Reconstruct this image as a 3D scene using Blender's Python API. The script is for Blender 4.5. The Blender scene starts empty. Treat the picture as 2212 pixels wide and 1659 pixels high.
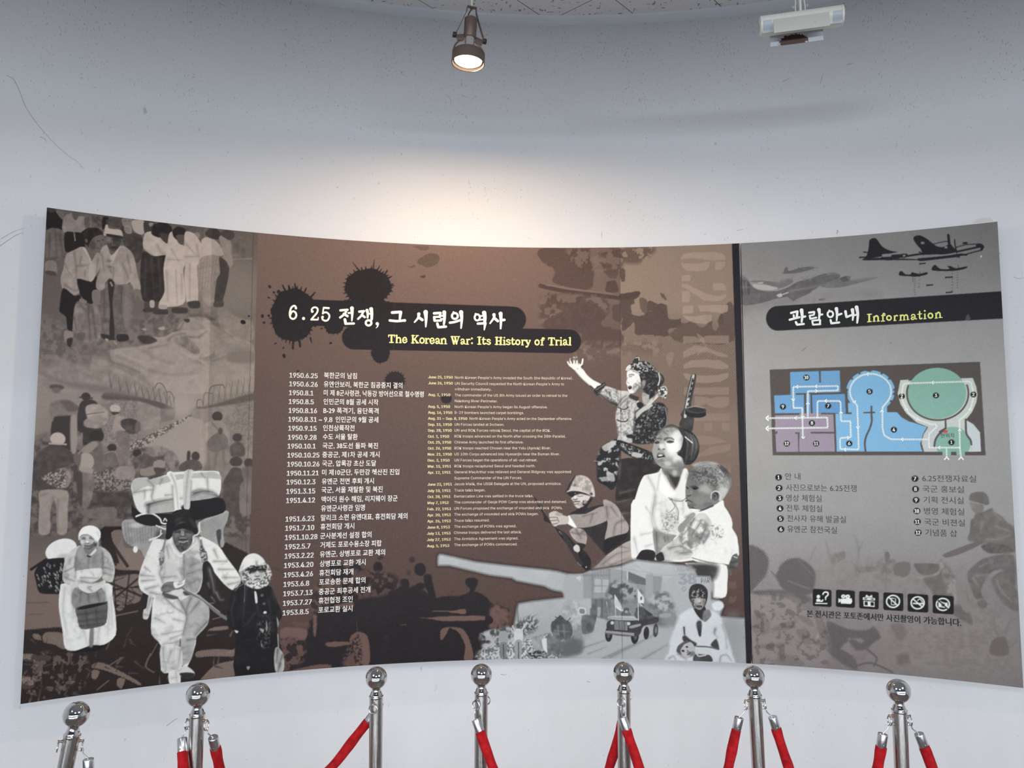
import bpy, bmesh, math, random
import numpy as np
from mathutils import Vector, Matrix

scene = bpy.context.scene
COL = scene.collection

# ---------------------------------------------------------------- camera
EYE = 1.58
FPX, PITCH = 1608.0, 0.0835          # focal length in pixels of the 2212 x 1659 frame, upward tilt
CX, CY = 0.232, -0.449               # axis of the round room
R_PANEL, R_WALL = 3.46, 3.515
H_CEIL = EYE + 1.822
cam_data = bpy.data.cameras.new('camera')
cam_data.sensor_fit = 'HORIZONTAL'
cam_data.sensor_width = 36.0
cam_data.lens = FPX / 2212.0 * 36.0
cam_data.clip_start = 0.05
cam = bpy.data.objects.new('camera', cam_data)
COL.objects.link(cam)
cam.location = (0, 0, EYE)
cam.rotation_euler = (math.pi / 2 + PITCH, 0, 0)
scene.camera = cam

# ---------------------------------------------------------------- view, world, light
vs = scene.view_settings
scene.display_settings.display_device = 'sRGB'
vs.view_transform = 'Standard'
vs.look = 'None'
vs.gamma = 1.0
vs.use_curve_mapping = False
vs.exposure = -0.19

world = bpy.data.worlds.new('overcast_sky')
scene.world = world
world.use_nodes = True
nt = world.node_tree
nt.nodes.clear()
wo = nt.nodes.new('ShaderNodeOutputWorld')
bg = nt.nodes.new('ShaderNodeBackground')
bg.inputs['Color'].default_value = (0.66, 0.79, 1.0, 1)
bg.inputs['Strength'].default_value = 0.45
nt.links.new(bg.outputs[0], wo.inputs[0])


def area_light(name, loc, target, sx, sy, power, color, spread=math.pi):
    ld = bpy.data.lights.new(name, 'AREA')
    ld.shape = 'RECTANGLE'
    ld.size, ld.size_y = sx, sy
    ld.energy = power
    ld.color = color
    ld.spread = spread
    o = bpy.data.objects.new(name, ld)
    COL.objects.link(o)
    o.location = loc
    d = Vector(target) - Vector(loc)
    o.rotation_euler = d.to_track_quat('-Z', 'Y').to_euler()
    return o


LAMP_W = 15.0       # watts of the one lit spotlight
# daylight entering through the glazed entrance behind the viewer (seen under its lintel)
area_light('daylight_entrance', (0.2, -11.0, 1.93), (0.2, 3.0, 1.9), 20.0, 0.97, 2300.0, (0.90, 0.94, 1.0))
# the room's other ceiling spotlights, out of view to the right and left
def ceiling_spot(name, loc, target, power, color, angle, blend):
    ld = bpy.data.lights.new(name, 'SPOT')
    ld.energy, ld.color = power, color
    ld.spot_size, ld.spot_blend = math.radians(angle), blend
    ld.shadow_soft_size = 0.42
    o = bpy.data.objects.new(name, ld)
    COL.objects.link(o)
    o.location = loc
    o.rotation_euler = (Vector(target) - Vector(loc)).to_track_quat('-Z', 'Y').to_euler()


ceiling_spot('ceiling_spot_right', (2.1, -0.3, 3.2), (-0.45, 2.9, 0.85), 165.0, (1.0, 0.98, 0.96), 52, 1.0)
ceiling_spot('ceiling_spot_left', (-1.7, -0.3, 3.2), (1.0, 2.8, 0.85), 140.0, (1.0, 0.98, 0.96), 54, 1.0)
ceiling_spot('added_middle_spot', (0.2, -1.6, 3.2), (0.2, 3.0, 0.75), 165.0, (1.0, 0.98, 0.96), 50, 1.0)  # unseen spot, added so the floodlight's shadow on the wall is weaker


# ---------------------------------------------------------------- projection between the photograph's frame and the round wall
def px_ray(x, y):
    u = (x - 1106.0) / FPX
    v = (829.5 - y) / FPX
    c, s = math.cos(PITCH), math.sin(PITCH)
    return np.array([u, c - v * s, s + v * c])


def px_hit(x, y, r=R_PANEL):
    """angle round the room's axis and height where the view ray meets the cylinder of radius r"""
    d = px_ray(x, y)
    a = d[0] ** 2 + d[1] ** 2
    b = -(d[0] * CX + d[1] * CY)
    c2 = CX * CX + CY * CY - r * r
    t = (-b + math.sqrt(b * b - a * c2)) / a
    return math.atan2(d[0] * t - CX, d[1] * t - CY), EYE + d[2] * t


def cyl(th, z, r=R_PANEL):
    return (CX + r * math.sin(th), CY + r * math.cos(th), z)


def project(P):
    """N x 3 world points -> pixel x, y (numpy)"""
    X, Y, Z = P[:, 0], P[:, 1], P[:, 2] - EYE
    c, s = math.cos(PITCH), math.sin(PITCH)
    depth = Y * c + Z * s
    up = -Y * s + Z * c
    return 1106.0 + FPX * X / depth, 829.5 - FPX * up / depth


def px_depth(x, y, dist_y):
    """world point on the view ray at forward distance dist_y"""
    d = px_ray(x, y)
    t = dist_y / d[1]
    return Vector((d[0] * t, dist_y, EYE + d[2] * t))


# ---------------------------------------------------------------- helpers: objects
def tag(o, label=None, cat=None, group=None, kind=None):
    if label: o['label'] = label
    if cat: o['category'] = cat
    if group: o['group'] = group
    if kind: o['kind'] = kind
    return o


def empty(name, loc=(0, 0, 0)):
    o = bpy.data.objects.new(name, None)
    o.empty_display_size = 0.1
    COL.objects.link(o)
    o.location = loc
    return o


def obj(name, bm_or_mesh, mat, parent=None, smooth=True, local=False):
    if isinstance(bm_or_mesh, bmesh.types.BMesh):
        me = bpy.data.meshes.new(name)
        bm_or_mesh.to_mesh(me)
        bm_or_mesh.free()
    else:
        me = bm_or_mesh
    if smooth:
        me.polygons.foreach_set('use_smooth', np.ones(len(me.polygons), dtype=bool))
        try:
            me.set_sharp_from_angle(angle=math.radians(40))
        except Exception:
            pass
    for m in (mat if isinstance(mat, (list, tuple)) else [mat]):
        me.materials.append(m)
    o = bpy.data.objects.new(name, me)
    COL.objects.link(o)
    if parent is not None:
        o.parent = parent
        if not local:
            o.matrix_parent_inverse = Matrix.Translation(-parent.location)
    return o


def frame_for(axis):
    axis = Vector(axis).normalized()
    ref = Vector((0, 0, 1)) if abs(axis.z) < 0.95 else Vector((1, 0, 0))
    a = axis.cross(ref).normalized()
    b = axis.cross(a).normalized()
    return a, b, axis


def add_lathe(bm, profile, origin=(0, 0, 0), axis=(0, 0, 1), seg=32, mi=0):
    """profile: list of (radius, height along the axis)"""
    a, b, ax = frame_for(axis)
    o = Vector(origin)
    rings = []
    for r, h in profile:
        if r < 1e-6:
            rings.append([bm.verts.new(o + ax * h)])
        else:
            rings.append([bm.verts.new(o + ax * h + (a * math.cos(2 * math.pi * k / seg) + b * math.sin(2 * math.pi * k / seg)) * r) for k in range(seg)])
    for r0, r1 in zip(rings[:-1], rings[1:]):
        for k in range(seg):
            k2 = (k + 1) % seg
            if len(r0) == 1 and len(r1) == 1:
                continue
            if len(r0) == 1:
                f = bm.faces.new((r0[0], r1[k2], r1[k]))
            elif len(r1) == 1:
                f = bm.faces.new((r0[k], r0[k2], r1[0]))
            else:
                f = bm.faces.new((r0[k], r0[k2], r1[k2], r1[k]))
            f.material_index = mi
    return bm


def add_tube(bm, pts, radius, seg=10, closed=False, caps=True, scale_fn=None):
    pts = [Vector(p) for p in pts]
    n = len(pts)
    rings = []
    prev_a = None
    for i, p in enumerate(pts):
        if closed:
            t = pts[(i + 1) % n] - pts[i - 1]
        else:
            t = pts[min(i + 1, n - 1)] - pts[max(i - 1, 0)]
        t.normalize()
        if prev_a is None:
            a, b, _ = frame_for(t)
        else:
            a = (prev_a - t * prev_a.dot(t)).normalized()
            b = t.cross(a)
        prev_a = a
        r = radius[i] if isinstance(radius, (list, tuple)) else radius
        ring = []
        for k in range(seg):
            ang = 2 * math.pi * k / seg
            rr = r * (scale_fn(i, ang) if scale_fn else 1.0)
            ring.append(bm.verts.new(p + (a * math.cos(ang) + b * math.sin(ang)) * rr))
        rings.append(ring)
    rng = range(n) if closed else range(n - 1)
    for i in rng:
        r0, r1 = rings[i], rings[(i + 1) % n]
        for k in range(seg):
            k2 = (k + 1) % seg
            bm.faces.new((r0[k], r0[k2], r1[k2], r1[k]))
    if caps and not closed:
        bm.faces.new(list(reversed(rings[0])))
        bm.faces.new(rings[-1])
    return bm


def add_box(bm, center, size, rot=None, bevel=0.0):
    m = Matrix.Translation(Vector(center)) @ (rot.to_4x4() if rot is not None else Matrix.Identity(4)) @ Matrix.Diagonal((size[0], size[1], size[2], 1))
    g = bmesh.ops.create_cube(bm, size=1.0, matrix=m)
    if bevel > 0:
        es = list({e for v in g['verts'] for e in v.link_edges})
        bmesh.ops.bevel(bm, geom=es, offset=bevel, segments=2, affect='EDGES', profile=0.6)
    return bm


# ---------------------------------------------------------------- helpers: materials
def lin(c):
    c = np.asarray(c, dtype=np.float64) / 255.0
    return np.where(c <= 0.04045, c / 12.92, ((c + 0.055) / 1.055) ** 2.4)


ALB = 0.91     # print and paint albedo for a colour as read off the photograph


def alb(c):
    return tuple(np.clip(lin(c) * ALB, 0.0, 0.92)) + (1.0,)


def mat_plain(name, color, rough=0.5, metal=0.0, spec=0.4):
    m = bpy.data.materials.new(name)
    m.use_nodes = True
    b = m.node_tree.nodes['Principled BSDF']
    b.inputs['Base Color'].default_value = color if len(color) == 4 else tuple(color) + (1.0,)
    b.inputs['Roughness'].default_value = rough
    b.inputs['Metallic'].default_value = metal
    b.inputs['Specular IOR Level'].default_value = spec
    return m


def nodes_of(m):
    t = m.node_tree
    return t, t.nodes, t.links, t.nodes['Principled BSDF']


def n_noise(N, L, coord, scale, detail=4.0, rough=0.55, stretch=None):
    n = N.new('ShaderNodeTexNoise')
    n.inputs['Scale'].default_value = scale
    n.inputs['Detail'].default_value = detail
    n.inputs['Roughness'].default_value = rough
    if stretch:
        mp = N.new('ShaderNodeMapping')
        mp.inputs['Scale'].default_value = stretch
        L.new(coord, mp.inputs['Vector'])
        coord = mp.outputs[0]
    L.new(coord, n.inputs['Vector'])
    return n.outputs['Fac']


def n_ramp(N, L, fac, stops):
    r = N.new('ShaderNodeValToRGB')
    e = r.color_ramp.elements
    while len(e) < len(stops):
        e.new(0.5)
    for k, (p, c) in enumerate(stops):
        e[k].position = p
        e[k].color = (c, c, c, 1) if not hasattr(c, '__len__') else tuple(c) + (() if len(c) == 4 else (1,))
    L.new(fac, r.inputs['Fac'])
    return r.outputs['Color']


def n_mix(N, L, fac, a, b, mode='MIX'):
    m = N.new('ShaderNodeMix')
    m.data_type = 'RGBA'
    m.blend_type = mode
    for s, v in ((m.inputs['Factor'], fac), (m.inputs['A'], a), (m.inputs['B'], b)):
        if isinstance(v, (int, float)):
            s.default_value = v
        elif hasattr(v, '__len__'):
            s.default_value = v
        else:
            L.new(v, s)
    return m.outputs['Result']


def n_math(N, L, op, a, b=None, clamp=False):
    m = N.new('ShaderNodeMath')
    m.operation = op
    m.use_clamp = clamp
    for k, v in enumerate((a, b)):
        if v is None:
            continue
        if isinstance(v, (int, float)):
            m.inputs[k].default_value = v
        else:
            L.new(v, m.inputs[k])
    return m.outputs[0]
# ================================================================ the setting
def mat_wall():
    """white plaster, dirty: fine dark flecks, soft grime and vertical streaks"""
    m = mat_plain('plaster_paint', (0.62, 0.63, 0.65), 0.62, 0, 0.35)
    t, N, L, B = nodes_of(m)
    tc = N.new('ShaderNodeTexCoord').outputs['Object']
    grime = n_ramp(N, L, n_noise(N, L, tc, 1.3, 5), [(0.3, 0.94), (0.7, 1.0)])
    base = n_mix(N, L, 1.0, (0.640, 0.650, 0.668, 1), grime, 'MULTIPLY')
    f1 = n_noise(N, L, tc, 170, 2, 0.5, (1.0, 1.0, 0.6))
    f2 = n_noise(N, L, tc, 5.0, 3)
    dens = n_ramp(N, L, f2, [(0.38, 0.0), (0.66, 0.055)])
    z = N.new('ShaderNodeSeparateXYZ')
    L.new(tc, z.inputs[0])
    hi = n_ramp(N, L, n_math(N, L, 'MULTIPLY', n_math(N, L, 'SUBTRACT', z.outputs['Z'], 2.4), 1.0), [(0.0, 0.0), (1.0, 0.080)])
    hi = n_math(N, L, 'ADD', hi, dens)
    th = n_math(N, L, 'SUBTRACT', 0.738, hi)
    sp = n_math(N, L, 'MULTIPLY', n_math(N, L, 'SUBTRACT', f1, th), 26.0, True)
    base = n_mix(N, L, n_math(N, L, 'MULTIPLY', sp, 0.42), base, (0.17, 0.17, 0.19, 1))
    # rare larger scuffs
    g1 = n_noise(N, L, tc, 30, 3, 0.5, (1.0, 1.0, 0.5))
    sc = n_math(N, L, 'MULTIPLY', n_math(N, L, 'SUBTRACT', g1, 0.725), 18.0, True)
    base = n_mix(N, L, n_math(N, L, 'MULTIPLY', sc, 0.42), base, (0.19, 0.18, 0.19, 1))
    L.new(base, B.inputs['Base Color'])
    bp = N.new('ShaderNodeBump')
    bp.inputs['Strength'].default_value = 0.12
    bp.inputs['Distance'].default_value = 0.004
    L.new(n_noise(N, L, tc, 45, 3), bp.inputs['Height'])
    L.new(bp.outputs[0], B.inputs['Normal'])
    return m


def mat_ceiling():
    """grey fissured mineral tiles with their joints"""
    m = mat_plain('ceiling_tile', (0.5, 0.5, 0.52), 0.8, 0, 0.2)
    t, N, L, B = nodes_of(m)
    tc = N.new('ShaderNodeTexCoord').outputs['Object']
    f = n_noise(N, L, tc, 62, 1.5, 0.45, (1.0, 0.42, 1.0))
    f2 = n_noise(N, L, tc, 70, 1.5, 0.45, (0.42, 1.0, 1.0))
    s = n_math(N, L, 'MAXIMUM', n_math(N, L, 'SUBTRACT', f, 0.655), n_math(N, L, 'SUBTRACT', f2, 0.675))
    s = n_math(N, L, 'MULTIPLY', s, 30.0, True)
    col = n_mix(N, L, n_math(N, L, 'MULTIPLY', s, 0.75), (0.82, 0.81, 0.82, 1), (0.16, 0.16, 0.17, 1))
    mp = N.new('ShaderNodeMapping')
    mp.inputs['Rotation'].default_value = (0, 0, math.radians(42))
    mp.inputs['Location'].default_value = (0.13, 0.02, 0)
    L.new(tc, mp.inputs['Vector'])
    sx = N.new('ShaderNodeSeparateXYZ')
    L.new(mp.outputs[0], sx.inputs[0])
    joint = None
    for ch, pitch in (('X', 0.30), ('Y', 0.60)):
        w = n_math(N, L, 'PINGPONG', sx.outputs[ch], pitch / 2)
        j = n_math(N, L, 'LESS_THAN', w, 0.0016)
        joint = j if joint is None else n_math(N, L, 'MAXIMUM', joint, j)
    col = n_mix(N, L, joint, col, (0.10, 0.10, 0.11, 1))
    L.new(col, B.inputs['Base Color'])
    return m


def mat_floor():
    m = mat_plain('polished_stone', (0.4, 0.39, 0.38), 0.25, 0, 0.5)
    t, N, L, B = nodes_of(m)
    tc = N.new('ShaderNodeTexCoord').outputs['Object']
    c = n_ramp(N, L, n_noise(N, L, tc, 30, 6), [(0.3, (0.20, 0.195, 0.19)), (0.7, (0.30, 0.29, 0.28))])
    L.new(c, B.inputs['Base Color'])
    return m


def arc_strip(th0, th1, prof, n=160):
    """sweep a profile of (radius, z) round the room's axis"""
    bm = bmesh.new()
    rows = []
    for k in range(n + 1):
        th = th0 + (th1 - th0) * k / n
        rows.append([bm.verts.new(cyl(th, z, r)) for r, z in prof])
    m = len(prof)
    for a, b in zip(rows[:-1], rows[1:]):
        for i in range(m):
            j = (i + 1) % m
            bm.faces.new((a[i], b[i], b[j], a[j]))
    bm.faces.new(rows[0])
    bm.faces.new(list(reversed(rows[-1])))
    bmesh.ops.recalc_face_normals(bm, faces=bm.faces)
    return bm


M_WALL, M_CEIL, M_FLOOR = mat_wall(), mat_ceiling(), mat_floor()
M_TRIM = mat_plain('trim_paint', (0.80, 0.84, 0.88, 1), 0.5)
M_LOBBY = mat_plain('lobby_paint', (0.20, 0.20, 0.21, 1), 0.6)
M_DARK_FRAME = mat_plain('aluminium_frame', (0.10, 0.10, 0.11, 1), 0.4, 0.6)
SPAN = math.radians(100)
wall = obj('wall_front', arc_strip(-SPAN, SPAN, [(R_WALL, 0.0), (R_WALL + 0.12, 0.0), (R_WALL + 0.12, H_CEIL + 0.1), (R_WALL, H_CEIL + 0.1)], 240), M_WALL)
tag(wall, kind='structure')


def disc(z0, z1, y_back):
    bm = bmesh.new()
    pts = []
    for k in range(121):
        th = -SPAN + 2 * SPAN * k / 120
        pts.append((CX + (R_WALL + 0.06) * math.sin(th), CY + (R_WALL + 0.06) * math.cos(th)))
    pts += [(CX + 8.4, pts[-1][1]), (CX + 8.4, y_back), (CX - 8.4, y_back), (CX - 8.4, pts[0][1])]
    lo = [bm.verts.new((x, y, z0)) for x, y in pts]
    hi = [bm.verts.new((x, y, z1)) for x, y in pts]
    bm.faces.new(lo)
    bm.faces.new(hi)
    for i in range(len(pts)):
        j = (i + 1) % len(pts)
        bm.faces.new((lo[i], lo[j], hi[j], hi[i]))
    bmesh.ops.recalc_face_normals(bm, faces=bm.faces)
    return bm


tag(obj('ceiling', disc(H_CEIL, H_CEIL + 0.08, -4.4), M_CEIL, smooth=False), kind='structure')
tag(obj('floor', disc(-0.1, 0.0, -4.4), M_FLOOR, smooth=False), kind='structure')
tag(obj('trim_1', arc_strip(-SPAN, SPAN, [(R_WALL + 0.002, H_CEIL - 0.016), (R_WALL - 0.052, H_CEIL - 0.010), (R_WALL - 0.052, H_CEIL + 0.002), (R_WALL + 0.002, H_CEIL + 0.002)], 200), M_TRIM), kind='structure')


# entrance side behind the viewer: two wall pieces, an unseen lintel put in to darken the upper wall, and the glazing bars of the doorway
def box_obj(name, c, size, mat, kind='structure'):
    bm = bmesh.new()
    add_box(bm, c, size)
    o = obj(name, bm, mat, None, smooth=False)
    if kind: tag(o, kind=kind)
    return o


LINTEL = 2.42
xs = [CX - R_WALL * math.sin(SPAN) * 0.98, CX + R_WALL * math.sin(SPAN) * 0.98]
box_obj('wall_back_shading', (CX, -4.35, (LINTEL + H_CEIL) / 2 + 0.05), (17.0, 0.12, H_CEIL - LINTEL + 0.1), M_LOBBY)
for nm, sx in (('wall_left', -1), ('wall_right', 1)):
    box_obj(nm, (CX + sx * 8.4, -3.2, H_CEIL / 2), (0.12, 2.4, H_CEIL), M_LOBBY)
bm = bmesh.new()
for k in range(17):
    add_box(bm, (CX - 8.0 + 1.0 * k, -4.35, LINTEL / 2), (0.05, 0.06, LINTEL))
for z in (0.9, 2.1):
    add_box(bm, (CX, -4.35, z), (16.5, 0.05, 0.05))
tag(obj('window_1', bm, M_DARK_FRAME, None, smooth=False), kind='structure')
# ================================================================ ink on the boards: a small numpy painter
# The prints are laid out in the pixel frame of the frontal view, then carried onto the boards' real curved faces.
PX0, PY0, PW, PH = 30, 430, 2190, 1110
CAN = np.zeros((PH, PW, 3), dtype=np.float32)
_rng = np.random.RandomState(7)


def _vnoise(h, w, cell, seed):
    r = np.random.RandomState(seed)
    gh, gw = int(h / cell) + 3, int(w / cell) + 3
    g = r.rand(gh, gw).astype(np.float32)
    y = np.arange(h, dtype=np.float32) / cell
    x = np.arange(w, dtype=np.float32) / cell
    yi, xi = y.astype(int), x.astype(int)
    fy, fx = y - yi, x - xi
    fy, fx = (fy * fy * (3 - 2 * fy))[:, None], (fx * fx * (3 - 2 * fx))[None, :]
    a = g[yi][:, xi] * (1 - fx) + g[yi][:, xi + 1] * fx
    b = g[yi + 1][:, xi] * (1 - fx) + g[yi + 1][:, xi + 1] * fx
    return a * (1 - fy) + b * fy


def fbm(cell, octaves=4, seed=1, gain=0.55):
    out, amp, tot = np.zeros((PH, PW), np.float32), 1.0, 0.0
    for o in range(octaves):
        out += amp * _vnoise(PH, PW, max(cell / 2 ** o, 1.2), seed + 31 * o)
        tot += amp
        amp *= gain
    return out / tot


NZ_BIG, NZ_MID, NZ_FINE, NZ_GRAIN = fbm(120, 5, 3), fbm(38, 4, 5), fbm(11, 3, 9), fbm(3, 2, 13)
_r1, _r2 = fbm(26, 3, 21), fbm(13, 2, 33)
CREASE = (np.clip(1 - np.abs(_r1 - 0.5) * 9, 0, 1) * 0.6 + np.clip(1 - np.abs(_r2 - 0.5) * 6, 0, 1) * 0.3) * np.clip((fbm(20, 2, 41) - 0.40) * 4, 0, 1)
_yy, _xx = np.mgrid[0:PH, 0:PW]
DOTS = (0.47 + 0.19 * (np.cos((_xx + _yy) * 2 * math.pi / 5.6) + np.cos((_xx - _yy) * 2 * math.pi / 5.6))).astype(np.float32)


def pts_of(s, tile=None):
    """'x,y x,y ...' in a tile's own pixels -> array in the frame's pixels"""
    if not isinstance(s, str):
        p = np.array(s, dtype=np.float64).reshape(-1, 2)
    else:
        p = np.array([[float(v) for v in q.split(',')] for q in s.split()])
    if tile is not None:
        p = p / tile[2] + np.array([tile[0], tile[1]])
    return p


def chaikin(p, closed=True, it=3, tension=0.42):
    """smooth curve through the points (cardinal spline)"""
    n = len(p)
    if n < 3:
        return p
    if closed:
        pm, pn, pnn = np.roll(p, 1, 0), np.roll(p, -1, 0), np.roll(p, -2, 0)
    else:
        pm = np.vstack([p[:1], p[:-1]])[:-1]
        pn = p[1:]
        pnn = np.vstack([p[2:], p[-1:]])
        p = p[:-1]
    m0, m1 = (pn - pm) * tension, (pnn - p) * tension
    out = []
    for k in range(it):
        t = k / it
        out.append((2 * t ** 3 - 3 * t ** 2 + 1) * p + (t ** 3 - 2 * t ** 2 + t) * m0 + (-2 * t ** 3 + 3 * t ** 2) * pn + (t ** 3 - t ** 2) * m1)
    q = np.stack(out, 1).reshape(-1, p.shape[1])
    return q if closed else np.vstack([q, pn[-1:]])


def _box(p, pad):
    x0 = max(int(math.floor(p[:, 0].min() - pad)) - PX0, 0)
    x1 = min(int(math.ceil(p[:, 0].max() + pad)) - PX0 + 1, PW)
    y0 = max(int(math.floor(p[:, 1].min() - pad)) - PY0, 0)
    y1 = min(int(math.ceil(p[:, 1].max() + pad)) - PY0 + 1, PH)
    return x0, x1, y0, y1


def _sdf_cover(p, soft):
    x0, x1, y0, y1 = _box(p, soft + 1)
    if x1 <= x0 or y1 <= y0:
        return None
    X = (np.arange(x0, x1) + PX0).astype(np.float32)[None, :]
    Y = (np.arange(y0, y1) + PY0).astype(np.float32)[:, None]
    d2 = np.full((y1 - y0, x1 - x0), 1e9, np.float32)
    ins = np.zeros(d2.shape, bool)
    q = np.roll(p, -1, 0)
    for (ax, ay), (bx, by) in zip(p.astype(np.float32), q.astype(np.float32)):
        ex, ey = bx - ax, by - ay
        L2 = ex * ex + ey * ey
        if L2 < 1e-9:
            continue
        wx, wy = X - ax, Y - ay
        t = np.clip((wx * ex + wy * ey) / L2, 0, 1)
        dx, dy = wx - ex * t, wy - ey * t
        np.minimum(d2, dx * dx + dy * dy, out=d2)
        if ay != by:
            c = ((ay > Y) != (by > Y)) & (X < ex * (Y - ay) / ey + ax)
            ins ^= c
    d = np.sqrt(d2)
    sd = np.where(ins, d, -d)
    return x0, x1, y0, y1, np.clip(0.5 + sd / soft, 0, 1)


def _col(c):
    if isinstance(c, (int, float)):
        return np.array([c, c, c], np.float32)
    return np.array(c, np.float32)


# tone rules for the duotone prints
def duo(g, dark=(42, 37, 36), light=(190, 177, 166)):
    t = g / 255.0
    return np.array(dark) * (1 - t) + np.array(light) * t


def put(x0, x1, y0, y1, a, c, tex=0.0, nz=None):
    s = CAN[y0:y1, x0:x1]
    c = _col(c)
    if tex:
        n = (NZ_FINE if nz is None else nz)[y0:y1, x0:x1]
        cc = c[None, None, :] + ((n - 0.5) * 2 * tex)[..., None]
    else:
        cc = c[None, None, :]
    s += (cc - s) * a[..., None]


def poly(s, c, tile=None, soft=1.2, a=1.0, smooth=True, tex=0.0, nz=None, dots=False, rag=0.0):
    """filled shape; dots: broken up by the halftone screen at its soft rim; rag: noisy outline in px"""
    p = pts_of(s, tile)
    if smooth:
        p = chaikin(p)
    r = _sdf_cover(p, max(soft, 0.5) + 2 * rag)
    if r is None:
        return
    x0, x1, y0, y1, cov = r
    if rag:
        n = NZ_FINE[y0:y1, x0:x1]
        cov = np.clip((cov - 0.5) * (soft + 2 * rag) / max(soft, 0.5) + (n - 0.5) * 3.4 * rag / max(soft, 0.5) + 0.5, 0, 1)
    if dots:
        cov = np.clip((cov - DOTS[y0:y1, x0:x1]) * 2.6 + 0.5, 0, 1) * np.minimum(cov * 3, 1)
    put(x0, x1, y0, y1, cov * a, c, tex, nz)


def line(s, w, c, tile=None, soft=1.0, a=1.0, smooth=True, tex=0.0, closed=False):
    """brush line; w: one width or (start, end), in frame px"""
    p = pts_of(s, tile)
    if smooth and len(p) > 2:
        p = chaikin(p, closed, 4)
    if closed:
        p = np.vstack([p, p[:1]])
    w0, w1 = (w, w) if not isinstance(w, (tuple, list)) else w
    pad = max(w0, w1) / 2 + soft + 1
    x0, x1, y0, y1 = _box(p, pad)
    if x1 <= x0 or y1 <= y0:
        return
    X = (np.arange(x0, x1) + PX0).astype(np.float32)[None, :]
    Y = (np.arange(y0, y1) + PY0).astype(np.float32)[:, None]
    best = np.full((y1 - y0, x1 - x0), -1e9, np.float32)
    n = len(p) - 1
    for i in range(n):
        ax, ay = p[i]
        ex, ey = p[i + 1] - p[i]
        L2 = ex * ex + ey * ey
        if L2 < 1e-9:
            continue
        wx, wy = X - ax, Y - ay
        t = np.clip((wx * ex + wy * ey) / L2, 0, 1)
        d = np.sqrt((wx - ex * t) ** 2 + (wy - ey * t) ** 2)
        hw = 0.5 * (w0 + (w1 - w0) * (i + t) / n)
        np.maximum(best, hw - d, out=best)
    put(x0, x1, y0, y1, np.clip(0.5 + best / soft, 0, 1) * a, c, tex)


def ell(cx, cy, rx, ry, c, tile=None, rot=0.0, soft=1.2, a=1.0, tex=0.0, nz=None, **k):
    t = np.linspace(0, 2 * math.pi, 28, endpoint=False)
    x, y = rx * np.cos(t), ry * np.sin(t)
    r = math.radians(rot)
    poly(np.stack([cx + x * math.cos(r) - y * math.sin(r), cy + x * math.sin(r) + y * math.cos(r)], 1), c, tile, soft, a, False, tex, nz, **k)


def blob(cx, cy, rx, ry, c, a=1.0, tile=None):
    """soft airbrushed spot"""
    if tile is not None:
        cx, cy, rx, ry = cx / tile[2] + tile[0], cy / tile[2] + tile[1], rx / tile[2], ry / tile[2]
    x0, x1, y0, y1 = _box(np.array([[cx - rx, cy - ry], [cx + rx, cy + ry]]), 0)
    if x1 <= x0 or y1 <= y0:
        return
    X = (np.arange(x0, x1) + PX0 - cx)[None, :] / rx
    Y = (np.arange(y0, y1) + PY0 - cy)[:, None] / ry
    r2 = np.clip(1 - (X * X + Y * Y), 0, 1)
    put(x0, x1, y0, y1, (r2 * r2 * (3 - 2 * r2)).astype(np.float32) * a, c)


def mottle(s, dark, light, tile=None, cell='mid', soft=6.0, a=1.0, lo=0.35, hi=0.65, dots=False, smooth=True):
    """patchy texture inside a shape, between two tones"""
    p = pts_of(s, tile)
    if smooth:
        p = chaikin(p)
    r = _sdf_cover(p, soft)
    if r is None:
        return
    x0, x1, y0, y1, cov = r
    n = {'big': NZ_BIG, 'mid': NZ_MID, 'fine': NZ_FINE, 'grain': NZ_GRAIN}[cell][y0:y1, x0:x1]
    t = np.clip((n - lo) / (hi - lo), 0, 1)
    if dots:
        t = np.clip((t - DOTS[y0:y1, x0:x1]) * 2.6 + 0.5, 0, 1)
    cc = _col(dark)[None, None] * (1 - t[..., None]) + _col(light)[None, None] * t[..., None]
    sub = CAN[y0:y1, x0:x1]
    sub += (cc - sub) * (cov * a)[..., None]


def folds(tile, c, specs, soft=1.8, a=0.72):
    """cloth creases: a wide soft trough with a faint core; list of ('points', width px)"""
    for s, w in specs:
        line(s, (w * 2.4, w * 0.8), c, tile, w * 2.0 + 1.5, a * 0.55)
        line(s, (w * 0.9, w * 0.2), c, tile, soft, a * 0.55)


def strands(g0, g1, n, lo, hi, w=0.9, tile=None, a=0.6, seed=1, soft=1.0):
    """hair or straw: n strands between two guide lines, tones from lo to hi"""
    r = np.random.RandomState(seed)
    p, q = chaikin(pts_of(g0, tile), False, 4), chaikin(pts_of(g1, tile), False, 4)
    m = min(len(p), len(q))
    p, q = p[np.linspace(0, len(p) - 1, m).astype(int)], q[np.linspace(0, len(q) - 1, m).astype(int)]
    for i in range(n):
        t = r.rand()
        b, e = int(m * 0.45 * r.rand()), m - int(m * 0.45 * r.rand())
        if e - b < 2:
            continue
        x = p[b:e] * (1 - t) + q[b:e] * t + r.randn(2) * 0.5
        v = lo + (hi - lo) * r.rand() ** 1.5
        line(x, (w, w * 0.4), (v, v, v * 0.99), None, soft, a, False)


def crumple(s, c, tile=None, a=0.5, soft=3.0):
    """fine wandering creases inside a cloth shape"""
    r = _sdf_cover(chaikin(pts_of(s, tile)), soft)
    if r is None:
        return
    x0, x1, y0, y1, cov = r
    put(x0, x1, y0, y1, cov * CREASE[y0:y1, x0:x1] * a, c)


def blend_field(mask, c):
    CAN[...] += (_col(c)[None, None] - CAN) * mask[..., None]


def smooth01(v, a, b):
    t = np.clip((v - a) / (b - a), 0, 1)
    return t * t * (3 - 2 * t)


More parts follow.
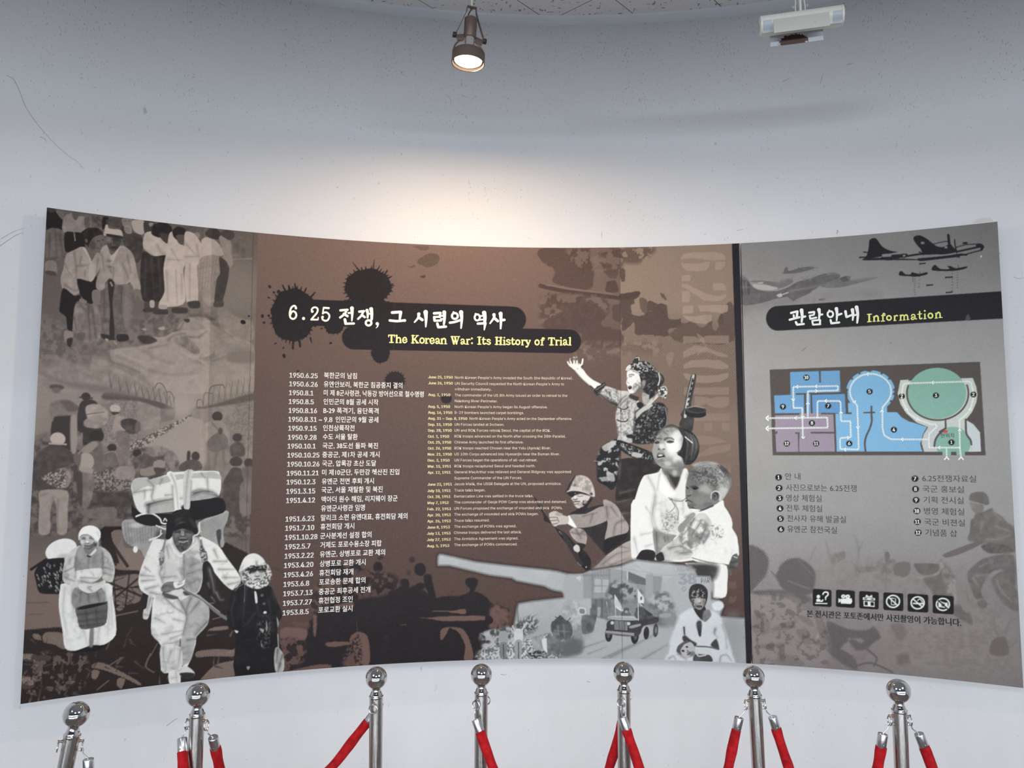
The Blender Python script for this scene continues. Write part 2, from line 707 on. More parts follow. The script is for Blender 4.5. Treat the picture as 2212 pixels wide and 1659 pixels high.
FX = (_xx + PX0).astype(np.float32)
FY = (_yy + PY0).astype(np.float32)
# ---------------------------------------------------------------- grounds of the print
TA, TB, TC, TD = (0, 430, 4.0), (0, 800, 4.0), (0, 1130, 4.0), (450, 1080, 4.0)
TE, TF, TG, TH = (850, 1080, 4.0), (1170, 1080, 4.0), (1150, 760, 4.0), (1150, 500, 4.0)
TI, TJ, TK, TL = (1590, 460, 3.556), (1620, 750, 4.0), (1590, 1120, 3.556), (540, 500, 2.9105)
d = duo
BR_T, BR_M, BR_B = np.array([114, 95, 87.]), np.array([91, 75, 68.]), np.array([80, 64, 59.])


def paint_grounds():
    t = np.clip((FY - 520) / 380, 0, 1)[..., None]
    u = np.clip((FY - 900) / 450, 0, 1)[..., None]
    CAN[...] = BR_T * (1 - t) + BR_M * t
    CAN[...] += (BR_B - CAN) * u
    # sepia photograph zone at the left
    edge = 557 - 18 * (FY - 503) / 692
    m = smooth01(edge - FX, -0.8, 0.8)
    g = np.interp(FY[:, 0], [440, 560, 700, 790, 850, 930, 1010, 1100, 1180, 1250], [112, 128, 140, 176, 190, 176, 140, 112, 112, 118])[:, None]
    g = g + (NZ_MID - 0.5) * 22
    tt = np.clip(g / 255, 0, 1)[..., None]
    c = np.array((42, 37, 36)) * (1 - tt) + np.array((172, 159, 148)) * tt
    CAN[...] += (c - CAN) * m[..., None]


def art_crowd():
    T = TA
    # dirt ground and its darker right-hand middle
    blob(700, 900, 900, 420, d(112), 0.6, T)
    blob(1900, 760, 520, 330, d(150), 0.8, T)
    blob(420, 760, 260, 420, d(105), 0.8, T)
    mottle('330,1000 900,1180 1300,980 1800,960 1900,1080 1400,1260 900,1320 700,1420 330,1400', d(85), d(150), T, 'fine', 26, 0.55)
    # row of onlookers at the back
    poly('405,80 470,85 520,130 552,200 545,266 402,268', d(22), T, 1.5)
    poly('412,80 470,82 476,108 440,118 415,104', d(60), T)
    poly('402,268 545,272 572,420 555,500 480,530 398,520', d(118), T, 1.5, tex=16)
    folds(T, d(70), [('430,300 425,500', 2), ('480,300 490,510', 2), ('520,310 540,470', 2), ('400,520 470,515 560,495', 3)])
    poly('396,540 480,540 490,650 398,645', d(150), T, 1.5, tex=14)
    poly('400,618 480,630 482,664 402,650', d(75), T)
    poly('480,100 545,110 550,180 520,160', d(120), T)
    poly('545,180 570,140 620,120 660,150 730,150 742,262 700,300 600,300 540,276', d(160), T, 1.5, tex=22)
    poly('620,110 680,112 670,170 640,180', d(95), T)
    poly('560,292 640,286 712,300 735,420 660,452 600,462 560,440', d(24), T, 1.5)
    line('640,290 650,360', 1.6, d(200), T)
    poly('738,140 880,150 884,262 800,250 740,258', d(112), T, 1.5, tex=26)
    folds(T, d(55), [('760,170 770,240', 2), ('800,160 860,230', 3), ('840,160 880,200', 2)])
    poly('885,160 940,160 925,230 885,262', d(28), T)
    poly('920,180 1040,165 1060,230 1040,250 940,230', d(75), T, 2, tex=18)
    poly('1060,165 1140,172 1138,230 1085,245 1056,215', d(150), T)
    line('1072,188 1092,190', 1, d(50), T); line('1110,190 1130,192', 1, d(50), T)
    poly('1040,242 1080,240 1110,300 1180,290 1232,340 1232,480 1180,555 1150,470 1080,410 1050,330', d(66), T, 1.5, tex=14)
    poly('1072,240 1110,222 1140,246 1132,300 1085,290', d(165), T); folds(T, d(80), [('1085,250 1125,262', 1), ('1085,270 1120,280', 1)])
    poly('1142,185 1246,190 1242,300 1190,300 1150,262', d(206), T, 1.5)
    poly('1246,190 1330,196 1340,260 1290,290 1246,280', d(60), T)
    poly('1285,205 1330,208 1300,240', d(165), T)
    poly('1590,240 1690,250 1720,300 1690,300 1640,290', d(95), T, 2, tex=20)
    poly('1680,295 1720,290 1725,335 1690,335', d(150), T)
    # woman bending in a pale jacket
    poly('690,330 705,285 760,250 850,252 892,300 880,330 830,320 800,365 775,420 735,385 700,370', d(30), T, 1.5, tex=10)
    poly('812,330 880,306 898,345 895,415 862,462 806,468 768,420 780,370', d(120), T, 1.5)
    blob(800, 400, 40, 60, d(70), 0.8, T)
    line('838,360 862,366', 1.4, d(35), T); line('878,350 895,356', 1.4, d(35), T); line('838,424 868,434 888,420', 1.8, d(30), T)
    line('840,428 866,436', 0.8, d(190), T); line('874,380 880,400 866,408', 1.2, d(70), T)
    poly('736,345 756,350 756,375 740,372', d(110), T)
    poly('715,412 640,440 572,480 548,600 522,690 540,775 590,800 640,832 696,792 664,700 790,716 832,650 862,600 866,478 830,470 790,540 760,500', d(192), T, 1.5, tex=14)
    poly('712,420 760,500 785,560 792,540 762,470 735,420', d(225), T)
    poly('770,570 800,560 840,600 800,705 768,700', d(215), T)
    folds(T, d(110), [('640,460 660,600 655,680', 3), ('668,580 760,570', 2.5), ('560,560 600,640', 2), ('700,500 690,570', 2), ('850,520 830,640', 3), ('560,740 640,790 690,780', 2.5), ('735,620 730,700', 1.6)])
    poly('664,690 790,716 832,660 836,800 800,905 745,888 690,830 642,836 545,768 516,920 516,975 570,1020 582,1120 622,1146 640,960 660,890 700,860', d(20), T, 1.5)
    poly('690,860 750,880 730,910 690,895', d(150), T)
    poly('655,905 750,920 790,905 866,900 880,1080 852,1250 780,1282 722,1240 735,1150 640,1160 632,1050', d(150), T, 1.6, tex=22)
    folds(T, d(70), [('765,930 770,1060 780,1250', 5), ('860,920 870,1000', 4), ('700,920 740,960', 3), ('800,960 830,1200', 2.4), ('640,1020 660,1130', 2)])
    poly('800,790 868,788 862,890 812,905 795,860', d(140), T)
    poly('556,1140 625,1146 632,1200 610,1280 560,1230', d(165), T, 3)
    poly('580,1210 630,1200 612,1280 580,1260', d(45), T, 3)
    poly('720,1240 870,1230 880,1310 800,1325 712,1300', d(130), T, 2, tex=25)
    # old man with a white cap
    poly('868,440 925,398 962,490 1042,402 1120,440 1162,520 1195,680 1222,780 1148,782 1122,716 1066,765 1000,740 962,690 930,702 868,756 838,700 866,600', d(188), T, 1.5, tex=14)
    poly('838,690 900,700 905,770 868,790 830,765', d(180), T, tex=14)
    poly('922,400 962,490 1042,402 1010,470 968,560 955,500', d(222), T)
    folds(T, d(115), [('1060,560 1110,690', 3), ('880,480 900,620', 2), ('985,600 975,690', 2), ('1100,480 1130,640', 2), ('1000,740 1050,760', 2)])
    folds(T, d(60), [('940,535 960,535', 3), ('942,585 968,588', 3), ('955,615 965,640', 2)])
    poly('916,318 1044,332 1036,400 992,452 955,440 930,400', d(72), T, 1.5)
    blob(940, 350, 40, 40, d(150), 0.8, T); blob(1000, 350, 46, 18, d(45), 0.9, T); blob(985, 420, 40, 14, d(35), 0.9, T)
    line('968,360 972,395 990,396', 1.5, d(120), T)
    poly('900,282 912,225 930,222 945,255 1045,268 1060,332 1000,330 898,314', d(226), T, 1.5)
    line('900,300 1056,318', 1.2, d(150), T); poly('930,300 1054,322 1050,342 925,322', d(40), T)
    poly('928,700 1000,742 1142,742 1156,900 1128,1162 1010,1182 940,1180 880,1120 868,900 912,770', d(122), T, 1.8, tex=20)
    poly('930,702 990,722 972,900 992,1180 945,1172 950,950', d(42), T, 2.5)
    blob(1090, 950, 60, 260, d(165), 0.6, T); folds(T, d(75), [('1050,770 1050,1000 1080,1150', 4), ('900,800 900,1050', 4)])
    line('955,720 970,750', 3, d(190), T)
    poly('1155,785 1202,782 1232,862 1222,882 1190,830 1170,870', d(135), T)
    poly('870,1165 960,1180 1000,1215 900,1215', d(45), T, 3); poly('1010,1172 1100,1170 1110,1220 1020,1232', d(40), T, 3)
    # group of women with folded hands
    poly('1250,890 1300,870 1300,960 1250,975', d(70), T, 2); poly('1340,870 1400,870 1380,975 1330,985', d(70), T, 2)
    poly('1235,450 1330,490 1402,482 1424,600 1420,862 1300,882 1228,862 1212,640', d(44), T, 1.6, tex=12)
    folds(T, d(80), [('1260,520 1250,840', 2.5), ('1310,520 1330,850', 2), ('1370,520 1390,840', 2)])
    poly('1400,490 1460,500 1455,560 1420,620', d(30), T, 2)
    poly('1250,300 1322,278 1372,318 1445,380 1500,440 1505,526 1440,482 1330,492 1238,420', d(222), T, 1.5, tex=10)
    folds(T, d(150), [('1360,400 1390,460 1440,480', 3), ('1250,440 1330,485', 2)])
    poly('1310,265 1340,215 1420,198 1482,240 1480,300 1420,332 1362,330 1312,305', d(28), T, 1.8, tex=10)
    poly('1372,300 1450,306 1448,385 1400,352', d(62), T)
    poly('1462,300 1505,285 1540,380 1600,415 1602,560 1582,620 1602,880 1500,930 1370,912 1422,800 1412,600 1440,450', d(228), T, 1.5, tex=8)
    folds(T, d(160), [('1450,520 1590,530', 3), ('1480,430 1550,545', 2), ('1570,650 1570,820', 2), ('1440,620 1450,880', 2), ('1520,620 1530,900', 1.6)])
    poly('1490,272 1540,236 1604,262 1602,330 1565,372 1502,330', d(30), T, 1.5)
    poly('1520,315 1592,312 1582,390 1548,382', d(88), T)
    poly('1602,282 1680,300 1742,400 1746,562 1704,578 1712,880 1622,922 1592,700 1602,545 1592,382', d(220), T, 1.5, tex=8)
    folds(T, d(150), [('1600,500 1740,492', 2.6), ('1600,380 1700,490', 2), ('1640,560 1640,860', 1.6), ('1700,400 1730,560', 2.2)])
    poly('1742,352 1822,330 1902,400 1936,482 1852,492 1742,502', d(212), T, 1.5, tex=10)
    poly('1742,502 1892,492 1902,650 1852,720 1860,902 1792,920 1722,790 1710,602', d(165), T, 1.5, tex=14)
    for k in range(6):
        line([1740 + k * 26, 510, 1720 + k * 24, 780], 1.0, d(120), T, a=0.6)
        line([1725, 560 + k * 44, 1890, 520 + k * 40], 0.9, d(125), T, a=0.5)
    poly('1772,290 1842,240 1906,292 1884,350 1800,332', d(34), T, 1.8)
    poly('1892,330 1960,318 2004,400 2012,562 1952,602 1905,520 1934,480', d(172), T, 1.6, tex=10)
    poly('1890,302 1950,265 2016,285 2024,330 1980,356 1920,320', d(55), T, 1.8)
    poly('1895,500 1982,592 1922,890 1852,922 1872,700 1902,640', d(46), T, 1.8, tex=8)
    for s in ('1240,950 1330,935 1335,970 1245,978', '1330,960 1440,950 1450,995 1335,992', '1490,940 1610,940 1616,985 1500,985', '1620,890 1720,880 1725,940 1640,940', '1850,890 1925,880 1928,930 1850,930'):
        poly(s, d(58), T, 2.5)
    poly('1295,878 1332,878 1332,935 1298,935', d(205), T); poly('1372,915 1440,918 1440,950 1376,948', d(195), T)
    poly('2012,345 2100,330 2122,380 2120,510 2010,515', d(112), T, 5, tex=20); poly('2130,340 2180,345 2180,440 2130,420', d(110), T, 5)
    line('2020,520 2180,515', 2, d(165), T, 3)
    # pale draped shapes on the ground
    poly('1880,955 1960,950 2030,1010 2110,1040 2180,1060 2188,1220 2000,1200 1900,1100', d(156), T, 4, tex=14)
    poly('1600,1040 1700,1016 1800,1040 1860,1100 1960,1130 2060,1200 2188,1260 2188,1480 1900,1420 1800,1200 1560,1150 1530,1110', d(166), T, 4, tex=14)
    poly('1590,1040 1640,1035 1630,1065 1600,1060', d(50), T, 2); poly('1765,995 1830,1020 1870,1050 1800,1040', d(80), T, 3)
    poly('1210,1215 1260,1180 1400,1195 1520,1142 1700,1130 1810,1120 1842,1190 1840,1330 1700,1370 1500,1240 1380,1250', d(184), T, 2.5, tex=12)
    poly('1190,1185 1290,1180 1360,1225 1270,1256 1200,1220', d(62), T, 3, tex=14)
    poly('1490,1200 1600,1190 1720,1290 1700,1350 1580,1300', d(150), T, 3, tex=25)
    folds(T, d(100), [('1450,1225 1500,1180 1600,1160', 3), ('1600,1190 1720,1195', 3), ('1530,1130 1560,1120 1590,1050', 3), ('1720,1190 1790,1140', 3)])
    poly('942,1330 990,1296 1180,1276 1455,1228 1600,1290 1762,1400 1840,1380 1960,1330 2188,1320 2188,1659 1300,1659 1210,1510 1000,1420', d(184), T, 4, tex=10)
    poly('480,1350 620,1420 780,1440 800,1360 880,1370 960,1410 1120,1440 1240,1520 1330,1620 1340,1659 330,1659 330,1500 520,1440', d(166), T, 8, tex=14)
    folds(T, d(120), [('940,1330 960,1400 1040,1430 1210,1500', 5), ('790,1350 760,1440 770,1480', 3), ('1280,1290 1440,1260', 2), ('1830,1400 1930,1370 1990,1320', 6), ('1700,1400 1770,1440', 4)])
    for q in ('1020,1360 1200,1440 1330,1500', '1240,1300 1350,1380 1500,1420', '1460,1250 1560,1330 1700,1420', '1560,1170 1640,1230 1720,1250', '1690,1060 1760,1110 1840,1200', '1300,1480 1500,1520 1700,1500', '620,1440 700,1500 860,1560', '1900,1240 2000,1290 2120,1300'):
        line(q, (7, 3), d(128), T, 8, 0.35)
    for q in ('1000,1320 1150,1380 1300,1420', '1480,1260 1600,1340 1740,1390', '1650,1040 1760,1080 1850,1160', '960,1460 1120,1530 1260,1600'):
        line(q, (6, 2), d(214), T, 7, 0.4)
    poly('2010,1310 2188,1310 2188,1420 1960,1400', d(140), T, 8)
    for k in range(9):
        line([1000 + 40 * k, 1540 + 6 * k, 1010 + 40 * k, 1640], 1.6, d(130), T, 3, 0.5)
    line('1900,1200 2060,1180', 2, d(150), T, 3); line('1880,1120 2000,1180', 2, d(140), T, 3)
    ell(2100, 1063, 24, 18, (32, 28, 30), T, 20); ell(2150, 1011, 9, 7, (32, 28, 30), T)
    for s in ('1370,1112 1420,1102 1420,1128 1380,1130', '1220,1122 1262,1118 1258,1138', '905,1206 935,1210 930,1235', '980,1225 1010,1250 1006,1262'):
        poly(s, d(195), T, 1.5)


def art_bridge():
    T = TB
    # river, haze, masonry piers and trusses
    poly('1640,400 1740,430 1740,900 1120,880 1160,700 1420,520', d(178), T, 8)
    blob(1560, 260, 220, 160, d(190), 0.7, T)
    poly('870,230 1190,220 1200,330 1200,520 1130,660 880,640 900,420', d(150), T, 5, tex=16)
    mottle('940,250 1190,250 1200,600 900,620', d(110), d(170), T, 'grain', 6, 0.45)
    poly('1195,240 1395,290 1390,470 1200,500', d(160), T, 3, tex=14)
    poly('1395,320 1510,330 1505,420 1395,440', d(132), T, 3, tex=10)
    poly('1830,300 2030,250 2190,250 2185,1040 2000,1100 1830,900', d(150), T, 5, tex=22)
    mottle('2030,260 2190,260 2185,660 2030,620', d(115), d(168), T, 'grain', 6, 0.45)
    poly('1760,310 1830,300 1830,460 1760,460', d(140), T, 3)
    poly('1660,330 1760,320 1760,420 1650,400', d(150), T, 4)
    poly('890,205 960,190 1195,230 1395,280 1510,330 1395,330 1195,265 940,255 880,240', d(92), T, 4)
    poly('1690,320 1830,300 2190,195 2190,260 1830,320 1760,330', d(88), T, 4)
    poly('330,0 560,90 960,140 1190,215 1190,235 880,200 560,130 330,20', d(125), T, 10, 0.7)
    for k, (x, h) in enumerate([(960, 130), (1040, 110), (1110, 100), (1180, 92), (1240, 95), (1290, 95), (1340, 115), (1390, 120), (1440, 105), (1480, 80)]):
        yb = 150 + (x - 960) * 0.30
        line([x, yb, x - 18, yb - h], (3.5, 1.5), d(100), T, 2.2, 0.7)
        line([x, yb, x + 30, yb - h * 0.9], (2.5, 1.2), d(110), T, 2.2, 0.5)
    line('1340,150 1360,112 1400,118 1440,190 1446,280', 1.8, d(105), T, 1.8); line('1440,190 1470,185 1500,230 1506,320', 1.6, d(105), T, 1.8)
    line('1700,310 1705,260 1740,255 1755,300', 1.6, d(100), T, 1.6); line('1755,310 1765,205 1800,195 1830,200', 1.8, d(95), T, 1.8)
    line('1800,300 1810,170 1840,135 1920,125 1940,150', 2.0, d(95), T, 1.8)
    for k in range(7):
        x = 1830 + 52 * k
        line([x, 300 - 14 * k, x + 24, 130 - 12 * k], (3, 1.6), d(105), T, 2, 0.6)
        line([x + 26, 290 - 14 * k, x - 6, 150 - 12 * k], (2, 1.2), d(110), T, 2, 0.5)
    for k in range(14):
        line([1230 + 20 * k, 235 + 6 * k, 1228 + 20 * k, 150 + 9 * k], 0.9, d(110), T, 1.4, 0.5)
    # brick courses on the piers, haze over the water
    for q in range(22):
        y = 262 + 17 * q
        line([945, y, 1190, y + 3], 0.9, d(118), T, 1.4, 0.35); line([2035, y + 10, 2185, y + 2], 0.9, d(118), T, 1.4, 0.35)
    blob(1560, 330, 160, 120, d(196), 0.5, T); blob(1520, 660, 170, 120, d(186), 0.4, T)
    # crowd along the bank
    mottle('1100,660 1280,560 1620,395 1640,405 1400,560 1180,700', d(80), d(205), T, 'grain', 4, 0.85)
    mottle('1130,700 1400,660 1540,760 1500,880 1180,880', d(70), d(160), T, 'fine', 6, 0.9)
    # foreground rubble
    mottle('290,600 700,660 1100,820 1560,850 1700,1000 2190,1000 2190,1400 1900,1460 900,1340 250,1400', d(58), d(125), T, 'fine', 20, 0.85)
    mottle('820,860 1080,880 1160,920 1160,1030 830,1040', d(70), d(195), T, 'grain', 5, 0.7)
    poly('1010,840 1150,830 1160,920 1010,940', d(160), T, 2, tex=12); poly('1220,840 1330,830 1340,900 1220,910', d(155), T, 2)
    blob(1000, 1120, 340, 120, d(50), 0.6, T)
    # people seen from behind, carrying bundles
    poly('470,400 640,390 620,560 610,690 540,660 440,580', d(50), T, 3)                       # tall man's trousers
    poly('430,300 500,255 610,265 690,340 690,380 600,390 470,400 460,440 430,380', d(140), T, 4, tex=12)
    poly('520,265 600,260 690,330 600,360 560,320', d(105), T, 4); ell(490, 145, 64, 24, d(88), T, 4, 4); ell(488, 172, 36, 26, d(120), T, 0, 4)
    poly('660,560 665,420 690,290 740,250 800,255 850,300 870,480 900,560 850,620 720,650 715,540', d(52), T, 3, tex=8)
    ell(742, 226, 40, 34, d(50), T, 0, 2); line('690,232 796,240', 3, d(52), T, 2)
    poly('745,310 800,290 870,300 930,350 930,440 880,460 800,450 760,420 740,360', d(188), T, 2.5, tex=12)
    poly('725,440 800,390 880,400 930,430 870,500 740,490', d(165), T, 3, tex=22); line('750,380 900,360', 2, d(120), T)
    poly('660,520 700,540 690,566 670,560', d(110), T, 2); poly('610,400 665,415 660,700 612,690', d(176), T, 4)
    ell(995, 330, 46, 36, d(214), T, 6, 2); poly('960,360 1030,362 1010,385 980,385', d(55), T, 2)
    poly('975,480 1000,380 1040,390 1120,420 1060,520 970,540', d(172), T, 3, tex=12)
    poly('1040,440 1120,415 1190,440 1210,500 1180,545 1080,540', d(66), T, 3, tex=18); ell(1190, 490, 24, 50, d(110), T, 10, 3); line('1030,480 1075,520', 3, d(190), T)
    poly('1000,530 1110,540 1120,640 1100,790 1020,800 1030,680', d(130), T, 4, tex=14)
    ell(500, 592, 66, 56, d(222), T, 8, 2); line('428,632 570,640', 4, d(205), T, 2); line('440,648 560,650', 2, d(60), T, 2)
    poly('300,760 400,660 520,650 620,720 640,800 560,850 600,900 600,1020 340,1040 280,1010', d(72), T, 3, tex=12)
    poly('365,930 480,860 570,842 612,900 605,980 560,1020 480,1010 400,960', d(150), T, 3, tex=36)
    mottle('365,930 480,860 560,870 570,1000 480,1010', d(60), d(205), T, 'grain', 3, 0.8)
    poly('345,1040 580,1040 585,1180 578,1400 495,1405 490,1200 465,1120 435,1230 430,1405 335,1405 340,1160', d(178), T, 2.5, tex=10)
    folds(T, d(120), [('460,1100 440,1250', 3), ('500,1120 500,1380', 2), ('360,1080 420,1060', 2)])
    ell(835, 572, 62, 54, d(40), T, 0, 3); poly('790,620 870,620 900,760 920,850 850,900 800,840 690,700', d(108), T, 3, tex=14); poly('700,690 800,612 850,640 760,720', d(165), T, 3)
    ell(742, 790, 72, 78, d(192), T, 0, 2); poly('640,730 700,700 690,830 640,790', d(110), T, 3); line('680,720 700,690', 3, d(150), T)
    poly('690,830 800,850 790,900 700,890', d(180), T, 3); poly('690,880 800,900 820,980 770,1170 705,1172 715,1000', d(132), T, 3, tex=18); poly('660,900 710,890 710,1160 680,1140', d(66), T, 4)
    ell(968, 668, 40, 34, d(45), T, 0, 3); poly('895,740 960,700 1020,740 1030,800 960,840 890,800', d(118), T, 3, tex=14); line('900,720 990,700 1030,790', 2.2, d(150), T)
    ell(1185, 716, 38, 34, d(42), T, 0, 3); poly('1150,760 1300,700 1420,720 1430,780 1240,850 1160,830', d(92), T, 3, tex=24)
    poly('1260,660 1420,700 1400,740 1290,740', d(140), T, 3, tex=25); ell(1376, 812, 54, 40, d(165), T, -8, 2); poly('1330,840 1430,850 1420,880 1350,890', d(70), T, 2)
    ell(1470, 760, 50, 60, d(140), T, 0, 3, tex=25)
    ell(1690, 742, 36, 40, d(56), T, 0, 2.5); poly('1550,820 1640,770 1730,790 1738,860 1560,870', d(86), T, 2.5, tex=10); poly('1620,700 1645,705 1640,770 1615,775', d(52), T, 3)
    ell(1878, 398, 46, 42, d(36), T, 0, 2.5)
    poly('1765,470 1850,435 1930,445 1985,560 1970,640 1840,640 1740,580', d(172), T, 2.5, tex=10)
    poly('1800,600 1870,540 1930,540 1972,610 1960,680 1860,715 1790,660', d(116), T, 2.5, tex=12); line('1830,450 1890,520 1960,600', 3, d(125), T); ell(1905, 525, 20, 30, d(70), T, 0, 3)
    poly('1800,690 1860,715 1975,680 1985,860 1840,880 1820,800', d(150), T, 3, tex=12); folds(T, d(90), [('1870,720 1850,860', 3), ('1930,700 1940,850', 2)])
    ell(2050, 580, 42, 36, d(40), T, 0, 2.5); poly('1990,650 2060,615 2110,660 2110,740 2000,745', d(78), T, 2.5, tex=14)
    ell(2040, 790, 56, 44, d(48), T, 0, 2.5); line('2000,836 2090,830', 2, d(170), T, 2); poly('1930,960 2010,840 2090,860 2110,950 2050,1010 1960,1010', d(66), T, 2.5, tex=10)
    ell(2150, 800, 42, 40, d(45), T, 0, 2.5); poly('2090,850 2185,830 2185,960 2110,950', d(112), T, 2.5, tex=14)
    poly('1930,1000 2080,1000 2080,1240 1940,1240', d(70), T, 6, tex=10)
    poly('2080,980 2185,960 2180,1230 2075,1230', d(128), T, 3, tex=12)
    poly('730,1210 985,1180 985,1290 740,1270', d(122), T, 3, tex=10); poly('800,1290 1040,1300 1050,1345 780,1350', d(118), T, 4, tex=12)


def art_lower_left():
    """dark trestle wreckage printed through a coarse screen, behind the refugees"""
    T = TC
    dk, md = (44, 37, 35), (128, 113, 104)
    blend_field(smooth01(FY, 1165, 1235) * smooth01(557 - 18 * (FY - 503) / 692 - FX, -0.8, 0.8), (116, 101, 93))
    poly('150,930 480,900 560,900 900,780 960,330 880,200 860,60 900,30 1060,30 1060,110 1000,240 1080,390 1240,420 1250,520 1250,330 1960,170 2140,260 2150,1660 100,1660', dk, T, 5, smooth=False, dots=True)
    # light gaps between the beams
    for s in ('960,80 1050,60 1060,130 1080,210 1190,230 1240,310 1210,400 1010,400 960,330 1030,350 1000,240', '960,470 1180,440 1210,480 1190,540 980,560', '980,590 1200,560 1230,620 1180,690 1010,700', '1000,740 1060,700 1080,720 1040,760',
              '280,960 330,960 360,1010 300,1000', '370,970 420,940 560,960 560,1090 470,1050 380,1030', '340,1140 440,1150 420,1190 330,1190', '200,1130 320,1140 330,1190 200,1190',
              '800,1220 900,1210 1200,1370 1200,1400 1080,1340 900,1270 800,1250', '800,1270 860,1280 830,1350 790,1330', '1020,1340 1080,1350 1050,1430 1010,1400', '190,1340 300,1340 290,1420 190,1430',
              '1700,1110 1850,1090 2040,1100 2030,1150 1820,1150 1700,1160', '1750,1330 1850,1230 2000,1190 2040,1200 2030,1320 1750,1350', '1850,900 1960,890 1960,920 1800,930', '1460,640 1480,640 1480,700 1450,700'):
        poly(s, md, T, 3, dots=True, a=0.85)
    for s, w in (('930,1240 1040,1170', 2.5), ('1300,1130 1260,1240 1330,1290', 3), ('1360,1040 1300,1150', 2), ('920,1090 950,1020', 2), ('840,1440 940,1360', 2.5), ('480,1440 520,1330', 4), ('620,1400 650,1310', 5), ('250,1560 280,1480', 4), ('330,1540 350,1440', 4),
                 ('560,1480 600,1400', 3), ('530,1280 550,1180', 4), ('350,1280 360,1420', 3), ('210,1220 330,1230', 3), ('380,1240 440,1220', 3), ('1960,1130 2030,1090', 4), ('1000,800 1190,760', 3), ('1760,700 1850,690', 2.4), ('1840,830 1960,800', 2.4)):
        line(s, w, md, T, 2, 0.75)
    mottle('190,1150 700,1120 760,1240 680,1450 190,1520', dk, md, T, 'fine', 10, 0.6, 0.56, 0.64, True)
    for s, w in (('900,80 1100,370', 7), ('880,180 1000,360', 5), ('960,520 1240,640', 5), ('1000,640 1240,440', 4), ('980,430 1000,700', 3), ('1120,420 1080,740', 3)):
        line(s, w, dk, T, 2, 0.9)
    r = np.random.RandomState(17)
    for q in range(90):
        x, y = 200 + 1850 * r.rand(), 960 + 560 * r.rand()
        if 600 < x < 1000 and y < 1100 or 1150 < x < 1720 and y < 1180:
            continue
        a = r.choice([-1.25, -1.1, 0.45, 0.1]) + 0.2 * r.randn()
        l_ = 30 + 70 * r.rand()
        line([x, y, x + l_ * math.cos(a), y + l_ * math.sin(a)], (2.5 + 2.5 * r.rand(), 1.0), md if r.rand() < 0.6 else dk, T, 2.2, 0.32 + 0.3 * r.rand())
    for q in range(26):
        x, y = 960 + 260 * r.rand(), 440 + 300 * r.rand()
        line([x, y, x + 60 * r.randn(), y + 40 * r.randn()], (3, 1.5), dk, T, 2, 0.55)
    line('220,690 420,684', 1.2, dk, T, 2, 0.5); line('245,790 370,786', 1.2, dk, T, 2, 0.5)


def shade(c):
    return (c, c * 1.005, c * 0.985)


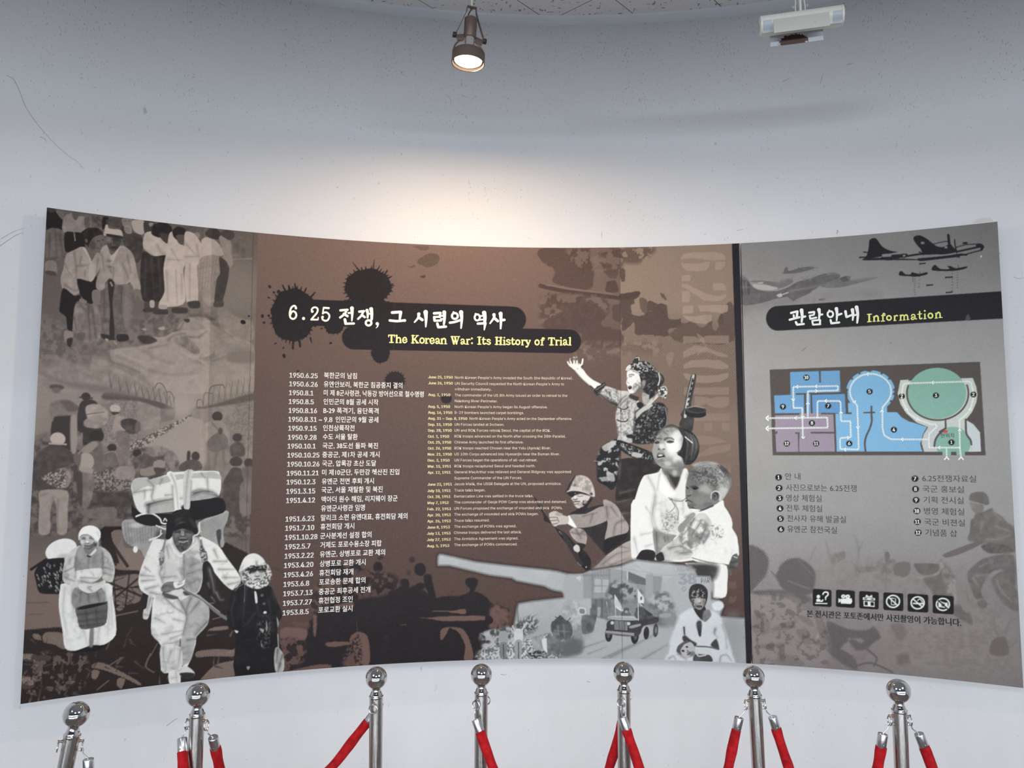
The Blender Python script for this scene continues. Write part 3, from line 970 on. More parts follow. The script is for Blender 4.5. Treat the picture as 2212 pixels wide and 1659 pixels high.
def fig_basket_woman():
    T, w = TC, shade
    poly('610,1090 720,1070 900,1050 912,1062 840,1100 700,1112 640,1120', (26, 25, 27), T)
    ell(528, 232, 140, 92, w(226), T, -20, tex=6); blob(560, 300, 90, 50, w(168), 0.7, T)
    poly('300,420 380,320 540,300 556,330 550,590 440,612 340,600 310,500', (28, 27, 29), T, 1.2)
    for k in range(46):
        a, b = _rng.rand(2)
        x, y = 318 + a * 225, 345 + b * 240
        line([x, y, x + 10, y + 18], (3.0, 1.0), w(120 + 100 * _rng.rand()), T, 1, 0.8)
    line('270,400 400,310', (6, 4), (30, 29, 30), T)
    poly('560,520 520,560 508,720 540,930 562,1080 640,1104 720,1080 800,1052 900,1050 1000,968 998,800 970,620 940,520', w(226), T, 1.3, tex=5)
    folds(T, w(172), [('560,560 545,760 580,960', 4), ('620,560 640,800', 5), ('900,560 940,760 930,960', 5), ('960,640 970,900', 3), ('720,920 760,1060', 4), ('860,900 840,1040', 3)])
    poly('780,900 810,900 805,1060 770,1060', w(120), T, 3)
    poly('640,560 880,560 900,700 640,740', w(120), T, 4, 0.9, tex=25)
    folds(T, w(70), [('700,600 690,680', 3), ('760,600 770,690', 3), ('840,600 860,680', 3)])
    poly('700,196 640,216 590,262 556,340 540,440 548,506 600,540 640,560 720,520 700,470 650,470 655,300', w(200), T, 1.3, tex=16)
    poly('820,200 900,216 960,280 992,400 970,510 900,490 880,460 884,300', w(186), T, 1.3, tex=22)
    poly('700,196 820,200 890,232 884,400 652,416 655,260', w(148), T, 1.4, tex=18)
    poly('652,414 874,390 872,470 800,512 720,516 650,470', w(218), T, 1.3, tex=10)
    folds(T, w(95), [('770,270 760,390', 2), ('660,300 650,470', 3), ('884,260 890,440', 3.5), ('560,420 640,380', 2.5), ('560,470 640,500', 2.5), ('900,380 970,400', 3), ('900,430 960,450', 2.5), ('700,470 860,480', 2)])
    crumple('700,196 900,216 992,400 970,510 652,416 600,540 540,440 590,262', w(90), T, 0.5)
    crumple('560,520 508,720 562,1080 720,1080 1000,968 940,520', w(160), T, 0.4)
    poly('736,236 770,290 800,262 830,226 810,206 760,226', w(205), T); line('768,288 790,272', 4, (30, 30, 30), T)
    poly('690,520 780,560 800,590 770,606 720,590 680,560', w(214), T); poly('900,490 910,520 830,590 780,600 770,570 840,520', w(206), T)
    folds(T, w(90), [('700,500 800,520 880,500', 3.5), ('760,560 800,590', 2)])
    poly('650,742 700,716 900,680 930,686 918,860 840,900 700,915 668,820', w(92), T, 1.3, tex=14)
    poly('662,746 720,716 860,690 926,690 860,714 740,742', w(30), T, 1.3)
    folds(T, w(56), [('670,790 920,760', 2.5), ('680,850 915,820', 2.5), ('690,890 900,868', 2), ('740,760 760,900', 2), ('830,750 840,890', 2)])
    B = (140, 1120, 7.933)
    poly('262,330 300,280 380,276 450,310 500,360 520,430 500,480 440,530 370,536 320,500 280,450 264,400', w(172), B, 1.3)
    blob(390, 330, 80, 50, w(196), 0.8, B); blob(300, 400, 44, 44, w(208), 0.9, B); blob(470, 400, 44, 40, w(190), 0.8, B); blob(385, 400, 40, 34, w(226), 0.9, B); blob(410, 500, 90, 40, w(104), 0.9, B); poly('440,480 510,410 530,440 500,500 440,536', w(92), B, 5)
    line('300,334 330,324 352,336', 2.2, w(104), B, 2); line('424,326 450,322 478,336', 2.2, w(96), B, 2); line('300,352 328,346 350,354', 1.8, w(64), B, 1.4); line('428,344 456,346 480,356', 1.8, w(64), B, 1.4); blob(330, 362, 34, 8, w(150), 0.7, B); line('366,424 390,432 412,424', 1.8, w(90), B, 1.6); line('350,430 330,460', 1.4, w(120), B, 2); line('430,440 470,450', 1.4, w(110), B, 2)
    line('340,470 390,464 440,474', (2.2, 2.0), w(70), B, 1.6); line('350,488 390,496 430,490', 2.0, w(120), B, 2); line('330,506 390,526 450,512', 2.2, w(80), B, 2.4); line('440,470 490,430 510,400', 1.8, w(80), B, 2)
    poly('238,360 232,300 250,230 300,160 380,126 490,126 570,170 614,240 610,320 580,380 574,440 540,430 500,370 450,312 380,280 300,282 262,318 252,370', w(236), B, 1.2, tex=2)
    folds(B, w(176), [('450,310 540,400 560,440', 2.2), ('560,230 590,330', 1.6)]); poly('520,390 580,400 576,480 540,470', w(170), B, 3, tex=20); poly('506,440 540,420 550,460 520,480', w(60), B, 3)
    line('262,320 300,284 380,276 450,310 500,366', 1.6, w(120), B, 1.6)
    poly('330,520 440,530 500,480 520,520 450,600 380,640 350,580', w(120), B, 3); poly('360,600 384,640 440,610 520,520 540,560 440,650 390,650', w(212), B, 2); poly('370,640 400,630 450,646 440,664 390,656', w(40), B, 1.6)


def fig_pack_man():
    T, w = TC, shade
    U = TB
    # carrying frame, sacks, bedding
    poly('1060,1300 1170,1290 1450,1330 1440,1460 1330,1560 1250,1620 1220,1560 1160,1530 1085,1480 1056,1390', w(150), U, 1.3, tex=18)
    poly('1720,1310 1960,1210 1966,1290 1930,1380 1936,1500 1910,1530 1800,1490 1730,1420', w(160), U, 1.3, tex=18)
    for k in range(15):
        line([1075 + 26 * k, 1320 + 2 * k, 1100 + 23 * k, 1500 - k], 1.1, w(100), U, 1.2, 0.6)
        line([1072, 1320 + 12 * k, 1430, 1340 + 8 * k], 1.0, w(104), U, 1.2, 0.5)
        line([1730 + 16 * k, 1320 - 6 * k, 1780 + 11 * k, 1480], 1.0, w(110), U, 1.2, 0.5)
        line([1735, 1325 + 10 * k, 1945, 1235 + 12 * k], 1.0, w(112), U, 1.2, 0.5)
    blob(1390, 1440, 70, 90, w(60), 0.8, U); blob(1180, 1340, 80, 30, w(205), 0.7, U); poly('1870,1390 1910,1380 1905,1530 1880,1480', w(66), U, 2)
    ell(1170, 1548, 20, 28, w(225), U); ell(1920, 1490, 18, 40, w(150), U)
    poly('1142,1140 1180,1200 1500,1240 1640,1130 1890,1100 1946,1150 1930,1230 1720,1290 1500,1330 1300,1345 1180,1310 1140,1250', (26, 25, 27), U, 1.3)
    line('1176,1262 1240,1240 1320,1240 1380,1280 1400,1320 1460,1325', (3.5, 3), w(230), U); line('1350,1340 1420,1370 1460,1368', 2.5, w(225), U)
    line('1415,1300 1425,1280 1450,1310 1470,1310', 2.5, w(220), U); line('1390,1380 1380,1430 1290,1462', 2.5, w(215), U); line('1400,1410 1350,1450 1290,1470', 2, w(215), U)
    poly('1132,990 1170,935 1270,925 1290,945 1440,900 1480,880 1850,868 1900,900 1912,1000 1890,1090 1860,1080 1640,1130 1560,1180 1560,1210 1280,1240 1200,1220 1160,1140 1140,1050', w(218), U, 1.3, tex=5)
    poly('1135,985 1172,938 1272,930 1330,1000 1240,1010 1160,1060', w(178), U, 1.5, tex=5); poly('1290,945 1490,905 1780,880 1850,875 1905,910 1905,940 1780,930 1560,940 1360,990', w(176), U, 2, tex=5)
    poly('1160,1060 1240,1040 1280,1160 1250,1230 1200,1215 1165,1140', w(215), U, 1.6); poly('1240,1030 1290,1000 1320,1120 1500,1090 1520,1110 1300,1160 1250,1110', w(226), U, 2)
    poly('1280,1170 1530,1130 1550,1200 1290,1240', w(172), U, 1.5, tex=12); poly('1640,1080 1740,1050 1890,1090 1640,1130', w(160), U, 1.5, tex=22)
    folds(U, w(110), [('1150,1060 1240,1040 1320,1030', 3), ('1330,1000 1310,1100 1330,1130', 3), ('1280,950 1330,1000', 2.4), ('1280,1160 1420,1130 1600,1100', 4.5), ('1400,940 1380,990', 2), ('1790,940 1800,1050', 2.6), ('1740,890 1770,930', 2), ('1650,1060 1740,1030 1880,1090', 3.4), ('1250,1040 1250,1110', 2.5), ('1430,1080 1520,1070', 2)])
    folds(U, (40, 38, 38), [('1270,1165 1360,1135 1500,1110', 4), ('1680,1062 1740,1046 1830,1050 1890,1090', 4), ('1280,1230 1290,1160', 3)])
    poly('1440,890 1490,876 1530,970 1560,1200 1510,1210 1490,990', w(226), U, 1.2, tex=5); poly('1600,868 1672,866 1650,960 1640,1190 1590,1190 1582,980', w(196), U, 1.2, tex=10)
    folds(U, w(130), [('1480,900 1520,1000 1540,1190', 2.5), ('1630,870 1615,980 1600,1180', 2.6), ('1490,1000 1500,1190', 2.5), ('1655,960 1645,1130', 2)])
    # jacket and arms
    poly('1330,140 1290,210 1240,330 1200,450 1200,540 1240,600 1380,655 1420,520 1400,400 1420,330 1440,160', w(222), T, 1.3, tex=6)
    poly('1720,120 1830,160 1900,210 1960,300 2050,420 2082,490 2060,540 2010,580 1930,520 1840,410 1780,330', w(224), T, 1.3, tex=6)
    poly('1440,140 1500,120 1560,240 1690,120 1740,180 1760,330 1745,520 1700,610 1540,650 1420,610 1385,470 1400,300', w(206), T, 1.4, tex=9)
    poly('1600,300 1745,330 1740,520 1700,600 1600,580 1560,430', w(150), T, 5, 0.8, tex=22); blob(1470, 400, 80, 120, w(190), 0.6, T)
    folds(T, w(105), [('1590,240 1590,480', 2), ('1400,380 1380,440 1420,530', 3.5), ('1410,470 1520,460', 2.4), ('1640,370 1720,340', 2.6), ('1620,440 1740,400', 2.6), ('1640,520 1740,480', 2.4), ('1250,380 1300,420', 2), ('1220,450 1330,460', 3), ('1230,500 1340,490', 3), ('1260,570 1370,540', 3), ('1300,600 1390,620', 3.5),
                      ('1850,230 1880,300', 3), ('1850,330 1960,330', 2.5), ('1890,400 2020,400', 2.5), ('1930,470 2060,470', 2.6), ('1970,530 2070,510', 3), ('1500,130 1540,220 1600,290', 3), ('1690,140 1640,220 1570,260', 3), ('1440,200 1460,300', 2.5)])
    poly('1380,270 1412,240 1420,330 1380,370', w(120), T, 2, tex=40); line('1430,140 1400,270', (3, 8), w(130), T, 2)
    line('1735,150 1760,330', (5, 9), w(125), T, 2); poly('1745,230 1785,250 1795,330 1755,360', w(105), T, 2, tex=40)
    poly('1750,360 1800,330 1850,420 1850,560 1880,640 1920,650 1900,700 1840,680 1790,560 1760,520', (34, 32, 33), T, 1.5)
    folds(T, w(150), [('1810,400 1840,520 1850,600', 4), ('1870,600 1900,660 1930,660', 3), ('1830,640 1860,680', 2), ('1800,520 1810,560', 2.5)])
    # trousers
    poly('1330,640 1420,620 1540,655 1690,610 1790,690 1808,780 1790,880 1700,980 1690,1050 1620,1240 1540,1230 1550,1060 1560,1000 1580,1270 1470,1290 1390,1270 1390,1060 1310,960 1310,800', w(220), T, 1.3, tex=5)
    poly('1560,680 1690,610 1790,690 1808,780 1790,880 1700,980 1680,1060 1650,1180 1560,1230 1560,1040 1590,900 1610,800', w(172), T, 3, tex=12)
    folds(T, w(88), [('1545,660 1600,760 1610,830 1580,960', 4), ('1430,650 1500,720 1590,780', 3), ('1650,650 1620,720 1610,790', 3), ('1720,680 1640,780', 3), ('1790,850 1690,960', 4), ('1620,1010 1690,1000', 3), ('1540,1060 1560,1180', 3.5)])
    folds(T, w(130), [('1400,960 1570,930', 3), ('1470,1000 1580,960', 3), ('1420,1050 1560,1020', 3.5), ('1400,1090 1410,1240', 4), ('1450,1090 1440,1180', 3), ('1480,1220 1500,1290', 3), ('1580,1080 1640,1060', 3), ('1570,1130 1650,1120', 3), ('1580,1180 1640,1180', 2.5), ('1340,820 1420,860', 3), ('1500,830 1590,850', 2.5)])
    poly('1390,1060 1560,1070 1570,1260 1470,1292 1400,1280', w(212), T, 1.6, tex=12)
    folds(T, w(135), [('1410,1080 1415,1240', 4), ('1480,1100 1450,1200', 3), ('1560,1090 1540,1240', 4), ('1480,1250 1540,1280', 3)])
    poly('1458,1290 1550,1270 1555,1400 1470,1400', w(222), T, 1.3, tex=6); folds(T, w(160), [('1480,1340 1540,1330', 3), ('1520,1290 1530,1380', 3)])
    poly('1545,1250 1620,1240 1680,1290 1672,1330 1600,1340 1550,1310', w(206), T, 1.3); poly('1550,1300 1620,1290 1680,1300 1670,1335 1590,1340', w(48), T, 2)
    poly('1285,620 1325,640 1300,760 1275,830 1236,822 1240,750 1265,730', w(196), T, 1.4); folds(T, w(110), [('1300,650 1270,750', 2.6), ('1250,790 1285,800', 2)])
    poly('1410,600 1545,640 1500,660 1420,640', w(80), T, 3); poly('1540,640 1580,630 1600,645 1560,662', w(215), T)
    poly('1580,590 1640,600 1650,620 1600,625', w(70), T, 2)
    crumple('1330,640 1420,620 1690,610 1790,690 1808,780 1700,980 1620,1240 1470,1290 1390,1270 1390,1060 1310,960', w(120), T, 0.5)
    crumple('1330,140 1240,330 1200,540 1380,655 1420,520 1440,160', w(130), T, 0.45)
    crumple('1720,120 1900,210 2082,490 2010,580 1840,410', w(130), T, 0.45)
    crumple('1440,140 1560,240 1690,120 1760,330 1700,610 1540,650 1385,470', w(110), T, 0.55)
    # hand and stick
    poly('1395,590 1400,545 1440,510 1500,505 1560,520 1600,490 1596,540 1560,570 1500,580 1440,600', w(118), T, 1.3, tex=16)
    poly('1500,510 1560,515 1598,485 1592,530 1550,555 1510,560', w(226), T); folds(T, w(60), [('1400,560 1440,540 1500,560', 3), ('1420,600 1470,590', 2.5), ('1540,530 1575,520', 1.6)])
    line('1575,560 1650,610 1750,660 1860,760 1955,825', (4.5, 7), w(110), T); line('1600,570 1750,655 1900,770', 1.4, w(185), T)
    # head: fur hat, weathered face
    M = (340, 1090, 7.933)
    poly('140,580 150,460 160,300 240,170 300,110 400,82 520,84 600,120 640,260 690,420 690,480 640,520 600,470 520,440 430,410 330,440 270,470 240,560 180,600', (27, 26, 28), M, 1.4, tex=6)
    poly('270,470 330,440 430,420 520,436 598,470 604,560 590,660 520,760 412,822 340,770 290,680 262,580', w(92), M, 1.3, tex=4)
    blob(430, 500, 40, 90, w(160), 0.9, M); blob(330, 520, 60, 60, w(116), 0.8, M); blob(540, 510, 60, 60, w(110), 0.8, M); blob(440, 575, 90, 30, w(128), 0.8, M); blob(420, 740, 130, 70, w(52), 0.9, M); blob(300, 640, 36, 60, w(70), 0.7, M); blob(580, 620, 30, 70, w(66), 0.8, M); blob(450, 690, 70, 24, w(110), 0.7, M)
    mottle('320,680 560,660 520,760 410,820 340,760', w(42), w(108), M, 'grain', 6, 0.5, 0.35, 0.65)
    line('290,470 340,452 390,462', 3.0, w(56), M, 2.4); line('470,452 540,454 590,474', 3.0, w(56), M, 2.4); line('310,482 350,478 390,486', 1.8, w(40), M, 1.6); line('480,480 530,478 570,490', 1.8, w(40), M, 1.6); blob(350, 500, 40, 10, w(140), 0.6, M)
    poly('396,536 420,524 450,528 478,540 460,552 430,556 406,550', w(70), M, 1.6); line('430,440 424,500 404,534', 1.4, w(80), M, 2, 0.6); line('448,440 456,500 474,530', 1.2, w(84), M, 2, 0.5); blob(436, 524, 26, 14, w(186), 0.8, M)
    line('372,604 430,596 510,602', (2.4, 2.0), w(40), M, 1.6); line('372,632 440,650 520,622', 3.4, w(148), M, 2.2); line('390,662 450,672 510,650', 2.0, w(46), M, 2); line('360,560 350,640', 1.4, w(50), M, 2, 0.6); line('510,570 540,620', 1.4, w(50), M, 2, 0.6); poly('380,606 440,618 510,604 440,612', w(30), M, 1)
    strands('280,300 360,220 460,200', '300,380 420,320 560,320', 44, 30, 120, 0.8, M, 0.55, 21); strands('500,240 560,300 600,380', '540,200 640,300 680,420', 30, 26, 90, 0.8, M, 0.5, 22); strands('260,180 360,120 480,100', '290,260 400,200 520,190', 26, 24, 70, 0.8, M, 0.5, 23)
    line('640,526 690,510 720,450 716,310', 3.0, w(215), M, 1.4); line('716,470 750,462', 2, w(190), M)
    poly('240,560 290,690 360,790 412,850 440,880 380,900 260,800 190,680', w(218), M, 1.6, tex=5); poly('610,530 652,560 690,640 600,740 470,830 420,862 410,826 520,764 592,668', w(216), M, 1.6, tex=5)
    folds(M, w(140), [('200,690 260,800', 2), ('260,640 300,740 400,850', 1.8), ('640,560 640,640 480,800', 2), ('560,790 480,900', 1.6), ('690,570 730,660 740,760', 2.4)])
    poly('740,700 800,740 840,860 830,952 760,952 730,800', w(120), M, 2, tex=30); mottle('740,700 800,740 840,860 830,952 760,952 730,800', w(50), w(200), M, 'grain', 4, 0.7, 0.4, 0.6); mottle('30,800 110,790 100,952 20,952', w(70), w(190), M, 'grain', 4, 0.6, 0.4, 0.6)


def fig_hood_child():
    T, w = TD, shade
    bk = (30, 29, 32)
    poly('205,790 280,740 330,720 520,740 560,790 600,890 632,960 636,1010 600,1080 600,1200 640,1300 650,1460 640,1490 560,1500 232,1528 238,1180 170,1080 160,970', bk, T, 1.4, tex=7)
    folds(T, w(64), [('330,760 310,900 300,1060', 3), ('230,840 200,960 220,1080', 3), ('420,900 440,1000', 3), ('560,800 590,900', 3), ('470,1000 520,1010 560,1120', 4), ('400,980 340,1060 300,1090', 2.5), ('520,860 540,980', 2)])
    mottle('420,1060 540,1060 520,1280 430,1250', bk, w(110), T, 'grain', 6, 0.6, 0.5, 0.75)
    H = (500, 1180, 7.933)
    poly('128,440 140,380 170,300 220,200 300,140 390,122 470,150 540,210 572,270 640,330 672,410 690,500 660,570 640,640 560,700 470,726 400,730 320,700 240,660 180,600 150,520', w(150), H, 1.4, tex=12)
    poly('130,420 170,300 220,200 300,140 390,122 470,150 540,210 574,276 500,330 430,330 330,340 250,380 200,430 140,440', w(216), H, 1.6, tex=5); blob(300, 250, 120, 70, w(226), 0.7, H); blob(430, 290, 30, 50, w(140), 0.6, H); folds(H, w(150), [('170,380 200,330', 2), ('430,260 430,310', 2.4), ('150,440 240,400', 2)])
    mottle('180,440 260,380 330,340 440,320 580,290 660,380 690,500 640,640 470,726 320,700 200,620', w(84), w(206), H, 'grain', 4, 0.95, 0.36, 0.6)
    mottle('250,400 330,340 440,330 580,320 610,380 560,400 440,420 300,450', w(30), w(150), H, 'grain', 4, 0.9, 0.42, 0.66)
    poly('300,430 360,390 460,380 560,380 610,390 570,420 470,430 340,460 310,470', w(34), H, 3)
    poly('322,470 380,440 460,424 545,430 552,500 540,560 480,610 430,600 370,600 330,540', w(186), H, 1.6); blob(370, 530, 50, 60, w(204), 0.8, H); blob(510, 490, 40, 60, w(160), 0.8, H); blob(440, 450, 20, 60, w(196), 0.6, H); blob(440, 520, 40, 20, w(120), 0.6, H); poly('322,440 420,420 400,452 330,460', w(64), H, 4); poly('470,424 548,428 540,446 480,444', w(70), H, 4)
    line('400,510 440,518 476,508', 1.8, w(74), H, 1.6); line('426,440 410,500', 1.2, w(140), H, 2.4, 0.6); line('390,580 424,564 456,556 488,570', (2.0, 2.2), w(60), H, 1.6); line('400,596 440,580 480,590', 2.0, w(150), H, 2); 
    mottle('330,610 400,590 520,600 600,520 660,560 600,680 440,726 330,700', w(92), w(214), H, 'grain', 4, 0.9, 0.38, 0.6)
    line('30,740 100,660 150,640', 2, w(150), H, 1.6); line('60,760 130,690 200,650', 1.6, w(120), H, 1.6); line('232,660 222,952', 0.9, w(120), H, 1.0)
    poly('398,792 415,800 426,880 408,890', w(210), T); ell(464, 824, 13, 13, w(95), T); ell(482, 896, 13, 11, w(90), T); ell(490, 972, 15, 11, w(205), T)
    for s in ('440,1110 480,1120 470,1150', '500,1040 512,1100 500,1140', '455,1230 470,1260 460,1270', '330,1440 360,1440 345,1470', '590,1010 610,1060 600,1100'):
        poly(s, w(150), T, 2)
    poly('225,1125 260,1135 245,1152', w(215), T, 2); poly('130,1000 160,1015 160,1035', w(110), T, 2)
    poly('575,1290 600,1270 622,1290 650,1340 656,1440 640,1490 585,1490 568,1400', w(172), T, 1.6, tex=20); folds(T, w(60), [('600,1290 590,1400', 4), ('640,1340 610,1440', 3), ('620,1420 600,1490', 3)])
    line('600,1160 606,1270', 2, w(170), T)


def art_seams_left():
    # joints of the printed sheets
    a = smooth01(FX, 440 - (FY - 520) * 0.02, 441 - (FY - 520) * 0.02) * (1 - smooth01(FX, 457 - (FY - 520) * 0.02, 458 - (FY - 520) * 0.02)) * (1 - smooth01(FY, 1000, 1010))
    CAN[...] += (np.array((172, 152, 138.)) - CAN) * (a * 0.16)[..., None]
    b = smooth01(FX, 457 - (FY - 520) * 0.02, 458 - (FY - 520) * 0.02) * smooth01(557 - 18 * (FY - 503) / 692 - FX, -0.8, 0.8) * (1 - smooth01(FY, 1000, 1180))
    CAN[...] += (np.array((104, 98, 86.)) - CAN) * (b * 0.22)[..., None]


paint_grounds()
PLAIN = CAN.copy()
art_crowd()
art_bridge()
art_lower_left()
art_seams_left()
_m = smooth01(557.5 - 18 * (FY - 503) / 692 - FX, -0.8, 0.8)[..., None]
_k = 1 + 0.24 * (1 - smooth01(FY, 1120, 1200))[..., None]
_p = np.array((112, 102, 95.), np.float32)
CAN[...] = PLAIN + ((CAN - _p) * _k + _p - 14 * (_k - 1) - PLAIN) * _m
# ---------------------------------------------------------------- middle and right of the history board
def art_ink():
    """black ink splashes round the title, and the two rounded title bars"""
    T, k = TL, (35, 31, 33)
    r = np.random.RandomState(4)

    def splat(cx, cy, rx, ry, n, seed, lo=1.05, hi=1.22):
        q = np.random.RandomState(seed)
        p = []
        for i in range(n):
            a = 2 * math.pi * i / n
            f = 1.0 + 0.03 * q.randn()
            p.append([cx + rx * f * math.cos(a), cy + ry * f * math.sin(a)])
        poly(np.array(p).ravel().tolist(), k, T, 1.0)
        for i in range(n):
            a = 2 * math.pi * (i + 0.5 * q.rand()) / n
            f = lo + (hi - lo) * q.rand()
            line([cx + rx * 0.93 * math.cos(a), cy + ry * 0.93 * math.sin(a), cx + rx * f * math.cos(a), cy + ry * f * math.sin(a)], (4.2, 1.6), k, T, 0.9)
    splat(272, 525, 142, 168, 34, 3, 1.0, 1.13)
    splat(742, 352, 146, 118, 34, 8, 1.0, 1.15)
    splat(820, 762, 58, 64, 16, 5, 1.0, 1.08)
    splat(528, 590, 60, 56, 16, 6, 1.0, 1.1)
    poly('590,430 880,440 870,470 600,460', k, T, 1, smooth=False)
    for s, w in (('646,194 680,240', (1, 3)), ('782,176 775,235', (0.8, 3)), ('815,216 800,245', (1.5, 3)), ('862,247 845,275', (3.5, 3)), ('890,282 868,296', (2.5, 3)), ('900,330 880,335', (2, 3)), ('205,338 220,370', (3, 4)), ('244,340 252,365', (3, 4)), ('282,328 286,356', (2.5, 4)), ('355,355 345,375', (2.5, 4)), ('408,384 385,410', (3, 4)), ('270,735 270,690', (5, 3)), ('315,722 312,690', (5, 4)), ('388,700 380,670', (1.5, 4))):
        line(s, w, k, T, 0.9)
    for cx, cy, rx, ry, ro in ((124, 347, 11, 8, 40), (150, 383, 8, 6, 20), (178, 378, 9, 12, 30), (118, 416, 10, 4, 20), (78, 532, 9, 12, 0), (88, 573, 8, 7, 0), (118, 530, 8, 8, 0), (160, 704, 9, 4, -30), (210, 732, 8, 5, -40), (214, 782, 10, 14, -15), (507, 702, 9, 7, 0), (450, 610, 8, 5, 0)):
        ell(cx, cy, rx, ry, k, T, ro, 0.9)
    g = (88, 74, 66)
    poly('1052,195 1080,160 1140,136 1185,150 1192,180 1170,210 1120,226 1085,215', g, T, 1.2, rag=1.0); line('1052,196 1090,190', 2, g, T)
    poly('1030,92 1120,92 1118,112 1085,122 1055,108', (94, 80, 72), T, 1.2, rag=0.6)
    line('995,218 1015,225 1032,215', (1.5, 4), (84, 70, 64), T); poly('1068,284 1085,278 1104,276 1095,292', (64, 52, 48), T)
    # title bars
    def bar(x0, y0, x1, y1, slope, left_round=True):
        h = (y1 - y0) / 2
        p = []
        for i in range(13):
            a = -math.pi / 2 + math.pi * i / 12
            p.append([x1 - h + h * math.cos(a), (y0 + y1) / 2 + h * math.sin(a) + slope])
        for i in range(13):
            a = math.pi / 2 + math.pi * i / 12
            p.append([x0 + h + h * math.cos(a), (y0 + y1) / 2 + h * math.sin(a)])
        poly(np.array(p).ravel().tolist(), k, T, 1.0, smooth=False)
    bar(300, 428, 1736, 592, 44)
    bar(578, 592, 2082, 742, 24)
    # ink blots behind the first lines of the table
    for cx, cy, rx, ry, n in ((853, 822, 21, 19, 20), (964, 861, 12, 11, 0), (722, 829, 8, 7, 0), (643, 802, 2.4, 2.4, 0), (702, 852, 2.4, 2.4, 0)):
        ell(cx, cy, rx, ry, (44, 37, 38), None, 0, 1.0)
        for i in range(n):
            a = 2 * math.pi * (i + 0.3 * r.rand()) / n
            line([cx + rx * 0.9 * math.cos(a), cy + ry * 0.9 * math.sin(a), cx + rx * 1.14 * math.cos(a), cy + ry * 1.14 * math.sin(a)], (3.4, 1.2), (44, 37, 38), None, 0.9)


def art_forest():
    T = TH
    dk = (80, 64, 60)
    # paler sheet between the joint and the black strip
    xl = 1339 + 5 * (FY - 537) / 886
    m = smooth01(FX, xl - 0.8, xl + 0.8) * (1 - smooth01(FY, 1040, 1330))
    CAN[...] += (np.array((137, 120, 106.)) - CAN) * (m * (1 - 0.55 * smooth01(FY, 640, 1150)))[..., None]
    poly('60,150 330,150 330,200 400,260 520,260 520,480 420,500 180,450 190,330 110,280 60,230', dk, T, 2, a=0.85, rag=2.0)
    poly('330,150 760,150 760,300 540,320 640,260 600,200 500,230 480,330 400,330 380,240 320,210', dk, T, 2, a=0.8, rag=3.0)
    mottle('300,150 760,150 760,340 520,340 380,300', (82, 66, 61), (118, 99, 90), T, 'fine', 8, 0.7, 0.45, 0.56)
    mottle('760,145 1060,140 1000,230 900,280 780,260', (90, 76, 68), (137, 120, 106), T, 'fine', 10, 0.85, 0.5, 0.56)
    poly('760,320 800,330 800,420 770,430', (88, 74, 67), T, 2, rag=1.5); poly('640,440 720,430 740,520 640,520', dk, T, 2, rag=1.5); poly('620,340 740,330 720,400 660,400', dk, T, 2, a=0.7, rag=2)
    line('70,470 300,520 560,550 780,580', (9, 8), (74, 59, 56), T, 1.2); line('120,462 400,505 700,540', 3, (120, 100, 91), T, 1.5)
    poly('760,540 920,520 910,570 800,610 760,600', (76, 62, 58), T, 1.5, rag=1.5)
    poly('110,560 200,540 330,540 380,560 440,560 400,640 330,680 300,640 230,660 150,720 110,640', dk, T, 2, a=0.8, rag=3)
    mottle('100,560 620,560 620,760 110,860', (80, 64, 60), (112, 94, 86), T, 'fine', 10, 0.75, 0.48, 0.58)
    poly('230,720 330,670 420,640 500,600 560,640 640,720 600,800 760,860 760,1000 420,1000 420,880 110,840 130,760', dk, T, 2.5, a=0.82, rag=3)
    poly('690,640 770,640 775,770 700,760', (80, 66, 61), T, 2, a=0.85, rag=2)
    poly('780,680 880,720 980,720 1000,600 1060,610 1160,640 1180,760 1280,760 1290,830 1180,840 1180,900 1000,890 890,880 880,780 780,860', (80, 67, 61), T, 1.5, a=0.95, rag=2.5)
    poly('930,580 990,600 1000,700 940,690', (88, 74, 67), T, 2, a=0.8, rag=2.5); poly('1100,530 1140,540 1160,590 1120,580', (92, 78, 70), T, 1.5, rag=1.5); poly('760,600 880,590 860,700 780,690', (84, 70, 64), T, 2, rag=2.5)
    poly('850,640 890,630 905,700 870,720', (137, 120, 106), T, 1.5); line('775,840 870,770', 2.5, (86, 72, 65), T)
    poly('1200,860 1290,800 1400,780 1460,840 1540,760 1560,850 1600,830 1660,650 1732,620 1740,950 1300,960 1180,900', (92, 78, 70), T, 2, a=0.9, rag=2.5)
    for s in ('1380,770 1400,740 1420,800', '1490,740 1520,730 1530,800', '1600,780 1640,700 1650,800'):
        poly(s, (86, 72, 65), T, 1.5, rag=1.5)
    # band of dots fading downwards
    bm = smooth01(FY, 655, 720) * (1 - smooth01(FY, 850, 930)) * smooth01(FX, 1200, 1420) * smooth01(1583 + 30 * (FY - 526) / 907 - FX, -0.8, 0.8)
    a = np.clip((0.62 - DOTS) * 3 + 0.3, 0, 1) * bm * 0.5
    blend_field(a * (FX > 1342), (84, 70, 64))
    blend_field(a * (FX <= 1342) * 0.7, (76, 60, 56))
    mottle('400,960 760,960 1080,940 1080,1060 800,1060 400,1120', (96, 80, 73), (140, 122, 110), T, 'fine', 14, 0.5, 0.5, 0.62)
    poly('1150,1080 1200,1040 1225,1060 1190,1170', (134, 117, 105), T, 1.2, a=0.8); poly('1420,880 1480,920 1490,980 1440,930', (150, 132, 118), T, 1.2, a=0.6)
    line('1430,1060 1500,990', 4, (142, 124, 111), T, 1.5, 0.7)


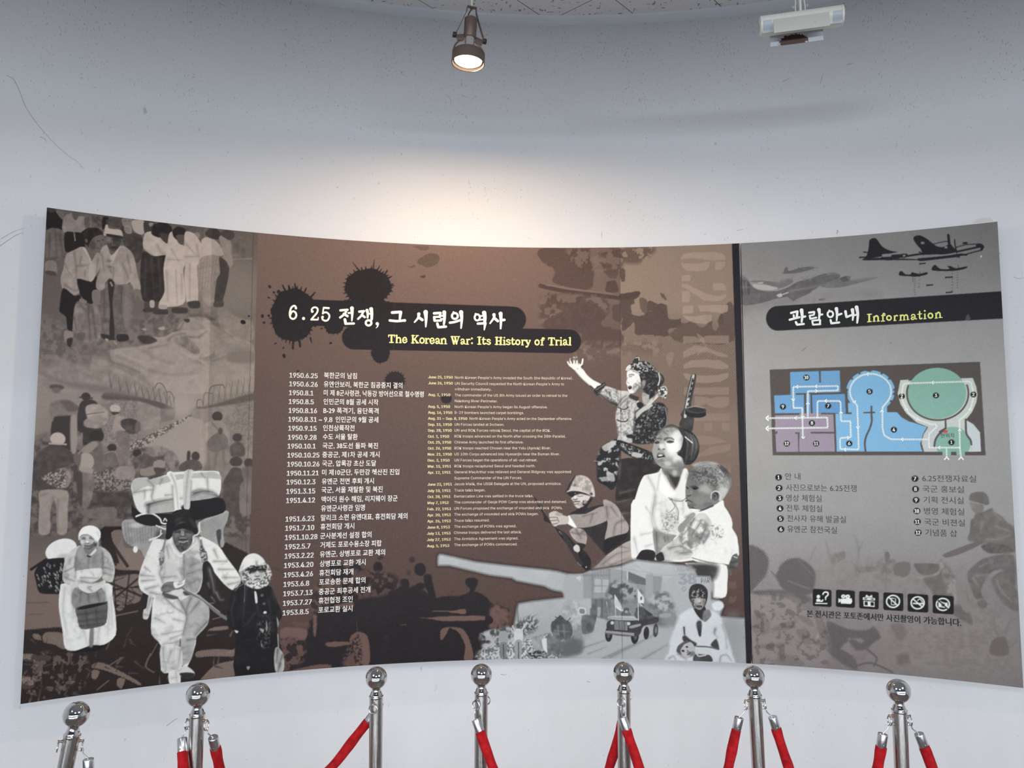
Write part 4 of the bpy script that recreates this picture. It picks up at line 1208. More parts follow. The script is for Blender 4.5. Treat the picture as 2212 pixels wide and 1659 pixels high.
def art_guns_left():
    """silhouettes of guns and crew along the bottom, coarse screen"""
    T, k = TD, (38, 34, 37)
    E_ = TE
    # main dark mass
    poly('840,1180 900,1000 1010,720 1060,540 1130,520 1190,600 1240,560 1310,540 1330,600 1400,620 1400,700 1470,760 1600,680 1600,760 1680,780 1740,760 1800,740 1900,800 1960,780 1970,840 2100,830 2300,860 2430,900 2440,1640 700,1640 700,1400 830,1300', k, T, 4, smooth=False, rag=2.5, a=0.97)
    ell(1465, 580, 42, 44, k, T, 0, 2, rag=1.2); poly('1460,500 1500,480 1510,500 1480,520', (60, 48, 47), T, 2)
    ell(1830, 600, 52, 56, k, T, -20, 2, rag=1.0); ell(1762, 515, 26, 26, (52, 42, 42), T, 0, 3, a=0.8); ell(1730, 630, 20, 26, (62, 50, 48), T, 0, 3, a=0.7)
    poly('1860,660 1920,650 1950,760 1970,860 1900,820', k, T, 3, rag=1.5); ell(1835, 745, 36, 30, k, T, 0, 2, rag=1); poly('1660,690 1730,690 1720,780 1640,790', k, T, 2, rag=1.5)
    poly('1390,700 1480,690 1500,750 1400,760', (66, 53, 50), T, 3, a=0.6); mottle('1050,600 1600,640 1620,800 1080,860', (42, 36, 38), (92, 73, 67), T, 'fine', 8, 0.75, 0.5, 0.58)
    # helmeted man on the gun
    poly('620,700 640,675 690,670 725,690 722,740 700,790 760,810 860,900 870,960 800,1000 620,1000 590,940 560,850 640,800 660,770 625,735', k, E_, 2, rag=1.2)
    poly('-40,800 100,740 340,860 480,830 620,900 900,900 1000,950 960,1090 740,1160 740,1400 -40,1400', k, E_, 4, smooth=False, rag=2.5)
    mottle('850,900 990,950 980,1080 830,1110', (60, 46, 44), (100, 78, 71), E_, 'fine', 6, 0.9, 0.4, 0.5); poly('870,920 985,990 960,1070 830,1110', (104, 82, 75), E_, 4, a=0.75)
    br = (106, 84, 77)
    poly('230,1018 500,1005 640,1000 790,1000 800,1040 440,1048 320,1030', br, E_, 2, smooth=False, rag=0.8); poly('490,965 610,940 620,985 500,972', br, E_, 2, rag=0.8); line('340,960 500,962', 2, br, E_, 1.5); ell(825, 1038, 36, 36, k, E_, 0, 2)
    poly('405,1200 410,1120 460,1100 480,1110 430,1200', br, E_, 3, dots=True); poly('480,1100 590,1110 650,1190 690,1330 680,1380 610,1378 620,1260 560,1140', br, E_, 3, dots=True)
    poly('1220,1200 1290,1140 1370,1170 1395,1290 1380,1430 1220,1450 1250,1350', (104, 82, 75), T, 3, smooth=True, dots=True); poly('1250,1170 1330,1150 1390,1280 1385,1420 1290,1440', (106, 84, 77), T, 4, a=0.8)
    mottle('1170,1340 1300,1160 1330,1440 1180,1450', k, (104, 82, 75), T, 'grain', 6, 0.8)
    poly('1020,1230 1200,1225 1215,1250 1040,1270', (104, 82, 75), T, 2, rag=0.8); poly('1180,1390 1240,1330 1270,1440 1190,1440', (92, 72, 66), T, 3, rag=1.5)
    # open ground left of the guns
    poly('640,1110 700,1100 850,1120 830,1210 640,1200 620,1150', (108, 87, 80), T, 4, rag=1.2); poly('900,1000 940,1000 930,1150 915,1170', (104, 82, 75), T, 3, rag=1.2); poly('720,1050 860,1060 850,1100 760,1100', (90, 70, 65), T, 3, rag=1.5)
    poly('1120,900 1250,880 1240,930 1100,920', (96, 76, 70), T, 3, rag=1.5); mottle('620,1210 840,1220 820,1400 700,1460 640,1440', (42, 36, 38), (98, 77, 71), T, 'fine', 8, 0.9, 0.45, 0.6, True)
    mottle('860,900 960,700 1060,640 1060,860 960,980', (48, 40, 41), (96, 76, 70), T, 'fine', 10, 0.8, 0.42, 0.56, True)
    poly('690,1480 900,1430 1030,1420 1050,1450 700,1500', (100, 79, 73), T, 4, dots=True)
    line('560,590 700,640', 4, (70, 55, 52), T, 4, 0.6); line('640,640 740,700 820,760', 3, (74, 58, 55), T, 4, 0.5)
    line('1290,1150 1280,1040', 1.2, (90, 70, 66), T); line('1660,1080 1710,1078', 1.5, (96, 76, 70), T)


def art_soldier_wave():
    """shouting soldier with raised arm, sub-machine gun on his back"""
    T, w = TG, shade
    k = (32, 33, 35)
    # gun
    poly('1375,200 1415,195 1410,260 1385,380 1370,470 1395,560 1390,640 1370,690 1270,640 1290,570 1280,540 1310,490 1330,380 1360,250', (58, 57, 56), T, 1.3, tex=14)
    line('1392,205 1350,380 1320,560', (5, 6), w(190), T, 1.2); line('1385,230 1345,400', 2, (40, 40, 40), T, 1.0)
    for q in range(6):
        ell(1388 - 10 * q, 250 + 45 * q, 7, 12, (40, 40, 40), T, 12)
    ell(1410, 535, 92, 34, (30, 29, 31), T, 4); poly('1320,490 1500,500 1498,540 1320,535', (30, 29, 31), T, smooth=False); ell(1412, 502, 90, 30, (66, 63, 62), T, 4); ell(1420, 500, 74, 20, (44, 42, 42), T, 4)
    line('1330,486 1400,472 1480,484', 1.6, w(150), T)
    # trousers, pack, torso
    poly('730,930 1060,930 1110,1000 1040,1060 960,1080 880,1300 850,1480 720,1330 730,1100', (44, 39, 38), T, 2, tex=12); poly('720,1320 860,1280 850,1500 780,1420', (62, 53, 50), T, 2, tex=16)
    folds(T, w(110), [('760,1220 880,1190', 3), ('730,1300 860,1270', 3), ('770,1400 840,1390', 3), ('760,960 750,1100', 2)])
    poly('600,820 700,760 760,760 760,900 730,1010 730,1130 690,1195 640,1160 560,1110 570,1000 545,950 580,880', k, T, 1.6, tex=14)
    mottle('600,820 740,770 720,1100 570,1090 560,940', k, w(190), T, 'fine', 6, 0.85, 0.5, 0.6)
    poly('600,820 690,770 740,780 640,860', w(170), T, 2, tex=30); line('535,942 580,950', 2, w(120), T); poly('650,1070 700,1060 715,1110 690,1120', w(150), T, 1.5); poly('590,1090 640,1080 650,1110 600,1120', w(140), T, 1.5)
    S = (1220, 760, 4.881)
    poly('560,580 620,490 700,460 760,480 790,560 780,660 750,780 720,950 555,950 572,850 535,700', w(178), S, 1.3, tex=16)
    mottle('560,580 700,480 780,560 740,760 700,920 575,900 540,700', w(120), w(205), S, 'grain', 6, 0.55, 0.3, 0.6)
    poly('740,640 820,580 900,560 1000,535 1062,570 1085,720 1045,790 960,870 940,960 715,960 745,780', k, S, 3, tex=8)
    mottle('745,640 900,560 1000,540 1080,600 1040,780 940,950 730,940', k, w(150), S, 'grain', 5, 0.75, 0.56, 0.74)
    blob(890, 640, 50, 40, w(96), 0.6, S); blob(890, 770, 30, 40, w(120), 0.5, S); blob(780, 790, 44, 20, w(150), 0.7, S); blob(1020, 590, 40, 22, w(120), 0.6, S)
    poly('760,540 800,530 830,560 800,600 765,580', k, S, 1.5); poly('690,450 780,480 760,520 680,480', (52, 51, 52), S, 2); poly('820,430 900,460 920,520 860,560 820,520', w(165), S, 2, tex=40)
    poly('750,640 860,560 900,545 930,570 820,640 760,700', w(175), S, 2, tex=24)
    line('565,585 600,604 640,604 668,585', (2.4, 2.8), (50, 49, 50), S, 1.4); line('550,716 600,736 650,730 662,712', (2.6, 2.6), (50, 49, 50), S, 1.4); ell(592, 622, 9, 12, (56, 54, 55), S)
    folds(S, (70, 68, 68), [('660,520 655,600', 2), ('680,620 670,760', 2), ('600,650 610,710', 1.6), ('640,860 700,900', 3), ('745,620 730,760', 2.4), ('580,560 640,500 690,480', 3)])
    line('1060,590 1080,700 1070,760', 2, w(130), S, 1.2); poly('650,880 710,870 720,910 660,905', k, S, 1.5)
    poly('740,760 860,800 1050,880 1060,960 860,910 730,820', k, T, 1.5, tex=14); mottle('750,780 960,860 1040,930 850,900', k, w(180), T, 'grain', 4, 0.8, 0.5, 0.66); poly('870,865 950,885 935,915 860,900', w(170), T, 1.2)
    # raised arm
    poly('395,362 480,374 560,404 660,414 692,440 640,490 580,560 556,576 500,560 430,510 365,452', w(188), S, 1.3, tex=16)
    poly('380,440 440,470 500,500 552,540 556,576 500,560 430,512 365,455', (60, 58, 58), S, 3, tex=22); mottle('400,380 560,404 580,520 480,520 380,440', w(110), w(205), S, 'grain', 6, 0.6, 0.32, 0.6)
    folds(S, (46, 44, 45), [('545,402 546,450', 1.6), ('470,430 500,500', 2), ('560,560 600,500 650,460', 2.6), ('430,400 470,440', 2)])
    poly('306,402 370,352 416,322 434,350 395,398 368,442 340,462 312,432', (44, 43, 44), S, 1.3, tex=14); line('330,400 390,362 420,340', 1.6, w(120), S); line('350,440 400,390', 1.2, w(130), S)
    poly('104,190 150,178 190,182 232,240 296,296 384,342 340,362 316,388 262,356 180,282', w(228), S, 1.2, tex=2); line('110,200 180,280 265,352', 1.6, w(170), S, 1.6); line('270,360 300,386', 3, (60, 58, 58), S, 1.4)
    # hand: palm, four fingers, thumb
    poly('44,140 60,128 100,122 140,116 172,140 182,166 150,186 104,192 72,168', w(226), S, 1.0)
    for q, wd in (('58,146 38,122 30,104', 3.6), ('72,136 60,104 58,74', 3.8), ('100,130 98,94 96,60', 4.0), ('132,130 128,94 124,60', 4.0), ('166,160 182,124 190,78', 4.2)):
        line(q, (wd + 0.5, wd - 0.9), w(227), S, 0.9)
    for q in ('80,128 77,96', '114,126 111,86', '146,134 138,104'):
        line(q, 1.3, (92, 76, 72), S, 1.2, 0.8)
    line('66,90 62,76', 1.8, (60, 56, 55), S, 1.0); line('98,84 96,68', 2.2, (58, 54, 54), S, 1.0); line('127,86 125,66', 2.4, (54, 52, 52), S, 1.0); line('176,160 186,146', 2.6, (44, 42, 42), S, 1.2); ell(134, 178, 5, 4, w(90), S)
    # head under a netted cap with leaves
    poly('655,215 700,192 764,214 804,280 796,350 744,425 690,438 666,402 662,364 645,322 656,280', w(226), S, 1.1, tex=2)
    blob(770, 380, 60, 70, w(92), 0.75, S); mottle('730,330 790,300 800,360 740,420 700,430', w(120), w(215), S, 'grain', 6, 0.6, 0.35, 0.6)
    line('676,246 700,238 726,244', (1.6, 2.4), w(96), S, 1.4); line('682,264 706,258', 1.6, w(84), S, 1.2); blob(690, 256, 22, 9, w(170), 0.6, S); line('664,268 652,316 674,328', (0.8, 1.8), w(150), S, 1.6)
    poly('666,368 690,356 706,366 706,384 684,398 672,388', (40, 36, 37), S, 1.0); line('676,370 698,364', 1.0, w(190), S); blob(690, 412, 16, 8, w(190), 0.6, S)
    poly('640,182 664,140 700,116 750,104 860,104 930,150 988,222 1004,300 994,396 930,432 884,452 830,410 808,330 790,260 764,216 700,194 652,202', (44, 44, 46), S, 1.3, tex=8)
    mottle('640,182 700,116 760,104 860,104 930,150 980,220 900,200 800,230 700,194', (36, 36, 38), w(190), S, 'grain', 3, 0.9, 0.5, 0.64); mottle('800,240 900,210 990,240 990,390 890,440 820,390', (36, 36, 38), w(110), S, 'grain', 3, 0.8, 0.55, 0.75)
    poly('640,190 660,150 690,130 700,170 664,200', w(205), S, 1.2, tex=20); line('664,206 700,190 752,204 790,236', 2.0, w(205), S, 1.0)
    for q in ('790,130 850,150 870,180', '850,110 880,150 870,200', '900,130 940,180 960,210', '830,180 860,150 920,140', '880,150 930,160 975,215'):
        line(q, 0.9, w(186), S, 0.9, 0.8)
    poly('712,116 738,70 762,42 782,56 790,96 760,120', (48, 48, 50), S, 1.2, tex=14); line('748,64 776,58 784,90', 2.0, w(190), S, 1.0)
    poly('820,300 850,300 850,340 826,390 812,360', w(120), S, 2, tex=40)
    poly('984,222 1030,246 1048,290 1040,330 1002,374 984,330', (44, 44, 46), S, 1.2, tex=16); line('990,226 1002,290 984,352', 2.6, w(205), S, 1.0); line('1006,250 1030,300', 1.2, w(150), S)
    poly('990,392 1050,360 1082,400 1076,440 1062,494 1010,470', w(120), S, 1.2, tex=30); mottle('985,390 1060,362 1082,420 1062,494 1000,470', (40, 40, 42), w(222), S, 'grain', 2, 0.9, 0.4, 0.56)
    poly('930,480 990,432 1010,450 960,500 900,560 868,552', w(196), S, 1.2, tex=20); folds(S, (44, 43, 44), [('950,460 930,500', 2), ('990,450 1040,490', 2.4)]); poly('900,440 950,430 930,470 890,500', k, S, 1.5)


def fig_rifleman():
    T, w = TG, shade
    k = (32, 31, 33)
    F = TF
    # trousers and torso
    poly('430,600 480,560 560,480 700,380 790,350 800,420 820,500 700,550 560,580', (166, 158, 150), F, 1.3, tex=8); folds(F, (96, 90, 88), [('520,560 640,470 760,440', 3), ('600,560 760,500', 2.5), ('680,400 760,420', 2.5), ('440,595 520,520 560,490', 4)])
    crumple('480,560 700,380 800,420 700,550', (110, 104, 100), F, 0.45)
    poly('240,120 360,80 560,40 700,160 770,240 780,330 700,380 560,470 540,460 470,380 400,300 320,240', (46, 43, 44), F, 1.4, tex=8)
    poly('530,0 640,40 700,140 750,215 740,280 620,330 545,340 570,200', (158, 150, 144), F, 1.4, tex=10)
    poly('545,345 620,315 740,290 700,360 600,420 560,460 530,410', k, F, 1.5)
    poly('240,130 380,120 500,60 580,60 590,110 560,180 430,230 330,240 270,220', (150, 142, 137), F, 1.3, tex=12); folds(F, (80, 76, 76), [('560,60 570,160', 3), ('440,120 420,200', 2), ('360,140 480,110', 2), ('720,170 640,210 620,320', 3), ('600,60 660,140', 2.5)])
    poly('228,135 250,150 320,265 300,250 240,215 225,200', w(228), F, 1.2)
    poly('280,240 350,250 390,300 380,385 320,370 270,330 240,270', (158, 150, 145), F, 1.3, tex=20); folds(F, (70, 66, 66), [('300,260 340,330', 3), ('360,270 340,290 390,300', 3), ('260,280 330,300', 2)])
    poly('310,370 380,385 350,430 310,400', (44, 41, 42), F, 1.5)
    # rifle
    poly('-70,-30 0,50 30,120 100,220 160,260 220,300 290,380 380,450 425,520 420,600 390,612 310,540 230,400 160,310 90,210 20,180 15,130', (36, 34, 36), F, 1.3, tex=8)
    line('150,270 250,380 310,460', (2.2, 2.6), (120, 114, 112), F); poly('160,265 200,290 270,390 330,500 360,560 330,560 230,410', (52, 49, 50), F, 1.3); line('-40,10 30,110', 1.4, (110, 104, 102), F); ell(385, 580, 6, 6, w(200), F); line('310,540 340,570', 2, (110, 106, 104), F)
    # hands
    poly('62,120 120,95 180,130 235,150 225,205 150,215 110,230 80,190', (186, 178, 172), F, 1.2, tex=6)
    for s in ('70,150 130,150 140,165', '80,180 140,175 150,190', '95,210 140,200'):
        line(s, 1.6, (96, 90, 88), F, 1.2)
    poly('130,105 180,120 160,140 120,130', (160, 152, 146), F)
    poly('275,405 300,385 325,400 330,440 310,452 280,435', (196, 190, 184), F, 1.2)
    # head and helmet
    R = (1160, 1010, 7.05)
    poly('520,470 560,440 620,410 700,400 790,420 800,440 740,520 680,590 640,620 590,600 560,550 540,500', (196, 190, 183), R, 1.3, tex=3)
    poly('440,380 470,366 540,350 640,360 740,380 790,420 740,416 660,396 600,404 560,430 520,446', (34, 32, 33), R, 1.6)
    blob(580, 450, 26, 34, (222, 216, 208), 0.9, R); blob(690, 470, 60, 50, (206, 200, 192), 0.7, R); blob(650, 560, 50, 40, (150, 144, 139), 0.6, R); ell(582, 394, 6, 6, (190, 184, 178), R, 0, 1.2); line('612,410 640,440 700,430', 1.6, (120, 114, 110), R, 2)
    line('556,480 580,492 610,478', 2.2, (84, 78, 76), R, 1.8); line('560,524 600,516 650,516', (2.4, 2.0), (58, 54, 54), R, 1.6); line('556,546 580,560 630,548', 2.0, (96, 90, 88), R, 2); line('545,500 560,560 590,600', 1.4, (120, 114, 110), R, 2)
    line('800,420 740,520 680,590', 3.0, (206, 200, 194), R, 1.4); poly('670,540 700,510 740,500 750,540 710,580 670,580', (60, 56, 56), R, 2, tex=20); mottle('660,520 740,500 760,560 680,590', (50, 47, 47), (190, 184, 178), R, 'grain', 3, 0.8, 0.42, 0.6); poly('760,450 800,420 812,440 780,500 750,500', (198, 192, 185), R, 1.6)
    poly('600,640 700,600 760,540 830,450 840,490 790,560 740,640 640,690 560,694', (38, 36, 37), R, 1.6)
    poly('440,370 470,300 500,220 550,150 620,120 690,118 770,150 830,220 864,310 884,430 850,440 810,410 740,370 660,346 580,336 500,350 450,376', (176, 170, 162), R, 1.2, tex=7)
    mottle('520,200 640,130 780,170 850,300 860,400 740,340 520,330', (140, 134, 128), (206, 200, 192), R, 'fine', 6, 0.7, 0.4, 0.62)
    poly('430,376 460,310 500,220 560,140 590,132 540,220 500,310 480,350', (48, 45, 45), R, 1.6); line('470,366 540,348 640,352 740,380 810,420 870,436', (3.4, 2.4), (206, 200, 192), R, 1.4); line('450,384 540,362 640,372 740,400 800,424', 2.4, (66, 62, 62), R, 1.8); poly('556,260 580,244 594,262 580,286 560,284', (112, 106, 102), R, 1.6, tex=20); poly('740,300 770,292 784,340 750,350', (138, 132, 126), R, 3)
    poly('806,390 840,380 846,420 820,424', (70, 66, 66), R, 1.6)


def fig_girl_baby():
    T, w = TG, shade
    F = TF
    # girl's blouse
    poly('1000,1060 1090,1040 1120,1010 1230,1195 1300,1015 1350,1045 1340,1330 1400,1360 1460,1400 1420,1700 1400,1800 1060,1800 1060,1560 1040,1659 1020,1800 870,1800 850,1659 850,1480 870,1330 920,1160 960,1075', w(222), T, 1.2, tex=3)
    poly('790,0 980,0 960,260 975,430 900,425 830,475 790,400 770,280 770,150', w(226), F, 1.2, tex=3); folds(F, w(160), [('970,40 950,160 970,260', 4), ('900,60 940,120', 2), ('860,300 960,280', 2.4), ('800,330 830,460', 3), ('900,400 960,380', 2.4)])
    poly('970,230 1000,270 1200,320 1200,420 1040,440 1010,520 980,440 960,300', w(150), F, 2, tex=20); folds(F, w(70), [('990,280 1000,450', 4), ('1060,320 1070,360', 2.4), ('1090,320 1095,350', 2)])
    poly('1090,1090 1130,1060 1220,1200 1230,1195 1240,1230 1160,1250 1090,1180', w(232), T, 2); folds(T, w(158), [('1000,1080 1060,1200 1060,1330', 3), ('1100,1060 1080,1200', 2), ('1060,1250 1040,1400 1070,1520', 4), ('1230,1280 1250,1400 1240,1530', 2), ('1190,1270 1300,1280', 2), ('1120,1030 1230,1195 1300,1020', 2.4), ('1300,1300 1310,1380', 2)])
    line('1180,1260 1200,1280 1290,1290 1340,1250', 2, w(130), T); line('1200,1280 1230,1340 1180,1390 1160,1370', 1.8, w(140), T); line('1205,1285 1260,1370 1255,1460', 1.8, w(135), T); ell(1200, 1275, 14, 9, w(120), T)
    mottle('1120,1400 1240,1400 1260,1540 1130,1560', w(200), w(92), T, 'grain', 10, 0.7, 0.5, 0.72); folds(T, w(120), [('1070,1530 1160,1590 1240,1590', 3), ('1060,1560 1180,1600', 2)])
    crumple('1060,1200 1300,1300 1260,1560 1080,1560', w(150), T, 0.4)
    # neck and face
    G = (1380, 900, 5.2875)
    poly('262,590 340,590 450,570 512,556 500,620 470,700 424,800 380,740 330,690 285,650', w(118), G, 1.6)
    poly('330,640 400,690 470,690 424,806 370,730', w(48), G, 5, tex=6); blob(410, 640, 40, 46, w(190), 0.7, G); blob(320, 640, 40, 40, w(92), 0.7, G); blob(470, 610, 20, 70, w(100), 0.6, G)
    poly('165,330 185,270 206,220 242,160 292,132 400,126 480,176 508,240 495,330 450,410 492,480 512,556 440,592 340,596 262,578 200,532 166,462 153,392', w(150), G, 1.3, tex=3)
    blob(390, 330, 130, 170, w(240), 0.95, G); blob(440, 210, 70, 70, w(226), 0.8, G); blob(440, 480, 70, 90, w(216), 0.9, G); blob(190, 410, 46, 70, w(152), 0.9, G); blob(275, 190, 76, 50, w(112), 0.7, G); mottle('215,215 300,140 380,140 330,230 230,245', w(92), w(170), G, 'grain', 10, 0.5, 0.3, 0.7)
    blob(205, 510, 60, 50, w(112), 0.6, G); blob(325, 535, 56, 34, w(196), 0.7, G); blob(255, 505, 50, 22, w(110), 0.7, G); poly('380,560 450,500 500,540 505,590 430,598', w(104), G, 8, 0.7); blob(270, 545, 40, 24, w(120), 0.6, G); blob(320, 430, 26, 50, w(196), 0.5, G)
    line('186,266 214,248 256,256', (2.6, 3.4), w(70), G, 2.4, 0.8); line('296,262 330,244 372,246 398,262', (4.6, 2.6), w(64), G, 3.0, 0.85); blob(345, 272, 66, 20, w(118), 0.7, G); blob(215, 284, 40, 18, w(110), 0.7, G)
    poly('182,300 204,288 230,296 222,310 196,312', w(58), G, 1.6); line('182,298 206,286 232,294', 1.6, w(36), G, 1.2); poly('322,292 350,280 398,290 372,302 340,302', w(66), G, 1.8); line('320,290 352,280 400,288', 1.8, w(34), G, 1.2); blob(225, 320, 30, 12, w(175), 0.6, G)
    blob(262, 338, 40, 44, w(230), 0.8, G); blob(222, 352, 18, 26, w(140), 0.7, G); blob(230, 372, 16, 10, w(44), 0.95, G); blob(286, 372, 16, 9, w(60), 0.9, G); line('216,378 246,384 276,380 300,368', 1.2, w(110), G, 2.0, 0.7); line('306,380 322,430 316,480', 1.6, w(170), G, 3, 0.5)
    poly('204,446 214,418 246,406 280,420 302,446 296,470 262,486 222,484 208,470', w(104), G, 1.6); poly('212,446 244,432 296,448 286,466 240,474 214,468', w(32), G, 1.4); poly('222,440 246,430 274,438 264,450 226,452', w(204), G, 1.2); line('218,482 250,474 290,468', (2.4, 2.2), w(176), G, 1.4); blob(250, 412, 26, 8, w(150), 0.7, G)
    # bobbed hair
    poly('200,226 214,180 250,140 312,100 380,86 452,116 470,150 400,120 330,126 270,150 232,190', w(84), G, 3, 0.85, tex=10)
    poly('446,116 520,138 600,172 660,240 690,330 682,420 644,500 580,548 522,542 496,470 440,432 474,390 496,320 508,242 480,190', w(34), G, 1.4, tex=5)
    strands('300,110 360,92 440,110 490,160', '330,140 400,110 450,140 490,220', 26, 40, 150, 0.8, G, 0.6, 3)
    strands('480,150 540,300 520,540', '620,200 684,330 600,530', 70, 20, 130, 0.9, G, 0.5, 5); strands('560,160 600,300 580,500', '640,220 690,340 640,480', 24, 90, 190, 0.7, G, 0.45, 6); strands('430,410 480,380 500,330', '460,440 500,420 520,400', 14, 24, 80, 0.8, G, 0.7, 9)
    poly('452,120 500,135 532,190 520,226 490,206 466,160', w(50), G, 2); line('528,230 612,300', 2.0, w(234), G, 0.9)
    # baby's wrap and body
    poly('1340,1440 1440,1360 1560,1320 1630,1310 1690,1380 1730,1480 1720,1560 1770,1620 1760,1800 1400,1800 1200,1659 1320,1520', w(224), T, 1.3, tex=5)
    poly('1330,120 1420,90 1560,0 1580,60 1640,160 1640,230 1690,320 1690,410 1660,470 1620,560 1470,550 1310,520 1440,380 1500,260', w(228), F, 1.3, tex=5)
    poly('1030,450 1060,400 1200,300 1330,130 1420,120 1480,220 1460,300 1400,370 1300,430 1290,500 1150,520 1070,530', w(196), F, 1.4, tex=20)
    mottle('1180,320 1330,150 1460,240 1400,370 1280,440', w(120), w(225), F, 'fine', 6, 0.7, 0.4, 0.6); folds(F, w(84), [('1320,160 1260,260 1200,320', 3), ('1370,200 1300,300', 3), ('1420,240 1370,340', 2.6), ('1340,310 1400,360', 3.5), ('1220,380 1260,360 1280,400', 3), ('1100,420 1190,400 1290,440', 2.4), ('1040,470 1060,520', 3.5), ('1200,460 1290,450', 2.4), ('1460,260 1400,380', 3), ('1250,150 1290,120', 3), ('1500,300 1540,320', 2.6)])
    mottle('1440,220 1560,230 1560,320 1470,340', w(226), w(110), F, 'grain', 6, 0.7, 0.5, 0.75); crumple('1060,420 1330,160 1460,260 1290,480', w(110), F, 0.6); crumple('1320,480 1480,360 1640,400 1620,550', w(178), F, 0.5)
    line('1300,500 1450,540 1610,560', 2, w(120), F); poly('1250,160 1300,110 1330,125 1270,200 1230,260 1190,280 1180,230', w(140), F, 2, tex=15)
    # skirt of the girl under the cut-out's edge, arm behind
    poly('1240,545 1470,548 1600,570 1605,720 1590,835 1480,845 1470,700 1430,640 1330,600', w(226), F, 1.3, tex=3); poly('1260,550 1480,552 1530,590 1500,680 1440,680 1340,620', w(70), F, 12, tex=6); blob(1390, 600, 120, 50, w(54), 0.9, F)
    poly('830,480 860,440 910,428 970,440 985,480 960,520 880,520 820,510', (38, 37, 38), F, 1.4, tex=8); poly('980,450 1000,450 990,490', w(130), F, 1.5); poly('985,480 1040,450 1060,520 1000,525', (44, 42, 42), F, 1.5)
    poly('1625,540 1650,480 1690,465 1702,530 1690,580 1640,590 1640,650 1610,640 1610,580', w(96), F, 1.3, tex=16); folds(F, w(40), [('1640,540 1690,530', 3), ('1630,580 1680,580', 3)]); line('1660,490 1690,500', 2, w(190), F)
    # baby's head
    poly('1322,1200 1330,1130 1350,1060 1400,985 1480,955 1580,960 1660,1010 1715,1080 1718,1160 1690,1200 1660,1260 1620,1290 1580,1320 1450,1370 1380,1345 1330,1290', w(120), T, 1.4, tex=4)
    blob(640, 800, 120, 150, w(100), 0.7, G); blob(760, 830, 110, 90, w(168), 0.8, G); blob(960, 800, 90, 130, w(176), 0.8, G); blob(720, 900, 100, 60, w(112), 0.6, G)
    poly('560,700 600,600 700,620 860,700 900,780 860,830 780,770 660,740', w(74), G, 14, 0.75, tex=14); poly('612,552 700,524 830,520 900,540 800,560 680,570', w(196), G, 7, 0.8)
    strands('600,600 720,540 900,560', '620,700 780,680 880,780', 70, 30, 150, 0.8, G, 0.5, 12); strands('620,560 760,524 920,556', '700,600 860,580 1000,660', 60, 90, 225, 0.8, G, 0.5, 13); strands('880,560 980,640 1050,760', '840,680 930,720 980,840', 60, 70, 220, 0.8, G, 0.5, 14); strands('940,560 1010,620 1050,700', '900,560 960,640 1010,740', 26, 24, 70, 0.9, G, 0.6, 15)
    mottle('640,600 930,590 980,760 880,800 650,740', w(60), w(190), G, 'grain', 14, 0.35, 0.35, 0.65)
    blob(625, 800, 60, 22, w(58), 0.7, G); poly('614,820 640,806 676,820 650,834 624,832', w(26), G, 1.4); line('606,812 640,800 684,816', 1.6, w(40), G, 1.6); line('546,806 562,822', 2.4, w(34), G, 1.6); blob(600, 860, 24, 30, w(140), 0.6, G); blob(574, 890, 26, 20, w(128), 0.8, G); line('550,900 572,908 590,896', 1.8, w(44), G, 1.6); blob(548, 930, 16, 14, w(60), 0.6, G)
    line('1326,1290 1350,1282 1384,1302', (2.4, 1.4), w(40), T, 1.6); blob(1356, 1270, 22, 10, w(122), 0.8, T); blob(1350, 1306, 22, 10, w(126), 0.7, T); blob(1380, 1325, 44, 20, w(92), 0.8, T); blob(1450, 1280, 70, 50, w(132), 0.6, T); blob(1520, 1320, 60, 30, w(96), 0.7, T)
    ell(872, 900, 44, 58, w(84), G, 0, 3); blob(880, 890, 34, 40, w(40), 0.9, G); line('826,936 830,880 866,852 912,862 934,900 926,950', (1.4, 4.2), w(206), G, 1.4); line('860,880 884,900 876,940', 2.0, w(120), G, 1.8)
    poly('1620,1180 1690,1190 1650,1270 1620,1290', w(190), T, 3, 0.8)
    line('1380,1345 1450,1372 1560,1330', 3, w(60), T, 2); poly('1370,1355 1450,1365 1440,1375 1400,1372', w(235), T)


